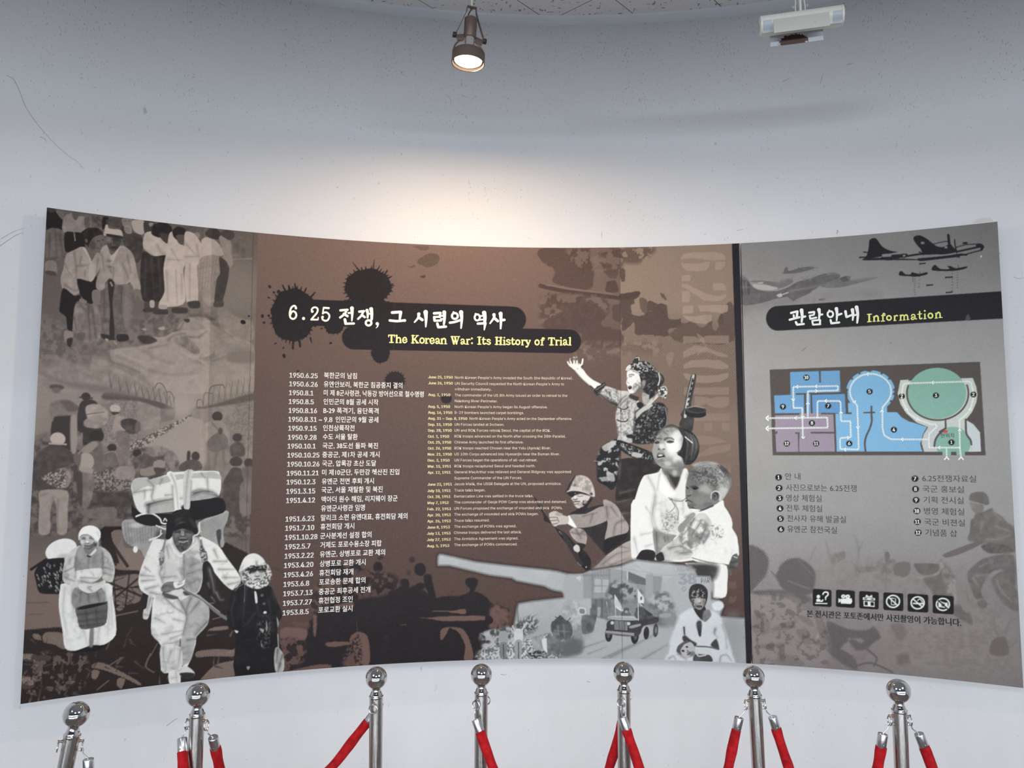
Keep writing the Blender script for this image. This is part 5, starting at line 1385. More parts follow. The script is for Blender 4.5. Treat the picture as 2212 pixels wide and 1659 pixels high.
def art_cannon_montage():
    """pale cannon-barrel shape filled with street photographs"""
    T = TF
    E_ = TE
    p0 = pts_of('375,540 378,490 392,464 420,464 540,490 720,530 940,556 1180,582 1350,600 1420,610 1500,632 1560,640 1640,632 1700,608', E_)
    p1 = pts_of('430,606 560,585 680,565 760,530 830,512 960,530 1100,540 1250,570 1310,610 1350,650 1460,655 1475,700 1475,850 1540,860 1575,920 1550,1000 1640,1010 1755,1015 1800,1020 1800,1450 1300,1450 600,1440', T)
    p2 = pts_of('740,1400 740,1340 780,1270 830,1220 930,1190 890,1180 760,1172 748,1150 830,1120 1030,1095 1050,1000 1060,930 1075,890 1200,868 1380,848 1470,838 1474,804 1400,790 1360,780 1300,750 1060,704 1020,680 830,655 480,572 380,572', E_)
    shape = np.vstack([p0, p1, p2])
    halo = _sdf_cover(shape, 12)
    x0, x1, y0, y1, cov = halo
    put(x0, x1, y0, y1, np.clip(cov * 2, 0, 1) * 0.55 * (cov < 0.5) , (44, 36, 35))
    r = _sdf_cover(shape, 1.6)
    x0, x1, y0, y1, cov = r
    inner = _sdf_cover(shape, 14)[4]
    oy = np.zeros_like(cov)
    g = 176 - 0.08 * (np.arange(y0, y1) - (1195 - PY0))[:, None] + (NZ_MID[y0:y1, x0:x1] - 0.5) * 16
    inn = np.zeros_like(cov)
    ax0, ax1, ay0, ay1, _ = _sdf_cover(shape, 14)
    full = np.zeros((PH, PW), np.float32)
    full[ay0:ay1, ax0:ax1] = inner
    inn = full[y0:y1, x0:x1]
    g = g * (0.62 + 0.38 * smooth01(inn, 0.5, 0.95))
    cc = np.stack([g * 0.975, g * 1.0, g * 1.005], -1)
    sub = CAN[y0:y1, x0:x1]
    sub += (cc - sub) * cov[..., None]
    g_ = lambda v: (v * 0.985, v, v * 1.01)
    # street: buildings
    poly('200,660 360,640 430,620 430,850 200,860', g_(160), T, 6, 0.9)
    poly('360,640 590,590 600,700 600,850 430,850 360,850', g_(140), T, 3, 0.9, False); poly('455,680 580,690 580,800 455,800', g_(168), T, 1.5, smooth=False); folds(T, g_(110), [('520,690 520,800', 1.6), ('455,740 580,745', 1.6), ('440,660 440,850', 3), ('360,650 600,650', 2), ('590,600 590,850', 2.4)])
    for k in range(7):
        line([440 + 24 * k, 632 - 5 * k, 440 + 24 * k, 672], 1.0, g_(118), T, 1.2, 0.7)
    poly('590,590 740,615 740,720 600,800', g_(146), T, 3, smooth=False); poly('740,615 900,680 905,740 745,715', g_(100), T, 2, smooth=False); poly('740,715 905,740 905,870 740,840', g_(140), T, 3, smooth=False); line('742,620 742,730', 2.6, g_(190), T); poly('430,850 600,850 590,1040 430,1000', g_(104), T, 4, 0.9, False); folds(T, g_(76), [('520,860 520,1020', 3), ('470,870 475,1000', 2), ('560,880 570,1030', 2.4)])
    poly('480,930 510,930 505,1000 480,1000', g_(150), T, 2); line('580,1000 560,880', 2, g_(170), T)
    poly('900,640 960,640 960,840 900,860', g_(152), T, 3, smooth=False); poly('960,655 1040,660 1040,820 960,810', g_(138), T, 3, smooth=False); poly('1040,720 1180,660 1190,860 1050,840', g_(166), T, 6, 0.8)
    line('800,560 960,640 1170,650', 1, g_(140), T, 1.4, 0.6); line('700,590 900,625 960,630', 1, g_(140), T, 1.4, 0.6)
    mottle('560,830 600,720 680,690 760,700 840,760 880,860 760,900 640,870', g_(74), g_(150), T, 'fine', 10, 0.95, 0.4, 0.62); mottle('930,900 1000,800 1080,800 1130,860 1150,1000 960,960', g_(96), g_(165), T, 'fine', 10, 0.9, 0.4, 0.62)
    poly('600,880 900,860 1000,960 1150,1000 1130,1100 1000,1100 560,1040', g_(108), T, 10, 0.75, tex=20)
    # second truck, haze
    poly('1010,970 1130,965 1160,1000 1150,1090 1020,1100', g_(112), T, 3, tex=20); poly('1020,985 1110,980 1110,1010 1025,1015', g_(150), T, 2); blob(1120, 1040, 110, 140, g_(150), 0.55, T)
    poly('1170,570 1330,600 1330,720 1470,700 1470,790 1185,800', g_(168), T, 6, 0.8)
    line('1210,770 1228,750 1246,770 1228,790 1210,770', 1.2, g_(132), T, 1.0); line('1222,760 1234,780', 1.0, g_(140), T)
    # road, tram rails
    poly('330,1100 560,1060 1000,1100 1150,1110 1100,1400 340,1380', g_(168), T, 12, 0.9); folds(T, g_(112), [('350,1280 560,1210', 2.2), ('590,1360 830,1240 1000,1150', 3), ('530,1370 720,1280 820,1240', 2.2), ('870,1375 1090,1250', 2.6), ('400,1330 560,1270', 1.4)])
    poly('150,1270 340,1180 350,1310 170,1360', g_(98), T, 10, 0.9)
    # jeep with two flags
    ell(580, 1160, 32, 66, (46, 46, 48), T, 2); ell(578, 1160, 14, 34, g_(90), T, 2); ell(806, 1174, 34, 70, (42, 42, 44), T, 4); ell(812, 1174, 15, 36, g_(88), T, 4); ell(905, 1150, 24, 56, (50, 50, 52), T, 4); ell(985, 1126, 22, 60, (70, 70, 72), T, 4); ell(988, 1126, 10, 28, g_(120), T, 4)
    poly('560,1090 600,1035 850,1030 1000,1010 1000,1060 880,1090 850,1160 780,1180 600,1160', (64, 64, 66), T, 1.5, tex=10); poly('550,1128 800,1150 800,1180 552,1155', g_(150), T, 1.2, smooth=False); line('552,1150 800,1176', 1.4, g_(80), T)
    poly('572,1022 590,1004 700,1000 830,1010 840,1036 760,1042 640,1036', g_(176), T, 1.2); folds(T, g_(120), [('590,1020 800,1030', 2)])
    poly('626,1040 742,1048 740,1125 625,1118', g_(66), T, 1.2, smooth=False)
    for k in range(9):
        line([634 + 13 * k, 1044 + k, 632 + 13 * k, 1118 + k], 1.2, g_(188), T, 0.9)
    ell(610, 1062, 15, 15, g_(196), T); ell(752, 1068, 15, 15, g_(196), T); poly('760,1090 850,1070 850,1090 770,1110', g_(150), T)
    poly('690,980 720,940 760,970 770,1000 690,1000', g_(92), T, 1.5, tex=20); ell(732, 948, 24, 18, g_(84), T); ell(732, 966, 14, 12, g_(150), T); poly('800,1000 830,930 880,930 960,1000 980,1010 860,1040', g_(76), T, 2, tex=26); ell(838, 944, 24, 18, g_(74), T); poly('880,940 960,990 920,1000', g_(60), T, 1.5); line('860,1060 1000,1020', 2.4, g_(60), T)
    line('632,820 640,1000', 1.4, g_(200), T); poly('632,822 664,870 705,950 690,962 636,920', g_(206), T, 1.0); folds(T, g_(150), [('640,860 680,900', 1.4), ('640,880 695,930', 1.4), ('640,900 695,948', 1.4)])
    line('832,770 836,1040', 1.6, g_(205), T); poly('834,780 860,810 885,850 876,920 836,880', g_(208), T, 1.0); ell(860, 850, 9, 16, g_(96), T, 10); poly('850,895 880,895 878,920 866,905', g_(80), T)
    ell(452, 918, 16, 22, g_(90), T); poly('420,940 480,940 470,1040 440,1130 425,1130', g_(92), T, 2, tex=14)
    # left montage: dust, tanks, refugees and crowd (tile E)
    poly('1400,1100 1500,1020 1560,900 1660,940 1720,1100 1660,1200 1500,1180', g_(150), E_, 14, 0.7, tex=14); blob(1560, 980, 90, 110, g_(172), 0.8, E_); mottle('1480,900 1600,900 1660,1160 1480,1180', g_(130), g_(185), E_, 'fine', 10, 0.6)
    poly('1600,930 1660,935 1660,990 1600,985', g_(190), E_, 1.4); poly('1610,942 1650,946 1650,982 1610,978', g_(120), E_, 1.2); poly('1630,1000 1720,1010 1730,1130 1660,1160 1630,1140', g_(104), E_, 3, tex=16); ell(1690, 1100, 26, 40, g_(84), E_, 0, 3)
    poly('1370,1050 1500,1040 1545,1100 1530,1190 1440,1210 1370,1160', g_(80), E_, 2, tex=20); ell(1465, 1140, 74, 68, g_(86), E_, 0, 2, tex=14); folds(E_, g_(150), [('1420,1090 1430,1200', 1.6), ('1470,1080 1480,1200', 1.6), ('1390,1130 1530,1140', 1.4)]); poly('1380,1060 1440,1000 1500,1060', g_(76), E_, 2, tex=16); line('1400,1010 1450,1040', 2, g_(70), E_); line('1490,1060 1530,1020', 2, g_(80), E_); ell(1440, 1010, 14, 14, g_(70), E_)
    mottle('1060,1060 1100,1040 1230,1000 1240,1110 1110,1180 1060,1160', g_(60), g_(165), E_, 'grain', 12, 0.8, 0.4, 0.62)
    folds(E_, g_(70), [('1080,1060 1070,920 1090,880', 1.6), ('1100,1080 1180,1000', 1.4), ('1140,1060 1200,1040', 1.2), ('1170,1150 1210,1080', 1.4)])
    mottle('750,1160 950,1100 1050,1110 1080,1300 800,1310 770,1280', g_(62), g_(175), E_, 'fine', 8, 0.9, 0.4, 0.6); mottle('760,1290 1180,1200 1400,1150 1430,1380 760,1390', g_(96), g_(200), E_, 'grain', 6, 0.8, 0.4, 0.62)
    for cx, top, bot in ((950, 1110, 1360), (1080, 1090, 1370)):
        ell(cx, top, 20, 24, g_(80), E_); poly([cx - 34, top + 30, cx + 34, top + 30, cx + 36, top + 130, cx - 32, top + 130], g_(196 if cx > 1000 else 150), E_, 1.5); poly([cx - 28, top + 130, cx + 30, top + 130, cx + 20, bot, cx - 2, bot, cx, top + 180, cx - 8, bot, cx - 30, bot], g_(150 if cx > 1000 else 120), E_, 1.5); line([cx, top + 140, cx + 2, bot], 2, g_(70), E_)
    line('1100,1140 1130,1090 1150,1060', 4, g_(190), E_); line('1050,1130 1030,1090', 4, g_(180), E_)
    poly('1190,1200 1270,1170 1340,1230 1330,1300 1230,1310', g_(150), E_, 2, tex=36); ell(1215, 1340, 34, 36, g_(60), E_, 0, 1.5); poly('1280,1210 1330,1200 1360,1290 1310,1320', g_(205), E_, 1.5); ell(1300, 1345, 26, 36, g_(88), E_, 0, 2, tex=24); mottle('1170,1310 1300,1300 1310,1375 1180,1375', g_(50), g_(170), E_, 'grain', 4, 0.9)
    for cx in (1350, 1390, 1420):
        ell(cx, 1150 + (cx % 40) * 0.5, 16, 18, g_(120), E_); poly([cx - 24, 1180, cx + 22, 1180, cx + 20, 1330, cx - 18, 1330], g_(110), E_, 1.5, tex=36)
    poly('1430,1200 1560,1180 1620,1290 1600,1330 1430,1330', g_(96), E_, 10, 0.85)
    folds(E_, g_(190), [('1455,1218 1468,1208 1480,1220', 1.4)]); folds(E_, g_(230), [('1590,676 1612,668 1606,694', 2)])


def art_child_corner():
    T, w = TF, shade
    # seated child holding an infant, white clothes melting into the pale ground
    g_ = lambda v: (v * 0.985, v, v * 1.01)
    blob(1650, 1150, 130, 240, g_(140), 0.5, T)
    poly('1090,1320 1100,1250 1140,1120 1180,1010 1240,960 1320,930 1400,970 1470,955 1540,1000 1570,1080 1620,1230 1650,1340 1640,1450 1080,1450', (198, 203, 206), T, 6, tex=3)
    folds(T, (140, 144, 147), [('1230,1110 1240,1180 1300,1240', 3), ('1500,1110 1490,1150 1520,1190', 3), ('1600,1280 1590,1180', 2), ('1180,1020 1140,1120', 2), ('1560,1080 1600,1200', 2), ('1100,1260 1090,1330', 2)], 2.5)
    line('1230,1100 1235,1160', 3, (60, 60, 62), T, 2); poly('1215,1190 1240,1170 1290,1210 1340,1240 1320,1270 1240,1240', (62, 61, 63), T, 3); poly('1460,1250 1510,1200 1535,1290 1490,1280', (66, 65, 67), T, 3); line('1340,1265 1440,1270 1530,1290', 3, (90, 90, 92), T, 2); folds(T, (96, 96, 98), [('1500,1120 1495,1160', 2.4)])
    poly('1340,1060 1380,1050 1378,1170 1362,1178 1350,1140', (50, 50, 52), T, 2.5); blob(1360, 1080, 36, 60, (80, 80, 82), 0.6, T)
    poly('1310,930 1330,900 1410,920 1420,990 1390,1040 1340,990', (50, 48, 49), T, 1.6, tex=8); poly('1400,960 1450,950 1465,1000 1420,1050 1390,1040', (112, 112, 113), T, 3, tex=14)
    # face and hair
    C = (1470, 1230, 4.76)
    poly('90,300 86,230 110,170 170,146 230,160 276,210 280,280 262,350 240,390 200,420 150,400 120,360', (50, 48, 49), C, 1.4, tex=6)
    poly('110,300 150,280 230,280 258,310 244,370 210,412 170,408 130,370 112,330', (150, 147, 145), C, 1.6, tex=4); blob(180, 320, 40, 50, (176, 173, 170), 0.7, C); blob(240, 340, 20, 50, (104, 102, 101), 0.7, C); blob(150, 370, 40, 30, (104, 101, 100), 0.6, C)
    mottle('106,240 150,200 220,200 262,260 250,290 160,290 112,300', (40, 39, 40), (150, 147, 145), C, 'grain', 4, 0.85, 0.42, 0.64)
    line('116,296 150,290', 2.4, (40, 39, 40), C, 1.6); line('212,290 250,296', 2.4, (40, 39, 40), C, 1.6); poly('176,344 196,332 216,346 196,354', (90, 87, 86), C, 1.8); blob(192, 328, 16, 26, (196, 193, 190), 0.8, C)
    poly('160,376 190,366 224,374 218,394 180,398', (92, 88, 88), C, 1.6); line('164,382 190,378 222,382', 1.6, (46, 44, 45), C, 1.2); mottle('108,310 140,310 150,400 120,370', (50, 48, 48), (180, 178, 175), C, 'grain', 3, 0.7, 0.42, 0.6)
    strands('100,220 150,150 180,150', '110,260 160,180 190,170', 14, 30, 96, 0.8, C, 0.5, 31); strands('190,150 250,180 278,260', '180,170 230,210 262,280', 14, 30, 96, 0.8, C, 0.5, 32)
    # infant
    poly('1175,1290 1200,1240 1250,1222 1300,1235 1330,1290 1320,1330 1290,1360 1240,1370 1200,1340', (176, 176, 176), T, 1.6, tex=4); poly('1165,1310 1180,1260 1230,1225 1280,1225 1230,1250 1200,1300 1210,1340', (84, 83, 84), T, 2, tex=10); blob(1300, 1330, 40, 30, (96, 95, 96), 0.8, T)
    ell(1222, 1304, 13, 9, (44, 43, 44), T, 20); ell(1256, 1270, 11, 8, (50, 49, 50), T, 20); line('1258,1298 1272,1312 1256,1318', 1.8, (96, 95, 95), T); line('1262,1336 1284,1320', 2.6, (70, 68, 68), T)
    poly('1310,1360 1340,1330 1450,1340 1480,1390 1440,1405 1320,1405', (70, 69, 71), T, 2, tex=20); line('1340,1330 1360,1350 1420,1340', 3, (190, 192, 194), T); poly('1330,1290 1440,1290 1470,1330 1350,1330', (192, 197, 199), T, 3); folds(T, (110, 112, 114), [('1540,1400 1550,1350 1600,1340 1640,1390', 2), ('1100,1370 1140,1350 1160,1390', 2), ('1180,1330 1250,1380', 2.4)])
    # torn cloud of the cut-out's corner
    poly('1470,900 1520,875 1560,880 1575,920 1540,955 1490,950', (206, 210, 212), T, 4)


def art_joints_right():
    for x0, y0, x1, y1 in ((1339, 537, 1344, 1423), (547.5, 502, 524, 1460)):
        line([x0, y0, x1, y1], 1.0, (52, 44, 42), None, 1.0, 0.6)
    line('855,525 850,790', 0.8, (98, 82, 76), None, 1.2, 0.5)
# ---------------------------------------------------------------- information board
def info_mask():
    return smooth01(FX, 1596.5 + 29 * (FY - 526) / 907 - 0.7, 1596.5 + 29 * (FY - 526) / 907 + 0.7)


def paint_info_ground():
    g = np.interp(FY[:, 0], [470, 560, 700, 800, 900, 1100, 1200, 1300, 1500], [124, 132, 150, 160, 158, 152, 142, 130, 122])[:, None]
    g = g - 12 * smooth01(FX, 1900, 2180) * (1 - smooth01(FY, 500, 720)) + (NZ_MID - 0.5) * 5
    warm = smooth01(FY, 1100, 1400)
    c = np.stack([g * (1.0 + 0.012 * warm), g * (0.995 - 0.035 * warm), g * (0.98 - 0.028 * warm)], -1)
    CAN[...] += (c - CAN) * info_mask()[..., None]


def paint_strip():
    s = smooth01(FX, 1581 + 31 * (FY - 526) / 907 - 0.7, 1581 + 31 * (FY - 526) / 907 + 0.7) * (1 - info_mask())
    CAN[...] += (np.array((33, 31, 36.)) - CAN) * s[..., None]


def star(cx, cy, r, c, T):
    p = []
    for i in range(10):
        a = -math.pi / 2 + math.pi * i / 5
        q = r if i % 2 == 0 else r * 0.42
        p += [cx + q * math.cos(a), cy + q * 0.9 * math.sin(a)]
    poly(p, c, T, 0.9, smooth=False)


def art_planes():
    T, k = TI, (34, 33, 37)
    g1, g2 = (98, 96, 97), (112, 109, 109)
    mottle('30,640 400,640 1000,600 1100,640 700,680 240,740 60,800 30,800', (138, 134, 132), (120, 117, 116), T, 'mid', 20, 0.6)
    # big grey bomber
    poly('30,490 60,482 95,520 130,570 190,596 310,600 400,570 470,530 560,505 680,465 760,458 798,475 790,505 740,540 650,560 600,590 500,625 420,640 300,660 200,690 30,700', g1, T, 1.4, tex=12)
    poly('100,525 190,520 330,532 340,515 410,502 440,520 420,545 330,580 220,545', g2, T, 1.4, tex=10); poly('130,548 240,556 320,575 280,592 190,590 140,570', (170, 168, 165), T, 1.4)
    poly('640,555 780,505 840,485 876,492 870,515 960,500 1092,490 1050,510 880,555 800,572 700,575', g2, T, 1.4, tex=10); poly('800,500 850,484 876,492 868,520 820,530', (88, 86, 88), T, 1.4)
    poly('400,640 560,590 570,615 440,670 420,660', g1, T, 1.4, tex=12); folds(T, (140, 137, 136), [('350,520 430,500', 2), ('700,470 780,466', 2), ('900,515 1080,494', 2), ('420,600 640,560', 3)])
    poly('36,520 100,530 105,620 60,635 40,610', (82, 80, 83), T, 2, tex=14); folds(T, (140, 137, 136), [('50,530 66,630', 1.5), ('75,530 84,628', 1.5), ('40,570 104,572', 1.5), ('40,485 60,510', 2), ('60,484 76,506', 2)])
    poly('310,632 340,618 352,640 330,648', (176, 174, 172), T, 1); star(345, 630, 19, (186, 184, 182), T); line('360,625 398,612', 3, (168, 166, 164), T); poly('160,535 215,530 190,545', (168, 166, 164), T, 1)
    for x, y in ((425, 490), (525, 497), (570, 495), (870, 485)):
        poly([x - 26, y - 10, x, y + 10, x + 24, y - 14, x + 6, y + 24, x - 8, y + 24], (122, 118, 118), T, 3, a=0.8)
    poly('425,660 470,655 440,678', g1, T, 1.2); line('640,668 678,662', 3.4, (104, 101, 102), T)
    # small grey bomber
    poly('375,425 395,415 400,445 430,440 480,425 560,412 590,416 600,425 560,440 480,460 380,468 365,462', (96, 94, 96), T, 1.3, tex=12); line('480,420 500,440', 2, (86, 84, 86), T); line('590,424 630,420', 1.4, (110, 107, 108), T); line('355,460 400,462', 1.4, (100, 98, 99), T); line('500,400 520,430', 1.2, (105, 102, 103), T); line('596,405 594,440', 1.0, (110, 107, 108), T)
    # black bomber
    poly('985,345 1000,330 1010,310 1020,250 1024,210 1050,194 1075,196 1095,220 1120,255 1160,280 1200,294 1240,300 1180,312 1120,318 1118,334 1000,352', k, T, 1.0)
    line('950,342 985,340', 3, k, T, 1); line('980,300 1020,306', 2.4, k, T, 1)
    poly('980,350 1100,345 1390,355 1395,362 1130,362 985,364', k, T, 1.0); line('1118,345 1250,340 1400,318 1490,310', 4, k, T, 1); line('1200,330 1310,322', 5, k, T, 1)
    ell(1291, 328, 20, 17, k, T); star(1291, 328, 14, (160, 157, 156), T)
    poly('1440,320 1420,280 1385,240 1362,200 1372,180 1410,172 1450,188 1500,225 1540,255 1590,262 1640,240 1668,262 1690,300 1600,318 1520,318', k, T, 1.0)
    poly('1418,225 1440,220 1448,236 1425,240', (120, 117, 117), T, 1); line('1410,300 1440,320', 3, k, T, 1)
    poly('1622,165 1640,170 1646,230 1660,262 1630,250', k, T, 1); poly('1674,206 1682,205 1690,260 1700,300 1690,310 1680,262', k, T, 1)
    line('1510,240 1600,220 1640,222', 1.6, k, T, 1); line('1690,265 1760,245 1840,238', 1.8, k, T, 1); line('1695,298 1800,275 1860,262', 4, k, T, 1)
    poly('1740,228 1770,222 1780,236 1745,240', k, T, 1); poly('1840,238 1880,236 1905,255 1896,280 1870,290 1880,270 1850,262', k, T, 1)
    line('1700,322 1760,318 1830,300 1890,285', 2.4, k, T, 1); poly('1395,350 1500,340 1640,325 1720,312 1775,318 1770,328 1722,330 1715,348 1690,340 1500,362 1410,370', k, T, 1.0)
    poly('1600,260 1620,255 1622,272 1604,272', (130, 127, 127), T, 0.8)
    poly('1140,365 1200,358 1190,364', k, T, 1)
    # two small black bombers, bombs
    poly('1252,480 1258,450 1275,448 1300,470 1340,472 1350,455 1370,460 1410,468 1465,455 1472,468 1440,480 1380,490 1330,486', k, T, 0.9); line('1412,450 1416,480', 1, k, T, 0.8)
    poly('1508,442 1516,405 1535,402 1570,430 1640,430 1622,410 1650,408 1690,425 1770,410 1775,420 1740,434 1660,446', k, T, 0.9); line('1706,402 1710,435', 1.2, k, T, 0.8)
    for x, y, l in ((1432, 389, 20), (1636, 494, 26), (1488, 554, 22), (1638, 610, 22)):
        line([x - l, y + 2, x + l, y - 2], (2.6, 2.8), k, T, 0.9)
        line([x - l, y - 4, x - l, y + 6], 1.6, k, T, 0.9)
    for x, ys in ((1372, range(505, 625, 17)), (1358, range(500, 530, 12)), (1406, range(490, 590, 26)), (1660, range(465, 600, 22)), (1699, range(455, 595, 20))):
        for y in ys:
            line([x - 4, y, x + 4, y], 1.0, (60, 58, 60), T, 0.9, smooth=False)
    line('1876,140 1880,200', 1.0, (100, 97, 98), T, 1, 0.6); line('1886,460 1894,490', 1.0, (90, 87, 88), T, 1, 0.6); ell(1882, 334, 6, 9, (200, 200, 200), T)
    line('505,1060 540,1032', 1.6, (118, 116, 114), T); ell(1190, 1000, 4, 4, (110, 108, 106), T)


def art_info_bar():
    T, k = TI, (33, 32, 36)
    p = [[x, y] for x, y in ((2060, 598), (2070, 808))]
    cx, cy, r = 318, 810, 93
    q = []
    for i in range(15):
        a = math.pi / 2 + math.pi * i / 14
        q.append([cx + 88 * math.cos(a), cy + 95 * math.sin(a)])
    poly(np.array([[2070, 810]] + q + [[2062, 600]]).ravel().tolist(), k, T, 1.0, smooth=False)
    poly('1760,822 1780,775 1800,810 1790,822', (96, 95, 98), T, 1.5, a=0.7)


MAP_BG, BLUE1, BLUE2, PURP, GREEN, CREAM = (84, 78, 74), (110, 160, 200), (126, 178, 212), (152, 142, 155), (132, 176, 160), (196, 204, 196)


def art_map():
    T = TJ
    S = dict(smooth=False)
    poly('170,194 1988,126 2036,934 197,934', MAP_BG, T, 1.0, **S)
    poly('346,214 595,207 600,306 613,306 611,206 776,202 782,388 502,397 351,402', BLUE1, T, 1.0, **S)
    poly('209,416 350,412 351,402 395,400 398,412 466,410 470,568 216,572', BLUE1, T, 1.0, **S)
    poly('535,412 820,404 828,572 542,572', (100, 150, 194), T, 1.0, **S); poly('484,400 522,398 526,575 486,575', BLUE1, T, 1.0, **S)
    poly('216,588 430,584 430,568 480,568 720,575 735,902 228,905 220,750 230,736 218,736', PURP, T, 1.0, **S)
    for s in ('216,572 425,570 425,584 216,588', '615,566 750,568 750,580 615,580', '390,736 430,736 428,748 424,900 432,900 432,905 418,905 414,748 390,748', '525,732 800,732 800,746 525,746', '722,580 736,580 748,905 736,905', '186,640 218,640 218,684 188,684', '218,728 236,728 236,748 222,748', '522,400 534,400 540,572 526,572', '470,400 484,400 486,572 474,572', '398,398 484,396 484,408 398,410', '500,396 830,390 830,402 522,408'):
        poly(s, MAP_BG, T, 1.0, **S)
    # rotunda 5 and rooms 6, 4
    t = np.linspace(0, 2 * math.pi, 60, endpoint=False)
    poly(np.stack([1042 + 210 * np.cos(t), 380 + 180 * np.sin(t)], 1).ravel().tolist(), BLUE2, T, 1.0, **S)
    poly('845,480 1185,500 1186,562 1270,562 1310,605 1370,640 1440,660 1530,690 1495,750 1480,830 1500,902 750,902 738,575 850,575', BLUE2, T, 1.0, **S)
    for a0 in (-92, -62, -38, -4, 8, 218, 242, 184, 30):
        a = math.radians(a0)
        line([1042 + 204 * math.cos(a), 380 + 176 * math.sin(a), 1042 + 218 * math.cos(a), 380 + 188 * math.sin(a)], 5, MAP_BG, T, 1.0, smooth=False)
    poly('1005,200 1055,198 1055,208 1005,210', MAP_BG, T, 1, **S); poly('1250,360 1244,400 1254,400 1258,360', MAP_BG, T, 1, **S)
    poly('1185,520 1215,498 1270,562 1186,562', MAP_BG, T, 1.0, **S)
    for s in ('828,372 842,372 850,564 878,564 878,578 828,578', '1042,506 1058,506 1058,556 1082,558 1082,570 1058,571 1042,571 980,571 980,560 1042,558'):
        poly(s, MAP_BG, T, 1.0, **S)
    line('1050,570 1052,640 1036,700 1004,770 992,830 1000,905', 4.0, MAP_BG, T, 1.0)
    poly('1500,750 1545,684 1560,690 1512,752', MAP_BG, T, 1, **S); line('1480,828 1488,870 1505,905', 4.5, MAP_BG, T, 1)
    # ring 2 round hall 3, lobby 1
    ol = [[1300, 282], [1365, 280], [1372, 290], [1400, 284]]
    ring = '1300,284 1368,280 1372,290 1840,268 1925,266 1955,340 1966,410 1955,480 1920,560 1866,628 1862,740 1915,840 1912,905 1505,905 1484,830 1500,755 1540,690 1440,650 1350,570 1300,490 1276,400'
    poly(ring, CREAM, T, 1.0, **S)
    poly('1872,632 1930,665 1988,736 1997,902 1912,905 1915,840 1868,745', (198, 206, 208), T, 1.0, **S)
    poly('1505,900 1490,830 1500,755 1545,690 1620,660 1690,700 1600,760 1590,840 1610,905', (192, 198, 198), T, 1.2, **S)
    t = np.linspace(0, 2 * math.pi, 64, endpoint=False)
    poly(np.stack([1616 + 254 * np.cos(t), 398 + 220 * np.sin(t)], 1).ravel().tolist(), GREEN, T, 1.0, **S)
    a = np.radians(np.linspace(-20, 196, 40))
    a = np.radians(np.linspace(-18, 197, 40))
    line(np.stack([1622 + 266 * np.cos(a), 400 + 230 * np.sin(a)], 1).ravel().tolist(), 3.8, MAP_BG, T, 1.0, smooth=False)
    poly(np.stack([1754 + 152 * np.cos(t), np.minimum(830 + 142 * np.sin(t), 905)], 1).ravel().tolist(), GREEN, T, 1.0, **S)
    poly('1500,904 2036,904 2036,934 1500,934', MAP_BG, T, 1.0, **S); poly('1662,880 1735,880 1738,934 1664,934', GREEN, T, 1.0, **S); poly('1782,880 1854,880 1858,934 1786,934', GREEN, T, 1.0, **S)
    a = np.radians(np.linspace(175, 240, 14))
    line(np.stack([1750 + 156 * np.cos(a), 850 + 148 * np.sin(a)], 1).ravel().tolist(), 4.2, MAP_BG, T, 1.0, smooth=False)
    line('1690,628 1692,700 1640,730', 4.0, MAP_BG, T, 1.0, smooth=False); line('1864,625 1870,745 1905,800 1914,840', 4.2, MAP_BG, T, 1.0)
    ell(1690, 728, 17, 14, (206, 70, 66), T)


CIRC_MAP = [('10', 488, 262), ('9', 285, 514), ('7', 676, 507), ('5', 1034, 383), ('8', 536, 656), ('12', 318, 833), ('11', 572, 833), ('6', 858, 832), ('4', 1244, 713), ('2', 1312, 424), ('3', 1607, 417), ('2', 1931, 409), ('1', 1741, 822)]
CIRC_LIST = [('1', 248, 1125), ('2', 252, 1217), ('3', 256, 1305), ('4', 260, 1393), ('5', 264, 1482), ('6', 268, 1573), ('7', 1426, 1136), ('8', 1431, 1226), ('9', 1436, 1321), ('10', 1442, 1415), ('11', 1447, 1508), ('12', 1453, 1602)]


def art_circles():
    for s, x, y in CIRC_MAP:
        ell(x, y, 27, 25, (24, 24, 26), TJ, 0, 1.0)
    for s, x, y in CIRC_LIST:
        ell(x, y, 30, 27, (24, 24, 26), TJ, 0, 1.0)


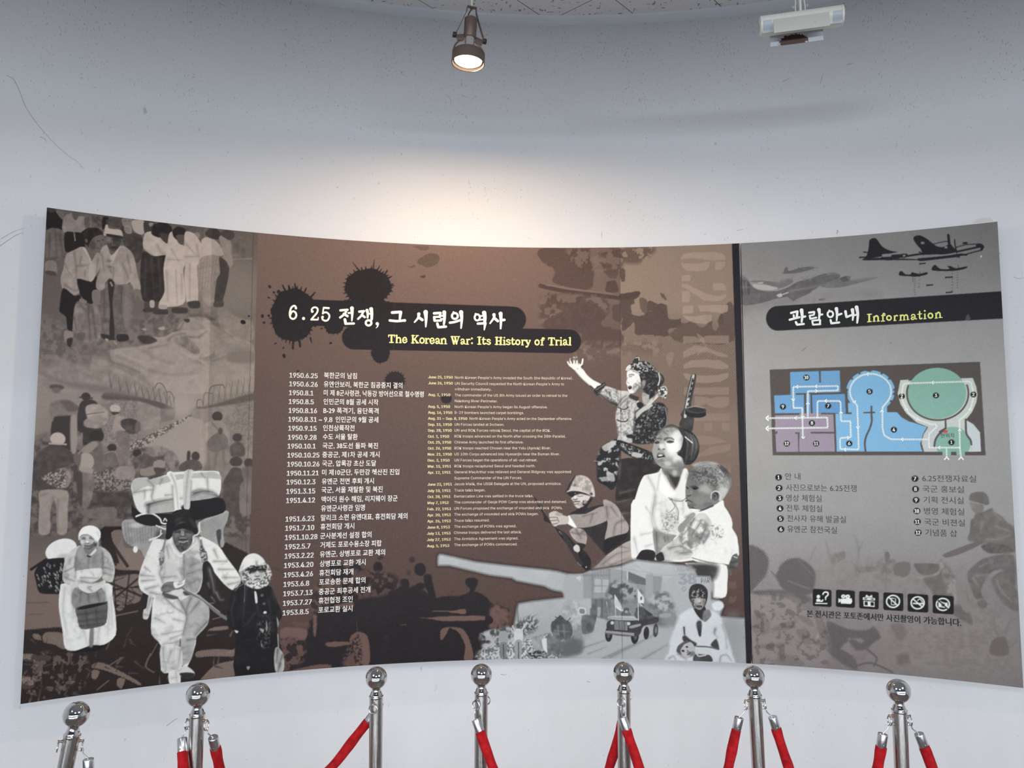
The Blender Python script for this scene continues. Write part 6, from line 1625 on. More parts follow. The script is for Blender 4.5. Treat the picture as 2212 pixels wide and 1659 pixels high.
def art_battle():
    """pale battle photographs and coarse-screen soldiers at the foot of the information board"""
    T = TK
    g1, g2, g3 = (112, 107, 105), (122, 117, 114), (132, 127, 123)
    lo = smooth01(FY, 1180, 1260) * info_mask()
    a = np.clip((NZ_FINE - 0.5) * 5, 0, 1) * lo * 0.22 + np.clip((fbm(60, 3, 77) - 0.52) * 6, 0, 1) * lo * 0.12
    blend_field(a, (108, 102, 100))
    mottle('600,380 1400,360 1700,480 2100,700 2140,1200 1300,1180 1100,900 640,520', (126, 119, 116), (146, 140, 136), T, 'fine', 60, 0.5)
    for k in range(26):
        x, y = 1200 + 850 * _rng.rand(), 880 + 340 * _rng.rand()
        line([x, y, x + 60 + 60 * _rng.rand(), y + 6], (1.8, 0.8), g1, T, 2, 0.5)
    # bare trees, stumps
    folds(T, g2, [('930,440 940,240 910,130', 3), ('940,250 980,170', 2), ('720,300 690,170', 2.4), ('735,300 745,440', 3), ('1150,540 1160,330 1150,250', 5), ('1130,480 1080,440', 4), ('1005,380 1010,290', 2), ('1040,340 1042,420', 2), ('560,330 620,200', 1.4), ('930,380 890,330', 2)])
    poly('730,280 830,250 840,300 800,330 740,360', g3, T, 3, tex=20); poly('910,370 1110,375 1110,400 950,420 930,460', g2, T, 3, tex=16); mottle('1090,320 1220,320 1230,420 1100,420', g1, g3, T, 'fine', 8, 0.8); poly('1210,370 1250,330 1330,340 1335,420 1280,450 1220,430', g1, T, 3, rag=1.5)
    poly('1140,260 1170,260 1180,310 1150,330', g1, T, 2, rag=1)
    # crouching soldier with round pack
    poly('1372,370 1380,345 1560,350 1555,400 1500,432 1420,430', (104, 99, 97), T, 3, tex=10); line('1400,450 1470,458 1550,420', 2.4, (146, 141, 137), T, 2); poly('1440,460 1560,430 1590,350 1640,430 1720,520 1780,600 1790,700 1820,820 1700,760 1600,700 1500,560', (110, 104, 102), T, 4, tex=16)
    mottle('1560,340 1600,330 1700,480 1720,640 1640,640', g1, (152, 147, 143), T, 'fine', 8, 0.8); poly('1690,470 1760,560 1800,700 1760,720 1700,620', g3, T, 4)
    poly('1180,820 1280,810 1300,900 1260,940', (118, 108, 107), T, 8); poly('1240,1050 1320,1040 1330,1110 1240,1120', (112, 104, 102), T, 8)
    # running soldier with rifle at the edge (upper part in the tile above)
    J = TJ
    poly('1895,1300 1910,1265 1960,1250 2020,1252 2056,1290 2068,1350 2030,1365 1960,1345 1900,1330', (106, 103, 99), J, 3, tex=8); line('1897,1330 1960,1345 2030,1366', 2.4, (150, 148, 143), J, 1.6); poly('1900,1340 1960,1350 2020,1365 2010,1420 1960,1440 1915,1400', (128, 125, 120), J, 3, tex=12)
    poly('1950,1440 2020,1420 2090,1390 2110,1420 2212,1500 2220,1680 1900,1680 1900,1600 1925,1500', (112, 108, 104), J, 4, tex=12); folds(J, (146, 143, 138), [('2040,1480 2060,1560 2030,1640', 3), ('2100,1420 2180,1500', 3), ('1950,1520 1930,1640', 2), ('2100,1560 2190,1590', 2)])
    poly('1800,40 1820,0 1960,0 2130,60 2140,260 1960,260 1920,210 1870,190 1830,160 1800,110', (112, 107, 104), T, 4, tex=12); folds(T, (146, 141, 137), [('1890,30 1880,120', 3), ('2000,60 2110,100', 3), ('1930,160 2000,160 2110,130', 3), ('1900,190 1960,220', 2.4)])
    poly('1585,285 1620,262 1700,230 1780,200 1880,170 1905,185 1820,230 1700,280 1620,300', (108, 102, 99), T, 2.5); poly('1885,210 1960,190 2100,210 2110,250 1960,270 1900,240', (100, 95, 93), T, 4, tex=16)
    poly('1840,350 1920,300 2130,280 2150,480 2130,520 2060,400 1990,400 1940,440 1880,560 1930,660 1880,690 1830,600 1780,470 1780,410', (110, 104, 102), T, 4, tex=14); poly('1960,460 2060,400 2100,460 2160,560 2170,720 2060,660 1990,560', (112, 106, 104), T, 4, tex=14)
    folds(T, (148, 142, 139), [('1850,440 1940,430', 3), ('1820,460 1860,520', 2.4), ('1870,370 1960,330', 2), ('2000,470 2040,560 2120,640', 2.4), ('1840,630 1900,620', 3)])
    poly('1960,960 2000,920 2060,910 2090,960 2090,1040 2040,1060 1950,1040', (108, 101, 99), T, 4, rag=1.5); folds(T, g1, [('2010,920 1980,780 2000,640', 2.2), ('2030,910 1940,800', 2), ('2060,920 2100,800 2160,760', 2), ('1990,920 1900,860', 1.6), ('2090,1000 2160,940', 2.4)])
    for k in range(5):
        ell(1500 + 90 * k, 1110 + 12 * (k % 3), 70, 9, g2, T, 2, 3, a=0.6)
    # coarse-screen helmets, pack, shoulders
    k = (97, 92, 91)
    poly('90,230 150,215 220,260 250,330 230,430 180,490 90,560', k, T, 8, dots=True)
    poly('270,410 310,430 340,360 400,315 480,305 560,350 605,410 610,470 590,560 540,590 420,585 350,530 310,460', k, T, 8, dots=True); line('400,480 560,540', 3, (128, 123, 120), T, 3, 0.6); line('480,320 590,440', 3, (120, 115, 112), T, 3, 0.5)
    poly('110,560 350,550 560,600 660,760 740,960 900,1060 930,1160 840,1130 700,1020 640,900 600,760 480,660 340,600 180,590', k, T, 8, dots=True)
    poly('700,790 860,850 1000,860 1060,830 1110,910 1060,950 1000,1000 920,1010 860,930 880,920 960,960 980,930 900,920 800,1000 850,1080 880,1130 780,1090 720,940', k, T, 8, dots=True); line('1000,1000 1080,1070 1060,1130', 4, k, T, 3); line('930,1130 1040,1110 1200,1180', 4, k, T, 3)
    poly('130,740 200,720 260,800 250,880 180,900 130,860', k, T, 8, dots=True, a=0.8); poly('270,850 360,800 470,780 420,850 320,860', k, T, 6, dots=True); poly('160,970 300,960 420,950 330,990 180,1000', k, T, 6, dots=True); poly('300,1080 380,1040 500,1090 520,1130 320,1120', k, T, 8, dots=True); poly('460,860 540,860 580,960 520,960', k, T, 6, dots=True); poly('460,740 560,760 600,830 520,800', k, T, 6, dots=True)
    mottle('110,620 600,640 700,1120 130,1120', (143, 134, 131), k, T, 'fine', 16, 0.5, 0.55, 0.68, True); poly('630,880 640,910 610,920', (150, 144, 141), T, 3)


def art_icons():
    T, k, w_ = TK, (26, 25, 27), (226, 230, 222)
    cs = [(661, 610, 72, 66), (840, 617, 73, 66), (1021, 628, 75, 67), (1208, 639, 77, 68), (1397, 650, 79, 69), (1591, 662, 81, 70)]
    for x, y, a, b in cs:
        p = []
        for sx, sy in ((1, -1), (1, 1), (-1, 1), (-1, -1)):
            for i in range(5):
                t = {(1, -1): -90, (1, 1): 0, (-1, 1): 90, (-1, -1): 180}[(sx, sy)] + 22.5 * i
                r = 14
                p += [x + sx * (a - r) + r * math.cos(math.radians(t)), y + sy * (b - r) + r * math.sin(math.radians(t)) + (sx * 4)]
        poly(p, k, T, 1.0, smooth=False)
    L = lambda s, w, c=w_: line(s, w, c, T, 0.9)
    P = lambda s, c=w_: poly(s, c, T, 0.9, smooth=False)
    # question desk
    L('612,652 698,654', 2.4); ell(632, 600, 14, 14, w_, T, 0, 0.9); P('616,640 616,622 630,616 646,620 650,632 668,620 672,626 664,642'); L('668,582 674,570 690,564 706,572 706,588 690,602 688,612', 3.2); ell(688, 622, 5, 5, w_, T, 0, 0.9)
    # film camera
    ell(824, 598, 17, 15, w_, T, 0, 0.9); ell(858, 600, 18, 16, w_, T, 0, 0.9); ell(824, 598, 5, 5, (120, 122, 120), T, 0, 0.9); ell(858, 600, 5, 5, (120, 122, 120), T, 0, 0.9); P('804,616 888,612 892,640 884,656 806,654'); P('786,612 804,622 804,640 786,648')
    # gift
    P('974,606 1068,612 1068,630 974,624'); P('978,632 1064,638 1066,680 980,674'); P('1004,640 1012,641 1012,668 988,666 988,639', k); P('1034,642 1058,644 1060,670 1034,670', k); P('984,612 1006,614 1006,620 984,618', k); P('1034,616 1058,618 1058,624 1034,622', k); P('992,604 1000,584 1022,600 1042,586 1050,608')
    # bans
    for (x, y, a, b), inner in zip(cs[3:], (0, 1, 2)):
        t = np.linspace(0, 2 * math.pi, 36)
        line(np.stack([x - 2 + 50 * np.cos(t), y - 2 + 46 * np.sin(t)], 1).ravel().tolist(), 3.2, w_, T, 0.9, smooth=False)
        if inner == 0:
            line('1192,612 1226,616 1222,664 1192,662 1192,612', 1.6, w_, T, 0.9, smooth=False)
            line([x - 36, y - 34, x + 34, y + 30], 2.8, w_, T, 0.9)
        elif inner == 1:
            line('1362,652 1440,656', 3.0, w_, T, 0.9); line('1395,630 1410,618 1424,630 1432,648', 2.2, w_, T, 0.9); line([x - 38, y - 32, x + 34, y + 30], 2.8, w_, T, 0.9)
        else:
            P('1554,636 1572,632 1580,640 1610,648 1624,644 1628,690 1556,680'); ell(1590, 664, 13, 12, k, T, 0, 0.9); ell(1588, 662, 8, 7, w_, T, 0, 0.9); line([x - 38, y - 32, x + 34, y + 32], 2.8, k, T, 0.9)


def art_big_letters():
    """date and title running down the board in pale stencil capitals"""
    T = TH
    c = (156, 138, 124)
    P = lambda s, a=0.85, sm=False, cc=c: poly(s, cc, T, 1.2, a, sm, rag=0.5)
    P('1400,180 1580,178 1640,190 1668,215 1672,245 1560,250 1500,245 1400,232 1320,236 1288,245 1284,222 1310,195')
    P('1284,262 1300,275 1420,278 1500,262 1532,262 1530,300 1500,335 1420,346 1340,340 1296,310'); P('1586,262 1670,262 1664,300 1630,330 1578,332 1578,300')
    P('1292,376 1366,376 1366,428 1290,430')
    P('1290,450 1330,452 1420,500 1520,545 1600,560 1672,540 1676,560 1640,595 1580,606 1480,596 1400,540 1340,500 1290,480'); P('1292,510 1360,520 1358,612 1294,612'); P('1560,446 1640,446 1670,470 1676,510 1560,508')
    P('1300,650 1340,640 1390,640 1390,700 1340,712 1296,712'); P('1296,722 1390,734 1480,722 1548,722 1550,770 1500,800 1400,790 1330,760'); P('1430,640 1500,634 1690,634 1690,690 1640,710 1520,690 1450,690')
    P('1302,905 1400,905 1440,930 1500,900 1700,898 1700,965 1560,968 1440,960 1302,968', 0.55); P('1302,1085 1302,1040 1400,985 1500,1000 1690,1070 1690,1086 1640,1086 1510,1040 1420,1050 1310,1090', 0.55)
    P('1304,1185 1310,1150 1370,1115 1500,1106 1620,1115 1690,1150 1698,1185 1600,1190 1500,1172 1400,1172', 0.6); P('1304,1222 1400,1240 1500,1246 1600,1240 1698,1220 1690,1265 1620,1300 1500,1310 1380,1300 1320,1270', 0.6)
    d_ = (146, 126, 113)
    P('1310,1346 1700,1346 1700,1410 1310,1410', 0.6, False, d_); P('1400,1424 1500,1430 1540,1440 1600,1428 1700,1430 1700,1500 1650,1524 1560,1520 1500,1490 1420,1518 1400,1510', 0.6, False, d_)
    T = TG
    P2 = lambda s, a=0.5, cc=(142, 122, 110): poly(s, cc, T, 1.2, a, False, rag=0.5)
    P2('1400,532 1700,530 1704,595 1400,598'); P2('1486,616 1552,616 1552,682 1486,682'); P2('1640,616 1704,616 1704,684 1640,684')
    P2('1420,722 1560,735 1695,775 1560,800 1440,800'); P2('1420,912 1712,855 1710,796 1540,820 1500,850 1430,880'); P2('1690,968 1716,968 1716,1046 1690,1046', 0.35); P2('1600,970 1680,968 1680,1000 1600,1010', 0.3)
    T = TF
    q = (114, 94, 86)
    for s in ('1630,70 1654,72 1654,136 1630,136', '1616,704 1680,702 1684,760 1660,770 1616,764', '1624,830 1660,840 1684,812 1682,870 1650,892 1620,888', '1640,200 1656,210 1656,260 1640,262'):
        poly(s, q, T, 1.5, 0.5, False)
art_forest()
art_big_letters()
art_guns_left()
art_ink()
art_soldier_wave()
fig_rifleman()
fig_girl_baby()
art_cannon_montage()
art_child_corner()
art_joints_right()
fig_pack_man()
fig_basket_woman()
fig_hood_child()
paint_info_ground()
art_planes()
art_battle()
art_info_bar()
art_map()
art_circles()
art_icons()
paint_strip()
# press grain over everything
CAN += ((NZ_GRAIN - 0.5) * 6 + np.random.RandomState(5).randn(PH, PW).astype(np.float32) * 3.0)[..., None]
# ================================================================ the two exhibition boards
CAN = np.clip(CAN, 0, 255)


def sample(x, y):
    u, v = np.clip(x - PX0, 0, PW - 1.001), np.clip(y - PY0, 0, PH - 1.001)
    i, j = u.astype(int), v.astype(int)
    fu, fv = (u - i)[:, None], (v - j)[:, None]
    a = CAN[j, i] * (1 - fu) + CAN[j, i + 1] * fu
    b = CAN[j + 1, i] * (1 - fu) + CAN[j + 1, i + 1] * fu
    return a * (1 - fv) + b * fv


def mat_print():
    m = mat_plain('printed_laminate', (0.5, 0.5, 0.5), 0.40, 0, 0.08)
    t, N, L, B = nodes_of(m)
    at = N.new('ShaderNodeAttribute')
    at.attribute_name = 'ink'
    L.new(at.outputs['Color'], B.inputs['Base Color'])
    tc = N.new('ShaderNodeTexCoord').outputs['Object']
    bp = N.new('ShaderNodeBump')
    bp.inputs['Strength'].default_value = 0.035
    bp.inputs['Distance'].default_value = 0.002
    L.new(n_noise(N, L, tc, 260, 2), bp.inputs['Height'])
    L.new(bp.outputs[0], B.inputs['Normal'])
    return m


M_PRINT = mat_print()
M_EDGE = mat_plain('board_edge', (0.23, 0.16, 0.12, 1), 0.7)
M_EDGE_GREY = mat_plain('board_edge_dark', (0.10, 0.085, 0.08, 1), 0.6)
Z_TOP, Z_BOT = EYE + 0.8155, EYE - 0.8328
THICK = 0.016


def board_mesh(name, th0, th1, step=0.0023):
    ns = max(int(R_PANEL * (th1 - th0) / step), 8)
    nz = int((Z_TOP - Z_BOT) / step)
    th = np.linspace(th0, th1, ns + 1)
    zz = np.linspace(Z_BOT, Z_TOP, nz + 1)
    TH, ZZ = np.meshgrid(th, zz)
    P = np.stack([CX + R_PANEL * np.sin(TH).ravel(), CY + R_PANEL * np.cos(TH).ravel(), ZZ.ravel()], 1)
    px, py = project(P)
    col = sample(px, py)
    W = ns + 1
    i = np.arange(nz)[:, None] * W + np.arange(ns)[None, :]
    q = np.stack([i, i + 1, i + W + 1, i + W], -1).reshape(-1, 4)
    # rim: outline, its twin at the back, back face
    loop = np.concatenate([np.arange(W), np.arange(1, nz + 1) * W + W - 1, nz * W + np.arange(W - 2, -1, -1), np.arange(nz - 1, 0, -1) * W])
    base = len(P)
    sc = (R_PANEL + THICK) / R_PANEL
    B = P[loop].copy()
    B[:, 0] = CX + (B[:, 0] - CX) * sc
    B[:, 1] = CY + (B[:, 1] - CY) * sc
    F = P[loop]
    verts = np.vstack([P, F, B])
    n = len(loop)
    k = np.arange(n)
    k2 = (k + 1) % n
    rim = np.stack([base + k, base + n + k, base + n + k2, base + k2], 1)
    # back: strips between bottom and top rows of the rim
    bot = np.arange(W)
    top = (ns + nz) + np.arange(W)
    top = top[::-1]
    back = np.stack([base + n + bot[:-1], base + n + top[:-1], base + n + top[1:], base + n + bot[1:]], 1)
    faces = np.vstack([q, rim, back]).astype(np.int32)
    me = bpy.data.meshes.new(name)
    me.vertices.add(len(verts))
    me.vertices.foreach_set('co', verts.astype(np.float32).ravel())
    me.loops.add(faces.size)
    me.loops.foreach_set('vertex_index', faces.ravel())
    me.polygons.add(len(faces))
    me.polygons.foreach_set('loop_start', np.arange(0, faces.size, 4, dtype=np.int32))
    mi = np.zeros(len(faces), np.int32)
    mi[len(q):] = 1
    me.polygons.foreach_set('material_index', mi)
    sm = np.zeros(len(faces), bool)
    sm[:len(q)] = True
    me.polygons.foreach_set('use_smooth', sm)
    me.update(calc_edges=True)
    a = me.attributes.new('ink', 'FLOAT_COLOR', 'POINT')
    c = np.ones((len(verts), 4), np.float32)
    c[:base, :3] = np.clip(lin(col) * ALB, 0, 0.9)
    c[base:, :3] = 0.1
    a.data.foreach_set('color', c.ravel())
    return me


TH_L = np.mean([px_hit(*q)[0] for q in ((100.5, 449), (80, 845), (45, 1520))])
TH_M = np.mean([px_hit(*q)[0] for q in ((1596.0, 526), (1627.5, 1434))])
TH_R = np.mean([px_hit(*q)[0] for q in ((2156.6, 477.4), (2177.7, 926), (2194.6, 1176), (2209, 1485))])
GAP = 0.0004


def spacers(parent, th0, th1, n):
    """battens that hold the board off the wall"""
    for k in range(n):
        th = th0 + (th1 - th0) * (k + 0.5) / n
        bm = arc_strip(th - 0.008, th + 0.008, [(R_PANEL + THICK - 0.001, Z_BOT + 0.12), (R_WALL - 0.001, Z_BOT + 0.12), (R_WALL - 0.001, Z_TOP - 0.12), (R_PANEL + THICK - 0.001, Z_TOP - 0.12)], 2)
        obj('batten', bm, M_EDGE, parent)


hist = empty('history_board', cyl((TH_L + TH_M) / 2, Z_BOT, R_PANEL))
tag(hist, 'long curved brown exhibition board with a wartime timeline and refugee photographs', 'exhibition board')
obj('printed_board', board_mesh('printed_board', TH_L, TH_M - GAP), [M_PRINT, M_EDGE_GREY], hist, smooth=False)
spacers(hist, TH_L, TH_M, 5)
info = empty('information_board', cyl((TH_M + TH_R) / 2, Z_BOT, R_PANEL))
tag(info, 'grey curved information board with a coloured floor plan and room list', 'information board')
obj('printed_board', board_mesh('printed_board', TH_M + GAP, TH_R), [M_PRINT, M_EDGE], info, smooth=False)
spacers(info, TH_M, TH_R, 2)


# ---------------------------------------------------------------- lettering: real flat letters lying on the boards
try:            # the plain sans serif that ships with Blender; its built-in face otherwise
    SANS = bpy.data.fonts.load(bpy.utils.system_resource('DATAFILES', path='fonts') + '/Inter.woff2')
except Exception:
    SANS = None


class Ink:
    """collects triangles given in the frontal view's pixels or on the board itself and lays them on the cylinder"""

    def __init__(self, lift=0.0008):
        self.v, self.f, self.r = [], [], R_PANEL - lift

    def px(self, x, y):
        th, z = px_hit(x, y, self.r)
        self.v.append(cyl(th, z, self.r))
        return len(self.v) - 1

    def poly(self, pts):
        self.f.append([self.px(x, y) for x, y in pts])

    def disc(self, x, y, r, n=14):
        self.poly([(x + r * math.cos(2 * math.pi * k / n), y + r * math.sin(2 * math.pi * k / n)) for k in range(n)])

    def stroke(self, p, w, caps=True):
        p = np.asarray(p, float)
        if len(p) > 2:
            p = chaikin(p, False, 4)
        w0, w1 = w if isinstance(w, (tuple, list)) else (w, w)
        n = len(p)
        d = np.gradient(p, axis=0)
        d /= np.maximum(np.hypot(d[:, 0], d[:, 1]), 1e-9)[:, None]
        nr = np.stack([-d[:, 1], d[:, 0]], 1)
        hw = (w0 + (w1 - w0) * np.linspace(0, 1, n) ** 0.8) / 2
        a = [self.px(*(p[i] + nr[i] * hw[i])) for i in range(n)]
        b = [self.px(*(p[i] - nr[i] * hw[i])) for i in range(n)]
        for i in range(n - 1):
            self.f.append([a[i], a[i + 1], b[i + 1], b[i]])
        if caps:
            self.disc(p[0][0], p[0][1], hw[0], 12)
            self.disc(p[-1][0], p[-1][1], hw[-1], 12)

    def ring(self, x, y, rx, ry, w, n=26):
        o = [self.px(x + (rx + w / 2) * math.cos(2 * math.pi * k / n), y + (ry + w / 2) * math.sin(2 * math.pi * k / n)) for k in range(n)]
        i = [self.px(x + (rx - w / 2) * math.cos(2 * math.pi * k / n), y + (ry - w / 2) * math.sin(2 * math.pi * k / n)) for k in range(n)]
        for k in range(n):
            k2 = (k + 1) % n
            self.f.append([o[k], o[k2], i[k2], i[k]])

    def traced(self, tile, text):
        """'x,y x,y :w' strokes, 'o x,y rx ry w' rings, '. x,y r' dots, separated by ';' in a tile's pixels"""
        ox, oy, s = tile
        for item in text.split(';'):
            q = item.split()
            if not q:
                continue
            if q[0] == 'o':
                x, y = map(float, q[1].split(','))
                self.ring(ox + x / s, oy + y / s, float(q[2]) / s, float(q[3]) / s, float(q[4]) / s)
            elif q[0] == '.':
                x, y = map(float, q[1].split(','))
                self.disc(ox + x / s, oy + y / s, float(q[2]) / s)
            else:
                w = [float(v) / s * 1.03 for v in q[-1][1:].split(',')]
                self.stroke([(ox + float(a.split(',')[0]) / s, oy + float(a.split(',')[1]) / s) for a in q[:-1]], w[0] if len(w) == 1 else w)

    def text(self, s, x0, x1, y, h, ref=0.682, bold=0.0, y1=None):
        """a line of type from x0 to x1 (pixels) on the baseline y; h: height in pixels of ref em"""
        cu = bpy.data.curves.new('type', 'FONT')
        cu.body = s
        if SANS is not None and all(ord(c) < 128 for c in s):
            cu.font = SANS
            ref *= 0.7459
            cu.resolution_u = 4
        else:
            cu.offset = min(bold, 0.010)
        o = bpy.data.objects.new('type', cu)
        me = o.to_mesh()
        n = len(me.vertices)
        co = np.empty(n * 3)
        me.vertices.foreach_get('co', co)
        co = co.reshape(-1, 3)
        t0, z0 = px_hit(x0, y, self.r)
        t1, z1 = px_hit(x1, y if y1 is None else y1, self.r)
        if y1 is None:
            z1 = z0
        zt = px_hit(x0, y - h, self.r)[1]
        sy = (zt - z0) / ref
        mn, mx = co[:, 0].min(), co[:, 0].max()
        u = (co[:, 0] - mn) / (mx - mn)
        # bold faces are struck twice, a hair apart
        for dx in ((0.0,) if bold <= 0.009 else (-0.5, 0.0, 0.5)):
            base = len(self.v)
            sh = dx * bold * 2.2 * sy / R_PANEL
            for k in range(n):
                self.v.append(cyl(t0 + (t1 - t0) * u[k] + sh, z0 + (z1 - z0) * u[k] + co[k, 1] * sy, self.r))
            for p in me.polygons:
                self.f.append([base + i for i in p.vertices])
        o.to_mesh_clear()
        bpy.data.objects.remove(o)
        bpy.data.curves.remove(cu)

    def build(self, name, mat, parent):
        me = bpy.data.meshes.new(name)
        # triangles wound to face the room
        V = np.array(self.v)
        fs = []
        for f in self.f:
            a, b, c = V[f[0]], V[f[1]], V[f[2]]
            nrm = np.cross(b - a, c - a)
            out = np.array([CX - a[0], CY - a[1], 0])
            fs.append(f if np.dot(nrm, out) >= 0 else f[::-1])
        me.from_pydata(self.v, [], fs)
        return obj(name, me, mat, parent, smooth=False)


M_CREAM = mat_plain('cream_ink', alb((246, 240, 226)), 0.4, 0, 0.3)
M_WHITE = mat_plain('white_ink', alb((236, 234, 228)), 0.4, 0, 0.3)
M_COOLW = mat_plain('cool_white_ink', alb((232, 238, 230)), 0.4, 0, 0.3)
M_YELL = mat_plain('yellow_ink', alb((248, 240, 150)), 0.4, 0, 0.3)
M_PALEY = mat_plain('pale_yellow_ink', alb((236, 226, 170)), 0.4, 0, 0.3)
M_IVORY = mat_plain('ivory_ink', alb((222, 208, 184)), 0.4, 0, 0.3)
M_BLACKINK = mat_plain('black_ink', alb((28, 27, 30)), 0.4, 0, 0.3)
M_LIME = mat_plain('lime_ink', alb((226, 232, 130)), 0.4, 0, 0.3)
M_GREYINK = mat_plain('grey_ink', alb((140, 146, 150)), 0.4, 0, 0.3)
# ================================================================ the wording
Z1, Z2, Z3, Z4, Z5 = (615, 645, 8.848), (830, 650, 8.193), (830, 710, 10.533), (1020, 710, 9.617), (1690, 650, 6.144)
k = Ink()
k.traced(Z1, '218,190 205,150 175,138 128,170 100,250 98,320 115,368 160,390 205,365 222,315 205,265 165,242 128,262 108,310 :36;. 214,182 25;. 360,380 30;525,245 515,212 540,178 578,166 620,182 632,225 610,280 550,350 510,398 :34;505,402 628,402 :32;640,362 638,405 :22;. 527,246 27;'
            '745,176 842,182 :38;742,180 727,285 :28;727,285 762,264 810,268 850,312 850,362 820,412 775,424 728,402 714,360 :34;. 724,352 25;1065,225 1200,215 :44;1180,225 1150,290 1060,362 :42;1130,292 1200,335 :46;1218,275 1290,272 :36;1285,185 1290,300 1283,424 :74,26;1150,400 1166,478 :52;1172,480 1322,476 :42;'
            '1425,250 1515,240 :44;1500,250 1470,320 1402,388 :40;1470,310 1530,355 :42;1573,225 1588,290 1583,366 :60,34;1588,292 1650,290 :30;1652,200 1664,290 1662,400 :74,44;o 1603,464 54 50 42;. 1768,480 31;1782,484 1775,530 1745,562 :42,10')
k.traced(Z2, '140,206 288,196 :48;290,202 274,335 :58,34;98,346 230,358 362,344 :42;. 362,346 26;612,232 600,300 536,376 :58,26;622,300 674,336 :48;733,200 740,330 735,458 :80,24;882,220 995,214 :44;995,220 985,285 :40;985,278 880,288 :36;884,285 890,350 :42;890,352 1005,346 :38;1005,266 1060,262 :30;1005,322 1060,318 :30;1062,202 1066,310 1055,416 :68,34;'
            '940,402 956,462 :44;956,466 1090,456 :42;o 1250,267 52 52 38;1226,200 1236,220 :34;1162,386 1250,372 1340,342 :40;1360,202 1372,320 1360,482 :76,26;o 1646,292 46 54 34;1618,232 1630,240 :36;1690,270 1770,262 :28;1690,336 1770,326 :28;1768,212 1782,300 1776,392 :76,46;1656,402 1780,396 :40;1786,396 1770,512 :52,20;'
            '1942,245 1940,300 1872,398 :58,26;1955,310 2010,356 :46;2060,226 2066,350 2060,490 :70,28;2066,342 2126,336 :44')
k.build('korean_title', M_CREAM, hist)
k = Ink()
k.traced(Z3, '100,148 238,150 :27;98,152 100,188 :18;236,152 236,188 :18;165,150 165,310 :38;120,313 210,313 :20;285,150 283,315 :34;262,156 285,153 :18;283,240 325,202 365,225 370,315 :26,34;265,318 310,318 :18;342,318 392,318 :18;430,262 508,257 :20;510,256 495,212 465,200 432,225 422,265 437,308 470,318 514,290 :29;'
            '650,155 650,325 :38;625,156 690,156 :20;620,325 685,325 :20;755,160 665,262 :24;690,238 755,320 :38;725,156 780,156 :20;725,325 790,325 :20;o 860,270 47 57 32;955,225 955,330 :34;930,222 955,220 :18;930,333 990,333 :18;960,252 1000,224 1024,236 :27;1050,282 1130,277 :20;1132,276 1120,230 1085,217 1050,245 1044,285 1062,328 1095,338 1137,310 :29;'
            '1172,256 1190,228 1225,228 1245,252 1248,318 1270,338 :29;1245,282 1192,292 1177,320 1202,338 1245,315 :27;1310,235 1310,340 :34;1290,236 1312,233 :18;1312,262 1350,225 1390,242 1395,340 :32;1288,343 1338,343 :18;1370,345 1425,345 :18;1540,182 1585,345 :38;1585,345 1620,220 :22;1610,190 1645,345 :36;1645,345 1695,185 :22;1518,180 1716,180 :20;'
            '1747,266 1767,240 1800,242 1815,267 1818,328 1845,348 :27;1815,296 1767,302 1747,330 1772,350 1815,325 :27;1890,245 1890,350 :32;1868,241 1892,239 :16;1868,353 1920,353 :18;1895,267 1930,240 1954,251 :25;. 1995,222 22;. 1997,330 22')
k.traced(Z4, '148,175 148,320 :34;112,176 184,176 :18;112,322 184,322 :18;235,190 230,300 250,318 280,305 :29;205,226 280,223 :18;374,242 345,222 312,237 322,262 370,285 374,310 345,326 306,310 :25;510,180 510,325 :34;595,182 590,328 :34;510,256 590,256 :20;480,179 543,179 :18;567,182 620,183 :18;477,328 540,328 :18;562,330 622,330 :18;'
            '668,240 668,330 :30;. 668,187 17;642,239 668,237 :15;642,333 694,333 :16;784,247 755,227 717,242 727,268 780,290 784,314 755,330 713,318 :25;838,200 835,310 855,326 884,315 :29;810,236 884,233 :18;o 948,283 39 47 29;1042,240 1042,335 :30;1022,238 1045,236 :15;1022,338 1066,338 :16;1045,260 1080,237 1099,249 :23;'
            '1122,241 1165,330 :34;1204,241 1150,370 1128,380 :22;. 1126,372 20;1106,239 1150,239 :15;1182,241 1213,241 :15;o 1348,285 41 49 29;1496,208 1480,194 1456,207 1450,335 :29;1422,239 1490,239 :16;1422,340 1476,340 :16;. 1492,209 13;1587,193 1708,196 :24;1584,197 1584,230 :16;1709,198 1709,229 :16;1650,195 1645,335 :36;1607,338 1690,338 :18;'
            '1750,240 1750,335 :30;1730,239 1752,237 :15;1730,340 1776,340 :16;1755,260 1785,240 1804,251 :23;1845,240 1845,335 :30;. 1845,190 17;1822,239 1845,237 :14;1822,340 1870,340 :16;1897,256 1915,232 1945,237 1955,262 1958,318 1985,336 :26;1955,286 1912,292 1895,318 1917,338 1955,318 :25;2035,186 2030,335 :32;2010,187 2035,184 :15;2005,340 2054,340 :17')
k.build('english_title', M_YELL, hist)

K1, K2, E1, E2 = (600, 790, 6.145), (600, 1050, 5.721), (910, 795, 6.379), (910, 1000, 6.506)


def rows(ink, tile, data, h, ref, bold):
    ox, oy, s = tile
    for txt, a, b, y in data:
        ink.text(txt, ox + a / s, ox + b / s, oy + y / s, h, ref, bold)


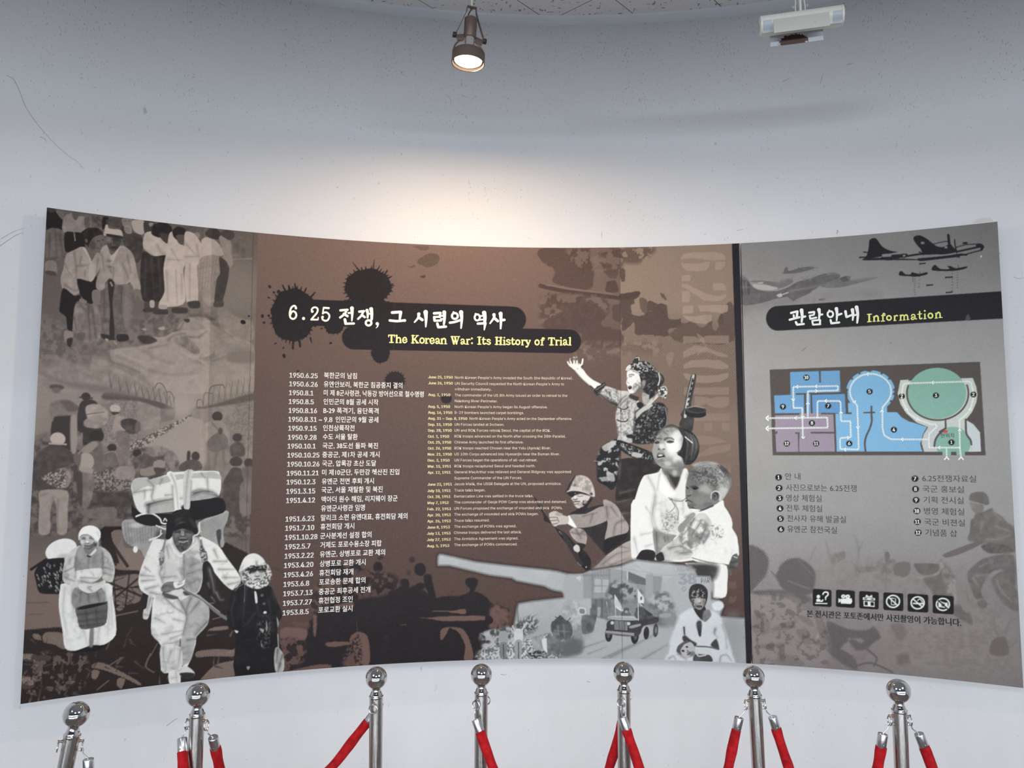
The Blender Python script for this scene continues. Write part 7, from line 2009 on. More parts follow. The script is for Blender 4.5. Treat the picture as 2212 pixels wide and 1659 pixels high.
k = Ink()
rows(k, K1, [('1950.6.25', 157, 527, 157), ('1950.6.26', 155, 527, 272), ('1950.8.1', 152, 470, 390), ('1950.8.5', 148, 475, 507), ('1950.8.16', 147, 518, 626), ('1950.8.31 ~ 9.8', 143, 722, 743), ('1950.9.15', 142, 512, 862), ('1950.9.28', 138, 512, 982), ('1950.10.1', 133, 500, 1100), ('1950.10.25', 130, 550, 1220), ('1950.10.26', 128, 550, 1340), ('1950.11.21', 123, 540, 1460), ('1950.12.3', 120, 497, 1578)], 10.6, 0.69, 0.022)
rows(k, K2, [('1951.3.15', 108, 460, 97), ('1951.4.12', 106, 457, 210), ('1951.6.23', 98, 450, 440), ('1951.7.10', 95, 448, 553), ('1951.10.28', 92, 487, 668), ('1952.5.7', 90, 400, 783), ('1953.2.22', 87, 440, 898), ('1953.4.20', 80, 437, 1014), ('1953.4.26', 78, 432, 1131), ('1953.6.8', 73, 385, 1247), ('1953.7.13', 70, 425, 1363), ('1953.7.27', 66, 417, 1481), ('1953.8.5', 62, 378, 1600)], 11.0, 0.69, 0.022)
k.build('korean_dates', M_WHITE, hist)
k = Ink()
rows(k, K1, [('북한군의 남침', 613, 1050, 158), ('유엔안보리, 북한군 침공중지 결의', 610, 1655, 276), ('미 제 8군사령관, 낙동강 방어선으로 철수명령', 610, 1937, 391), ('인민군의 8월 공세 시작', 608, 1335, 508), ('B-29 폭격기, 융단폭격', 606, 1337, 626), ('인민군의 9월 공세', 768, 1335, 745), ('인천상륙작전', 602, 1018, 858), ('수도 서울 탈환', 598, 1060, 975), ('국군, 38도선 돌파 북진', 593, 1330, 1094), ('중공군, 제1차 공세 개시', 590, 1350, 1213), ('국군, 압록강 초산 도달', 588, 1305, 1330), ('미 제10군단, 두만강 혜산진 진입', 587, 1612, 1449), ('유엔군 전면 후퇴 개시', 585, 1275, 1568)], 11.4, 0.80, 0.009)
rows(k, K2, [('국군, 서울 재탈환 및 북진', 540, 1295, 80), ('맥아더 원수 해임, 리지웨이 장군', 540, 1480, 197), ('유엔군사령관 임명', 535, 1075, 307), ('말리크 소련 유엔대표, 휴전회담 제의', 533, 1602, 424), ('휴전회담 개시', 528, 945, 534), ('군사분계선 설정 합의', 525, 1157, 648), ('거제도 포로수용소장 피랍', 525, 1282, 760), ('유엔군, 상병포로 교환 제의', 520, 1325, 875), ('상병포로 교환 개시', 518, 1085, 991), ('휴전회담 재개', 513, 933, 1105), ('포로송환 문제 합의', 510, 1082, 1218), ('중공군 최후공세 전개', 507, 1143, 1338), ('휴전협정 조인', 503, 925, 1448), ('포로교환 실시', 500, 922, 1565)], 11.8, 0.80, 0.009)
k.build('korean_entries', M_WHITE, hist)
k = Ink()
rows(k, E1, [('June 25, 1950', 97, 432, 142), ('June 26, 1950', 97, 432, 224), ('Aug. 1, 1950', 97, 398, 385), ('Aug. 5, 1950', 95, 395, 548), ('Aug. 16, 1950', 95, 425, 630), ('Aug. 31 ~ Sep. 8, 1950', 95, 632, 712), ('Sep. 15, 1950', 93, 420, 796), ('Sep. 28, 1950', 93, 418, 877), ('Oct. 1, 1950', 93, 382, 960), ('Oct. 25, 1950', 93, 410, 1041), ('Oct. 26, 1950', 92, 410, 1124), ('Nov. 21, 1950', 90, 420, 1207), ('Dec. 3, 1950', 90, 388, 1290), ('Mar. 15, 1951', 90, 408, 1373), ('Apr. 12, 1951', 90, 403, 1458), ('June 23, 1951', 88, 422, 1622)], 5.7, 0.682, 0.028)
rows(k, E2, [('July 10, 1951', 88, 412, 410), ('Oct. 28, 1951', 90, 410, 494), ('May 7, 1952', 90, 383, 580), ('Feb. 22, 1953', 87, 415, 667), ('Apr. 20, 1953', 87, 412, 752), ('Apr. 26, 1953', 87, 412, 838), ('June 8, 1953', 85, 400, 924), ('July 13, 1953', 83, 410, 1011), ('July 27, 1953', 82, 410, 1098), ('Aug. 5, 1953', 82, 392, 1186)], 5.7, 0.682, 0.028)
k.build('english_dates', M_PALEY, hist)
k = Ink()
rows(k, E1, [("North Korean People's Army invaded the South (the Republic of Korea).", 463, 2088, 147), ("UN Security Council requested the North Korean People's Army to", 463, 1968, 230), ('withdraw immediately.', 462, 968, 308), ('The commander of the US 8th Army issued an order to retreat to the', 462, 2012, 390), ('Nakdong River Perimeter.', 462, 1053, 470), ("North Korean People's Army began its August offensive.", 460, 1740, 550), ('B-29 bombers launched carpet bombings.', 460, 1415, 631), ("North Korean People's Army acted on the September offensive.", 664, 2078, 713), ('UN Forces landed at Incheon.', 460, 1143, 795), ('UN and ROK Forces retook Seoul, the capital of the ROK.', 458, 1782, 876), ('ROK troops advanced on the North after crossing the 38th Parallel.', 457, 1990, 957), ('Chinese Army launched its first offensive.', 457, 1407, 1039), ('ROK troops reached Chosan near the Yalu (Apnok) River.', 457, 1787, 1121), ('US 10th Corps advanced into Hyesanjin near the Duman River.', 457, 1910, 1204), ('UN Forces began the operations of all-out retreat.', 457, 1597, 1287), ('ROK troops recaptured Seoul and headed north.', 457, 1572, 1369), ('General MacArthur was relieved and General Ridgway was appointed', 457, 2062, 1451), ('Supreme Commander of the UN Forces.', 455, 1390, 1534), ('Jacob Malik, the USSR Delegate at the UN, proposed armistice.', 455, 1930, 1616)], 5.6, 0.682, 0.008)
rows(k, E2, [('Truce talks began.', 465, 900, 402), ('Demarcation Line was settled in the truce talks.', 463, 1575, 487), ('The commander of Geoje POW Camp was abducted and detained.', 463, 2045, 571), ('UN Forces proposed the exchange of wounded and sick  POWs.', 463, 1985, 658), ('The exchange of wounded and sick POWs began.', 463, 1647, 742), ('Truce talks resumed.', 463, 957, 828), ('The exchange of POWs was agreed.', 463, 1335, 913), ('Chinese troops delivered the last attack.', 460, 1410, 998), ('The Armistice Agreement was signed.', 463, 1363, 1086), ('The exchange of POWs commenced.', 463, 1352, 1170)], 5.6, 0.682, 0.008)
k.build('english_entries', M_IVORY, hist)
# road sign in the small street photograph
k = Ink()
k.text('38', TF[0] + 1188 / 4, TF[0] + 1332 / 4, TF[1] + 730 / 4, 23, 0.682, 0.045, TF[1] + 726 / 4)
k.text('YOU ARE', TF[0] + 1170 / 4, TF[0] + 1296 / 4, TF[1] + 620 / 4, 9.5, 0.682, 0.0, TF[1] + 612 / 4)
k.text('PAR', TF[0] + 1378 / 4, TF[0] + 1452 / 4, TF[1] + 718 / 4, 10, 0.682, 0.01, TF[1] + 714 / 4)
k.build('road_sign_lettering', M_GREYINK, hist)

k = Ink()
k.traced(Z5, '115,160 195,140 :28;200,140 190,222 :30;150,190 155,232 :25;97,250 150,236 225,216 :28;255,125 263,200 256,280 :50,24;263,216 304,206 :27;180,282 194,314 :30;196,316 284,306 :27;355,156 420,146 :26;424,146 420,182 :24;415,186 362,196 :22;362,196 370,235 :24;370,238 450,221 :24;485,118 493,170 486,240 :48,22;490,186 530,179 :25;397,266 405,314 :24;397,263 500,251 :23;501,255 499,310 :26;405,316 504,309 :23;'
            'o 637,176 37 39 25;622,128 632,138 :24;718,105 726,170 720,260 :48,20;725,190 784,171 :27;640,255 650,295 :28;650,298 754,286 :27;838,140 850,214 :36,28;850,216 920,187 :27;930,120 939,190 933,255 :48,20;936,196 986,182 :23;985,85 1002,180 993,290 :50,24')
k.build('korean_heading', M_COOLW, info)
k = Ink()
k.traced(Z5, '1153,180 1153,272 :23;1129,180 1182,176 :13;1131,278 1180,273 :13;1218,210 1218,266 :20;1205,212 1220,209 :10;1220,217 1250,197 1270,216 1272,266 :20;1203,272 1235,270 :11;1256,270 1291,267 :11;1361,176 1345,167 1335,186 1335,262 :18;1316,196 1364,193 :12;1313,270 1357,267 :12;o 1415,226 29 29 19;1490,200 1490,256 :19;1479,262 1510,259 :11;1492,212 1515,192 1529,199 :16;1479,201 1490,197 :8;'
            '1570,190 1570,250 :18;1572,207 1595,187 1615,201 1616,248 :17;1616,207 1640,184 1660,199 1664,245 :17;1554,258 1585,255 :10;1603,255 1632,252 :10;1651,250 1682,247 :10;1556,193 1570,189 :8;1713,200 1726,182 1750,182 1760,201 1763,234 1780,239 :16;1758,213 1723,219 1711,236 1729,247 1758,232 :16;1822,142 1822,224 1835,237 1851,230 :18;1796,178 1848,171 :12;1892,176 1892,230 :18;. 1890,132 12;1876,238 1909,235 :11;1879,178 1892,175 :8;o 1965,196 29 31 19;'
            '2040,166 2042,222 :19;2029,168 2042,164 :8;2045,177 2070,152 2090,166 2095,218 :19;2027,230 2058,227 :11;2079,222 2121,219 :11')
k.build('english_heading', M_LIME, info)
k = Ink()
J = lambda x, y: (TJ[0] + x / 4, TJ[1] + y / 4)
for txt, a, b, y in (('안 내', 305, 437, 1140), ('사진으로보는 6.25전쟁', 312, 922, 1236), ('영상 체험실', 313, 620, 1326), ('전투 체험실', 316, 625, 1414), ('전사자 유해 발굴실', 322, 830, 1502), ('유엔군 참전국실', 323, 752, 1594),
                     ('6.25전쟁자료실', 1490, 1955, 1156), ('국군 홍보실', 1493, 1850, 1248), ('기획 전시실', 1500, 1848, 1342), ('병영 체험실', 1505, 1853, 1438), ('국군 비젼실', 1508, 1858, 1532), ('기념품 샵', 1515, 1790, 1624)):
    if txt.startswith('6.25'):
        k.build('room_list', M_BLACKINK, info)
        k = Ink()
    k.text(txt, *(J(a, y)[0], J(b, y)[0], J(a, y)[1]), 13.0, 0.80, 0.0)
k.build('room_list', M_BLACKINK, info)
k = Ink()
k.text('현위치', J(1647, 0)[0], J(1765, 0)[0], J(0, 779)[1], 8.6, 0.80, 0.0)
k.build('location_caption', M_BLACKINK, info)
k = Ink()
k.text('본 전시관은 포토존에서만 사진촬영이 가능합니다.', TK[0] + 545 / 3.556, TK[0] + 1730 / 3.556, TK[1] + 752 / 3.556, 13.2, 0.80, 0.016, TK[1] + 824 / 3.556)
k.build('photography_notice', M_BLACKINK, info)
for nm, lst, dx, dy, h in (('plan_numbers', CIRC_MAP, 9, 14, 7.4), ('list_numbers', CIRC_LIST[:6], 10, 16, 8.2), ('list_numbers', CIRC_LIST[6:], 10, 16, 8.2)):
    for s, x, y in lst:
        k = Ink()
        w = {1: dx, 2: dx * 1.75}[len(s)] * (0.6 if s == '1' else 1.0)
        k.text(s, J(x - w, 0)[0], J(x + w, 0)[0], J(0, y + dy)[1], h, 0.69, 0.03)
        k.build('room_number', M_COOLW, info)
# dashed visiting route on the plan
k = Ink()


def route(s, closed=False):
    p = pts_of(s, TJ)
    seg = np.hypot(*(p[1:] - p[:-1]).T)
    cum = np.concatenate([[0], np.cumsum(seg)])
    n = int(cum[-1] / 3.1)
    for i in range(n + 1):
        t = cum[-1] * i / max(n, 1)
        j = min(np.searchsorted(cum, t, 'right') - 1, len(seg) - 1)
        d = (p[j + 1] - p[j]) / max(seg[j], 1e-9)
        c = p[j] + d * (t - cum[j])
        nn = np.array([-d[1], d[0]])
        k.poly([tuple(c + d * a * 0.95 + nn * b * 2.0) for a, b in ((-1, -1), (1, -1), (1, 1), (-1, 1))])


def chevron(x, y, ang, size=3.6, w=1.9):
    x, y = TJ[0] + x / 4, TJ[1] + y / 4
    a = math.radians(ang)
    tip = (x + size * 0.8 * math.cos(a), y + size * 0.8 * math.sin(a))
    for sgn in (-1, 1):
        b = a + sgn * math.radians(138)
        k.stroke([tip, (tip[0] + size * 1.5 * math.cos(b), tip[1] + size * 1.5 * math.sin(b))], w, caps=False)


route('500,605 500,380 760,374 760,335 374,343 376,525 452,525 457,772')
route('160,613 668,608 672,695 160,702')
t_ = np.radians(np.linspace(150, 398, 40))
circ = ' '.join('%.1f,%.1f' % (1042 + 178 * math.cos(a), 382 + 152 * math.sin(a)) for a in t_)
route('583,605 583,470 590,465 775,465 783,475 787,640 868,640 872,778 782,785 778,800 780,880 935,884 940,870 927,505 915,490 ' + circ + ' 1145,520 1145,700 1160,762 1220,796 1540,797')
route('1815,868 1548,868 1545,800 1548,750 1575,725 1616,685 1606,668 1560,664 1450,625 1370,570 1325,480 1312,440')
route('1312,400 1322,330 1340,313 1890,296 1912,310 1928,380'); route('1930,440 1905,540 1860,590 1810,630 1814,870 1824,955'); route('1698,875 1700,955')
for x, y, a in ((410, 342, 180), (575, 338, 180), (570, 378, 0), (500, 488, 270), (374, 450, 90), (455, 597, 90), (400, 612, 180), (460, 778, 90), (660, 464, 180), (787, 568, 270), (932, 690, 90), (902, 470, 60), (1020, 234, 180), (1140, 556, 270), (845, 782, 0), (825, 885, 180), (1320, 797, 180), (1640, 867, 180), (1812, 720, 270), (1582, 306, 180), (1350, 540, 250), (1445, 620, 20), (1902, 540, 290)):
    chevron(x, y, a)
for x, y, a in ((155, 613, 180), (155, 702, 180), (1700, 966, 270), (1824, 966, 270)):
    chevron(x, y, a, 5.4, 2.8)
k.build('route_arrows', M_COOLW, info)
# ================================================================ stanchions and velvet ropes
def mat_steel(name, col, rough, brushed=False):
    m = mat_plain(name, col, rough, 1.0)
    if brushed:
        t, N, L, B = nodes_of(m)
        tc = N.new('ShaderNodeTexCoord').outputs['Object']
        r = n_ramp(N, L, n_noise(N, L, tc, 220, 3, 0.6, (1, 1, 0.03)), [(0.3, rough - 0.08), (0.7, rough + 0.1)])
        L.new(r, B.inputs['Roughness'])
    return m


M_CHROME = mat_steel('polished_steel', (0.62, 0.61, 0.60, 1), 0.05)
M_BRUSHED = mat_steel('brushed_steel', (0.50, 0.48, 0.46, 1), 0.25, True)
M_ZINC = mat_steel('zinc_plating', (0.60, 0.62, 0.64, 1), 0.28)
M_SCREW = mat_steel('bronze_screw', (0.30, 0.24, 0.19, 1), 0.4)


def mat_velvet():
    m = mat_plain('red_velvet', (0.50, 0.012, 0.018, 1), 0.85, 0, 0.15)
    t, N, L, B = nodes_of(m)
    tc = N.new('ShaderNodeTexCoord').outputs['Object']
    c = n_ramp(N, L, n_noise(N, L, tc, 60, 4), [(0.3, (0.22, 0.004, 0.007)), (0.7, (0.42, 0.010, 0.014))])
    L.new(c, B.inputs['Base Color'])
    B.inputs['Sheen Weight'].default_value = 0.25
    B.inputs['Sheen Roughness'].default_value = 0.4
    B.inputs['Sheen Tint'].default_value = (1.0, 0.25, 0.25, 1)
    bp = N.new('ShaderNodeBump')
    bp.inputs['Strength'].default_value = 0.4
    bp.inputs['Distance'].default_value = 0.003
    L.new(n_noise(N, L, tc, 140, 3), bp.inputs['Height'])
    L.new(bp.outputs[0], B.inputs['Normal'])
    return m


M_VELVET = mat_velvet()
BALL_Z = 0.93
RING_R, RING_T, POLE_R = 0.0118, 0.0017, 0.0186


def on_height(x, y, z):
    dd = px_ray(x, y)
    t = (z - EYE) / dd[2]
    return Vector((dd[0] * t, dd[1] * t, z))


def make_post():
    root = empty('rope_stanchion')
    bm = bmesh.new()
    add_lathe(bm, [(0, 0.0), (0.136, 0.0), (0.139, 0.004), (0.137, 0.010), (0.11, 0.020), (0.06, 0.029), (0.028, 0.034), (0.024, 0.048), (0.0, 0.048)], seg=48)
    obj('base', bm, M_BRUSHED, root)
    bm = bmesh.new()
    add_lathe(bm, [(0, 0.047), (POLE_R, 0.047), (POLE_R, 0.8755), (0.0, 0.8755)], seg=40)
    obj('pole', bm, M_BRUSHED, root)
    bm = bmesh.new()
    add_lathe(bm, [(0, 0.8755), (0.0196, 0.8755), (0.0202, 0.8785), (0.0198, 0.8815), (0.0172, 0.8835), (0.0165, 0.887), (0.0150, 0.8905), (0.0132, 0.895), (0.0126, 0.900), (0.0134, 0.9035), (0.0134, 0.906), (0, 0.906)], seg=40)
    obj('collar', bm, M_CHROME, root)
    bm = bmesh.new()
    R = 0.0302
    prof = [(0, BALL_Z - R)] + [(R * math.sin(a), BALL_Z - R * math.cos(a)) for a in np.linspace(0.12, math.pi - 0.12, 30)] + [(0, BALL_Z + R)]
    add_lathe(bm, prof, seg=48)
    obj('ball_finial', bm, M_CHROME, root)
    for sgn in (-1, 1):
        # hanging ring, and the screw eye that carries it
        bm = bmesh.new()
        yc = sgn * (POLE_R + 0.0078)
        add_tube(bm, [(RING_R * math.sin(a), yc, 0.8535 - RING_R * math.cos(a)) for a in np.linspace(0, 2 * math.pi, 30, endpoint=False)], RING_T, 8, closed=True)
        ring = obj('ring', bm, M_ZINC, root)
        bm = bmesh.new()
        add_lathe(bm, [(0, 0.0), (0.0036, 0.0), (0.0036, 0.0026), (0.0026, 0.0034), (0.0026, 0.0084), (0.0040, 0.0090), (0.0036, 0.0106), (0, 0.0110)], origin=(0, sgn * (POLE_R - 0.0006), 0.8655), axis=(0, sgn, 0), seg=14)
        obj('screw', bm, M_SCREW, ring)
    return root


def copy_tree(o, parent=None):
    c = o.copy()
    COL.objects.link(c)
    if parent is not None:
        c.parent = parent
        c.matrix_parent_inverse = o.matrix_parent_inverse.copy()
    for ch in o.children:
        copy_tree(ch, c)
    return c


# ball centre in the frame, direction of the first ring round the pole (0 = towards the viewer, 90 = right), lean of the pole, label
POSTS = [
    (167, 1533, -62, 9.0, 'leaning steel rope post at the far left, below the basket woman on the board'),
    (428, 1501, -96, 0.5, 'steel rope post below the man carrying the big pack, two red ropes hooked on it'),
    (813, 1464.5, -8, -0.3, 'steel rope post with a bare ring in front, rope only on its left'),
    (1040, 1458, -32, 0.2, 'steel rope post left of the picture of the jeep, rope only on its right'),
    (1347.5, 1453, -26, 0.3, 'middle steel rope post below the printed jeep, one rope hooked behind it'),
    (1628, 1462, -90, -1.6, 'steel rope post below the black strip that parts the two boards'),
    (1941, 1492.6, -92, 0.0, 'rightmost steel rope post in view, below the icons of the grey information board'),
]
post0 = make_post()
post_list = []
spots = []
for x, y, a, lean, lab in POSTS:
    spots.append((on_height(x, y, BALL_Z), a, lean, lab))
th7 = math.atan2(spots[6][0].x - CX, spots[6][0].y - CY) + math.radians(7.9)
spots.append((Vector((CX + 2.66 * math.sin(th7), CY + 2.66 * math.cos(th7), BALL_Z)), -90, 0.0, 'steel rope post just beyond the right edge, holding the last red rope'))
for i, (p, a, lean, lab) in enumerate(spots):
    o = post0 if i == 0 else copy_tree(post0)
    q = math.radians(a)
    L_ = math.radians(lean)
    # the pole may lean sideways in its base
    foot = Vector((p.x - BALL_Z * math.tan(L_) * 1.0, p.y, 0))
    o.location = foot
    o.rotation_euler = (0, 0, 0)
    leanm = Matrix.Rotation(L_, 4, 'Y')
    for ch in o.children:
        if ch.name.startswith('base'):
            continue
        ch.matrix_basis = leanm @ Matrix.Rotation(q + math.pi, 4, 'Z') if ch.name.startswith('ring') else leanm
    tag(o, lab, 'rope post', 'steel rope posts in front of the boards')
    post_list.append((foot, q, leanm))


def ring_low(i, which):
    """lowest inner point of a ring: which = 0 for the ring at the listed direction, 1 for the opposite one"""
    foot, q, leanm = post_list[i]
    v = Vector((0, (1 if which == 0 else -1) * (POLE_R + 0.0078), 0.8535 - RING_R))
    v = Matrix.Rotation(q + math.pi, 4, 'Z') @ v
    return foot + (leanm @ v)


def out_dir(i, which):
    foot, q, leanm = post_list[i]
    v = Matrix.Rotation(q + math.pi, 4, 'Z') @ Vector((0, 1 if which == 0 else -1, 0))
    return v


def rope(i, wi, ti, j, wj, tj, dip, label):
    """one velvet rope from a ring of post i to a ring of post j; ti, tj: directions in which its ends leave"""
    a0, b0 = ring_low(i, wi), ring_low(j, wj)
    root = empty('velvet_rope', ((a0.x + b0.x) / 2, (a0.y + b0.y) / 2, min(a0.z, b0.z) - dip))
    tag(root, label, 'rope', 'red velvet ropes between the steel posts')
    ends = []
    for p, t, od in ((a0, ti, out_dir(i, wi)), (b0, tj, out_dir(j, wj))):
        t = Vector(t).normalized()
        side = od.normalized()
        # hook: an S of wire round the ring's lowest point, then down to the cap
        up = Vector((0, 0, 1))
        c = p + up * 0.0008
        pts = []
        for ang in np.linspace(-1.9, 2.2, 12):
            pts.append(c + side * (0.0046 * math.sin(ang)) + up * (0.0048 * math.cos(ang)))
        tail0 = p - up * 0.0075 + side * 0.006 + t * 0.002
        cap0 = p + side * 0.0145 + t * 0.022
        pts += [tail0, cap0, cap0 + t * 0.006]
        pts = [Vector(v) for v in pts]
        sm = chaikin(np.array([tuple(v) for v in pts]), False, 3)
        bm = bmesh.new()
        add_tube(bm, [Vector(v) for v in sm], 0.0015, 8)
        hook = obj('hook', bm, M_ZINC, root)
        bm = bmesh.new()
        add_lathe(bm, [(0, 0), (0.004, 0), (0.0116, 0.0004), (0.0124, 0.0014), (0.0127, 0.003), (0.0126, 0.036), (0.0120, 0.037), (0, 0.037)], origin=cap0, axis=t, seg=28)
        cap = obj('end_cap', bm, M_ZINC, root)
        bm = bmesh.new()
        fr = frame_for(t)
        vdir = Vector((0, -1, 0)) - t * Vector((0, -1, 0)).dot(t)
        vdir.normalize()
        add_lathe(bm, [(0, 0), (0.0022, 0), (0.0020, 0.0008), (0, 0.0012)], origin=cap0 + t * 0.028 + vdir * 0.0124, axis=vdir, seg=10)
        obj('rivet', bm, M_SCREW, cap)
        ends.append((cap0 + t * 0.034, t))
    (p0, t0), (p3, t3) = ends
    low = min(p0.z, p3.z) - dip
    d0, d3 = min(0.2, dip * 0.5) / abs(t0.z), min(0.2, dip * 0.5) / abs(t3.z)
    A, B = p0 + t0 * d0, p3 + t3 * d3
    mid = (A + B) / 2
    mid.z = low
    A2, B2 = A * 0.78 + mid * 0.22, B * 0.78 + mid * 0.22
    A2.z = low + (A.z - low) * 0.42
    B2.z = low + (B.z - low) * 0.42
    A3, B3 = A * 0.5 + mid * 0.5, B * 0.5 + mid * 0.5
    A3.z = low + (A.z - low) * 0.11
    B3.z = low + (B.z - low) * 0.11
    ctl = [p0, p0 + t0 * d0 * 0.5, A, A2, A3, mid, B3, B2, B, p3 + t3 * d3 * 0.5, p3]
    pts = [Vector(v) for v in chaikin(np.array([tuple(v) for v in ctl]), False, 11, 0.5)]
    ph = random.Random(i * 7 + 3).random() * 6
    bm = bmesh.new()
    add_tube(bm, pts, 0.0136, 22, scale_fn=lambda s, ang: 1.0 + 0.055 * math.sin(ang * 2 + s * 0.62 + ph) + 0.035 * math.sin(ang - s * 0.37 + ph * 2) + 0.02 * math.sin(s * 1.3))
    obj('cord', bm, M_VELVET, root)


rope(0, 1, (0.10, -0.04, -1), 1, 1, (0.05, 0.42, -1), 0.44, 'red velvet rope from the leaning post to the post below the pack carrier')
rope(1, 0, (0.30, -0.50, -1), 2, 1, (-0.80, -0.10, -1), 0.36, 'red velvet rope slanting down left from behind the post with a bare ring')
rope(3, 0, (0.42, -0.30, -1), 4, 1, (-0.28, 0.06, -1), 0.42, 'red velvet rope from the post left of the jeep picture to behind the middle post')
rope(4, 0, (0.32, -0.26, -1), 5, 0, (-0.25, 0.0, -1), 0.42, 'red velvet rope between the middle post and the post under the black strip')
rope(5, 1, (0.30, 0.0, -1), 6, 0, (-0.20, 0.0, -1), 0.42, 'red velvet rope between the post under the black strip and the rightmost post')
rope(6, 1, (0.36, 0.0, -1), 7, 0, (-0.25, 0.0, -1), 0.42, 'red velvet rope leaving the rightmost post towards the right edge')
# ================================================================ fittings under the ceiling
M_BRONZE = mat_plain('bronze_lacquer', (0.17, 0.125, 0.105, 1), 0.42, 0.3)
M_BLACKP = mat_plain('black_plastic', (0.035, 0.032, 0.032, 1), 0.45)
M_WHITEP = mat_plain('white_enamel', (0.80, 0.78, 0.73, 1), 0.35, 0, 0.5)
M_GREYP = mat_plain('grey_enamel', (0.50, 0.52, 0.50, 1), 0.5)
M_NECK = mat_plain('bulb_reflector', (0.80, 0.77, 0.74, 1), 0.22, 0.85)


def mat_glow(name, col, strength):
    m = bpy.data.materials.new(name)
    m.use_nodes = True
    b = m.node_tree.nodes['Principled BSDF']
    b.inputs['Base Color'].default_value = (0.9, 0.85, 0.8, 1)
    b.inputs['Emission Color'].default_value = col
    b.inputs['Emission Strength'].default_value = strength
    return m


def place(root, loc, yaw, roll, pitch=0.0):
    root.rotation_euler = (math.radians(pitch), math.radians(roll), math.radians(yaw))
    root.location = loc


def lamp_part(name, bm, mat, root, smooth=True):
    return obj(name, bm, mat, root, smooth, local=True)


O_ = px_depth(1014.6, 82.3, 2.35)
spot = empty('spotlight')
tag(spot, 'lit bronze track spotlight hanging from a white rod above the boards', 'spotlight')
bm = bmesh.new()
add_lathe(bm, [(0.0505, -0.050), (0.0530, -0.054), (0.0545, -0.082), (0.0550, -0.088), (0.0515, -0.088), (0.0500, -0.082), (0.0470, -0.058), (0.0440, -0.050), (0.0505, -0.050)], seg=64)
for k in range(60):
    a = 2 * math.pi * k / 60
    add_box(bm, (0.0525 * math.cos(a), 0.0525 * math.sin(a), -0.066), (0.0028, 0.0022, 0.024), Matrix.Rotation(a, 3, 'Z'))
lamp_part('shade_ring', bm, M_BRONZE, spot)
bm = bmesh.new()
add_lathe(bm, [(0, 0.068), (0.0190, 0.068), (0.0208, 0.066), (0.0210, 0.002), (0.0195, 0.0), (0, 0.0)], seg=40)
lamp_part('socket', bm, M_BRONZE, spot)
bm = bmesh.new()
add_lathe(bm, [(0.0165, 0.001), (0.0168, -0.026), (0.0185, -0.033), (0.034, -0.044), (0.0445, -0.060), (0.0455, -0.079)], seg=48)
bulb = lamp_part('bulb', bm, M_NECK, spot)
bm = bmesh.new()
add_lathe(bm, [(0.0455, -0.078), (0.042, -0.0815), (0.030, -0.0845), (0.015, -0.086), (0, -0.0865)], seg=48)
face = lamp_part('bulb_face', bm, mat_glow('lamp_glow', (1.0, 0.80, 0.55, 1), 9.0), spot)
face.parent = bulb
for sx in (-1, 1):
    bm = bmesh.new()
    # bracket from the socket to the pivot, then a strut down to the shade ring
    add_box(bm, (sx * 0.032, 0, -0.004), (0.026, 0.004, 0.020), Matrix.Rotation(sx * 0.25, 3, 'Y'), 0.001)
    add_tube(bm, chaikin(np.array([(sx * 0.022, 0.003, -0.010), (sx * 0.036, 0.003, -0.018), (sx * 0.047, 0.003, -0.034), (sx * 0.0515, 0.003, -0.056)]), False, 3), 0.0030, 8)
    lamp_part('strut', bm, M_BRONZE, spot)
    bm = bmesh.new()
    add_lathe(bm, [(0, 0), (0.0085, 0), (0.0092, 0.001), (0.0092, 0.009), (0.0080, 0.0105), (0, 0.0105)], origin=(sx * 0.0462, 0, 0.0), axis=(sx, 0, 0), seg=22)
    lamp_part('knob', bm, M_BLACKP, spot)
bm = bmesh.new()
add_box(bm, (0, 0, 0.1075), (0.030, 0.013, 0.003), None, 0.0006)
for sx in (-1, 1):
    path = [(sx * 0.0150, 0, 0.1075), (sx * 0.0165, 0, 0.090), (sx * 0.034, 0, 0.040), (sx * 0.0450, 0, 0.012), (sx * 0.0455, 0, -0.006)]
    for p, q in zip(path[:-1], path[1:]):
        p, q = Vector(p), Vector(q)
        dd = q - p
        ang = math.atan2(dd.x, dd.z)
        add_box(bm, (p + q) / 2, (0.0022, 0.011, dd.length + 0.0012), Matrix.Rotation(ang, 3, 'Y'))
lamp_part('yoke', bm, M_BRONZE, spot)
bm = bmesh.new()
add_tube(bm, chaikin(np.array([(0.002, -0.003, 0.104), (-0.004, -0.008, 0.092), (-0.010, -0.004, 0.078), (-0.008, 0.0, 0.066)]), False, 4), 0.0019, 8)
lamp_part('cable', bm, M_BLACKP, spot)
bm = bmesh.new()
add_lathe(bm, [(0, 0.099), (0.0050, 0.099), (0.0055, 0.104), (0.0055, 0.1085), (0, 0.1085)], seg=12)
lamp_part('nut', bm, M_SCREW, spot)
place(spot, O_, 17, 3.5)
rodz = H_CEIL - O_.z
bm = bmesh.new()
top = O_ + Matrix.Rotation(math.radians(17), 3, 'Z') @ (Matrix.Rotation(math.radians(3.5), 3, 'Y') @ Vector((0, 0, 0.109)))
iv = (Matrix.Translation(O_) @ Matrix.Rotation(math.radians(17), 4, 'Z') @ Matrix.Rotation(math.radians(3.5), 4, 'Y')).inverted()
t0, t1 = iv @ top, iv @ Vector((top.x, top.y, H_CEIL + 0.002))
add_tube(bm, [t0, t1], 0.0037, 14)
add_lathe(bm, [(0, 0.0), (0.030, 0.0), (0.032, 0.004), (0.030, 0.022), (0, 0.022)], origin=iv @ Vector((top.x, top.y, H_CEIL - 0.022)), axis=(t1 - t0).normalized(), seg=24)
lamp_part('rod', bm, M_WHITEP, spot)
ld = bpy.data.lights.new('spotlight_beam', 'AREA')
ld.shape = 'DISK'
ld.size = 0.085
ld.energy = LAMP_W
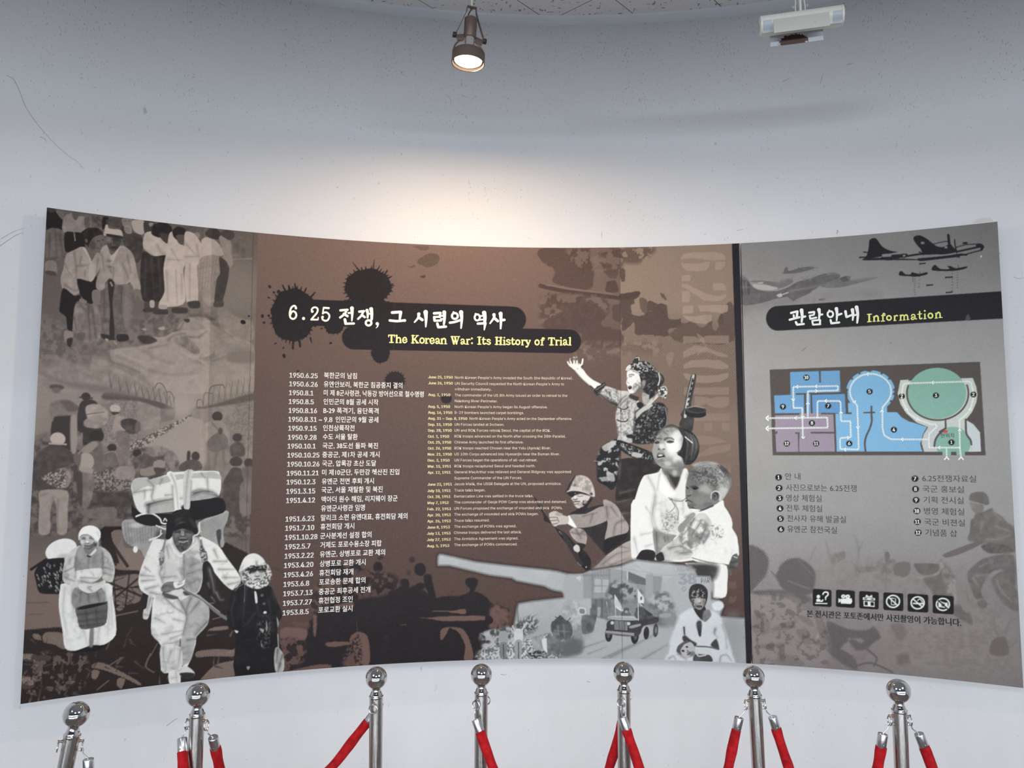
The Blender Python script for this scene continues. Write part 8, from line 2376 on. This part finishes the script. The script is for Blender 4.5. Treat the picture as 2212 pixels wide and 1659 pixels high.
ld.color = (1.0, 0.70, 0.42)
lo = bpy.data.objects.new('spotlight_beam', ld)
COL.objects.link(lo)
lo.parent = spot
lo.location = (0, 0, -0.0895)
lo.rotation_euler = (0, math.radians(-5), 0)


# white floodlight with an open visor, switched off
def mat_rust():
    m = mat_plain('rusted_enamel', (0.5, 0.53, 0.56, 1), 0.5)
    t, N, L, B = nodes_of(m)
    tc = N.new('ShaderNodeTexCoord').outputs['Object']
    mp = N.new('ShaderNodeMapping')
    mp.inputs['Location'].default_value = (0.020 / 0.044, 0, 0.046 / 0.021)
    mp.inputs['Scale'].default_value = (1 / 0.044, 0.0, 1 / 0.021)
    L.new(tc, mp.inputs['Vector'])
    ln = N.new('ShaderNodeVectorMath')
    ln.operation = 'LENGTH'
    L.new(mp.outputs[0], ln.inputs[0])
    n = n_noise(N, L, tc, 160, 4, 0.65)
    s = n_math(N, L, 'ADD', ln.outputs['Value'], n_math(N, L, 'MULTIPLY', n_math(N, L, 'SUBTRACT', n, 0.5), 1.1))
    mask = n_math(N, L, 'MULTIPLY', n_math(N, L, 'SUBTRACT', 0.98, s), 14.0, True)
    L.new(n_mix(N, L, mask, (0.52, 0.55, 0.58, 1), n_mix(N, L, n, (0.030, 0.010, 0.008, 1), (0.085, 0.022, 0.014, 1))), B.inputs['Base Color'])
    return m


F_ = px_depth(1730, 44, 2.16)
fl = empty('floodlight')
tag(fl, 'white bar-shaped floodlight, off, with rust inside its visor', 'floodlight')
LX = 0.112
bm = bmesh.new()
sec = [(-0.0275 * math.cos(a), 0.0275 * math.sin(a)) for a in np.linspace(-0.95, math.pi + 0.95, 26)]
sec += [(0.0120, -0.0300), (-0.0120, -0.0300)]
rings = [[bm.verts.new((x, y, z)) for y, z in sec] for x in (-LX, LX)]
for k in range(len(sec)):
    k2 = (k + 1) % len(sec)
    bm.faces.new((rings[0][k], rings[0][k2], rings[1][k2], rings[1][k]))
bm.faces.new(rings[0])
bm.faces.new(list(reversed(rings[1])))
bmesh.ops.recalc_face_normals(bm, faces=bm.faces)
lamp_part('housing', bm, M_WHITEP, fl)
for sx in (-1, 1):
    bm = bmesh.new()
    add_lathe(bm, [(0.0285, 0), (0.0290, 0.002), (0.0285, 0.006), (0.024, 0.0085), (0, 0.009)], origin=(sx * LX, 0, -0.001), axis=(sx, 0, 0), seg=36)
    cap = lamp_part('end_cap', bm, M_WHITEP, fl)
    bm = bmesh.new()
    add_lathe(bm, [(0, 0), (0.012, 0), (0.011, 0.0016), (0, 0.002)], origin=(sx * (LX + 0.0086), 0, -0.006), axis=(sx, 0, 0), seg=24)
    pl = lamp_part('cap_plug', bm, M_GREYP, fl)
    pl.parent = cap
M_SHEEN = mat_plain('blue_grey_sheen', (0.50, 0.56, 0.62, 1), 0.35)
for sx in (-1, 1):
    bm = bmesh.new()
    # strips whose blue-grey colour paints the sheen under the housing's ends
    arc = [(-0.0285 * math.cos(t), 0.0285 * math.sin(t)) for t in np.linspace(-0.02, -1.0, 9)] + [(-0.013, -0.0312)]
    rr = [[bm.verts.new((x, y, z)) for y, z in arc] for x in (sx * 0.0865, sx * 0.1105)]
    ri = [[bm.verts.new((x, y * 0.94, z * 0.94)) for y, z in arc] for x in (sx * 0.0865, sx * 0.1105)]
    for q in range(len(arc) - 1):
        bm.faces.new((rr[0][q], rr[0][q + 1], rr[1][q + 1], rr[1][q]))
        bm.faces.new((ri[0][q], ri[1][q], ri[1][q + 1], ri[0][q + 1]))
        for e in (0, 1):
            bm.faces.new((rr[e][q], ri[e][q], ri[e][q + 1], rr[e][q + 1]))
    bmesh.ops.recalc_face_normals(bm, faces=bm.faces)
    lamp_part('sheen_strip', bm, M_SHEEN, fl)
bm = bmesh.new()
add_box(bm, (-0.004, -0.0305, -0.0240), (0.158, 0.0016, 0.046), Matrix.Rotation(math.radians(-6), 3, 'X'), 0.0004)
fp = lamp_part('visor_front', bm, mat_plain('visor_enamel', (0.60, 0.62, 0.56, 1), 0.5), fl)
for x, z in ((0.034, -0.0270),):
    bm = bmesh.new()
    add_lathe(bm, [(0, 0), (0.0018, 0), (0.0012, 0.001), (0, 0.0012)], origin=(x, -0.0308, z), axis=(0, -1, 0), seg=10)
    sc_ = lamp_part('screw', bm, M_SCREW, fl)
    sc_.parent = fp
bm = bmesh.new()
add_box(bm, (-0.010, 0.0290, -0.0270), (0.154, 0.0016, 0.055), Matrix.Rotation(math.radians(8), 3, 'X'), 0.0004)
lamp_part('visor_back', bm, mat_rust(), fl)
for x in (-0.014, 0.014):
    bm = bmesh.new()
    add_tube(bm, [(x, 0, 0.024), (x, 0, 0.049), (x * 0.9, 0, 0.055), (x * 0.9, 0, 0.13)], 0.0017, 8)
    lamp_part('bracket_arm', bm, M_WHITEP, fl)
    bm = bmesh.new()
    s_ = 1 if x > 0 else -1
    add_lathe(bm, [(0, 0), (0.0016, 0), (0.0016, 0.003), (0.0042, 0.0035), (0.0042, 0.0075), (0, 0.0080)], origin=(x + s_ * 0.0010, 0, 0.044), axis=(s_, 0, 0), seg=14)
    lamp_part('thumb_screw', bm, M_GREYP, fl)
yaw, roll = -13.0, -1.0
place(fl, F_, yaw, roll)
iv = (Matrix.Translation(F_) @ Matrix.Rotation(math.radians(yaw), 4, 'Z') @ Matrix.Rotation(math.radians(roll), 4, 'Y')).inverted()
bm = bmesh.new()
add_tube(bm, [(0, 0, 0.024), iv @ Vector((F_.x, F_.y, H_CEIL + 0.002))], 0.0038, 14)
lamp_part('stem', bm, M_WHITEP, fl)

# ================================================================ marks on the plaster: scratches and dried paste
M_SCUFF = mat_plain('pencil_grey', (0.30, 0.29, 0.30, 1), 0.8)
M_PASTE = mat_plain('dried_paste', (0.54, 0.54, 0.50, 1), 0.7)


class WallInk(Ink):
    def __init__(self, lift=0.0006):
        self.v, self.f, self.r = [], [], R_WALL - lift


for wdt, pts in ((1.1, '15,163 30,172 42,196 56,232 84,272 120,312 150,338 168,350 182,366'), (1.3, '0,531 16,520 34,508 50,502'), (1.0, '2,516 30,500 52,493'), (0.8, '965,205 972,213 975,228'), (1.2, '1690,176 1700,172 1708,168'), (1.1, '1772,180 1776,166 1779,158'), (1.2, '1830,140 1838,138 1844,136'),
                 (1.2, '88,296 96,300 100,306'), (1.0, '1592,498 1606,495'), (1.0, '1300,502 1300,515'), (1.6, '1808,505 1809,496 1811,502'), (1.0, '2190,598 2200,602 2212,600'), (1.4, '360,1568 376,1556 384,1552'), (1.4, '1082,1456 1088,1458 1094,1456'), (1.4, '1268,1472 1276,1474')):
    w = WallInk()
    w.stroke(pts_of(pts), (wdt, wdt * 0.5))
    w.build('scratch', M_SCUFF, wall)
w = WallInk()
w.poly([(2110, 474), (2124, 470), (2140, 471), (2146, 478), (2120, 481), (2100, 482)])
w.poly([(41, 1526), (44, 1524), (45, 1531), (43, 1534)])
w.build('paste_residue', M_PASTE, wall)
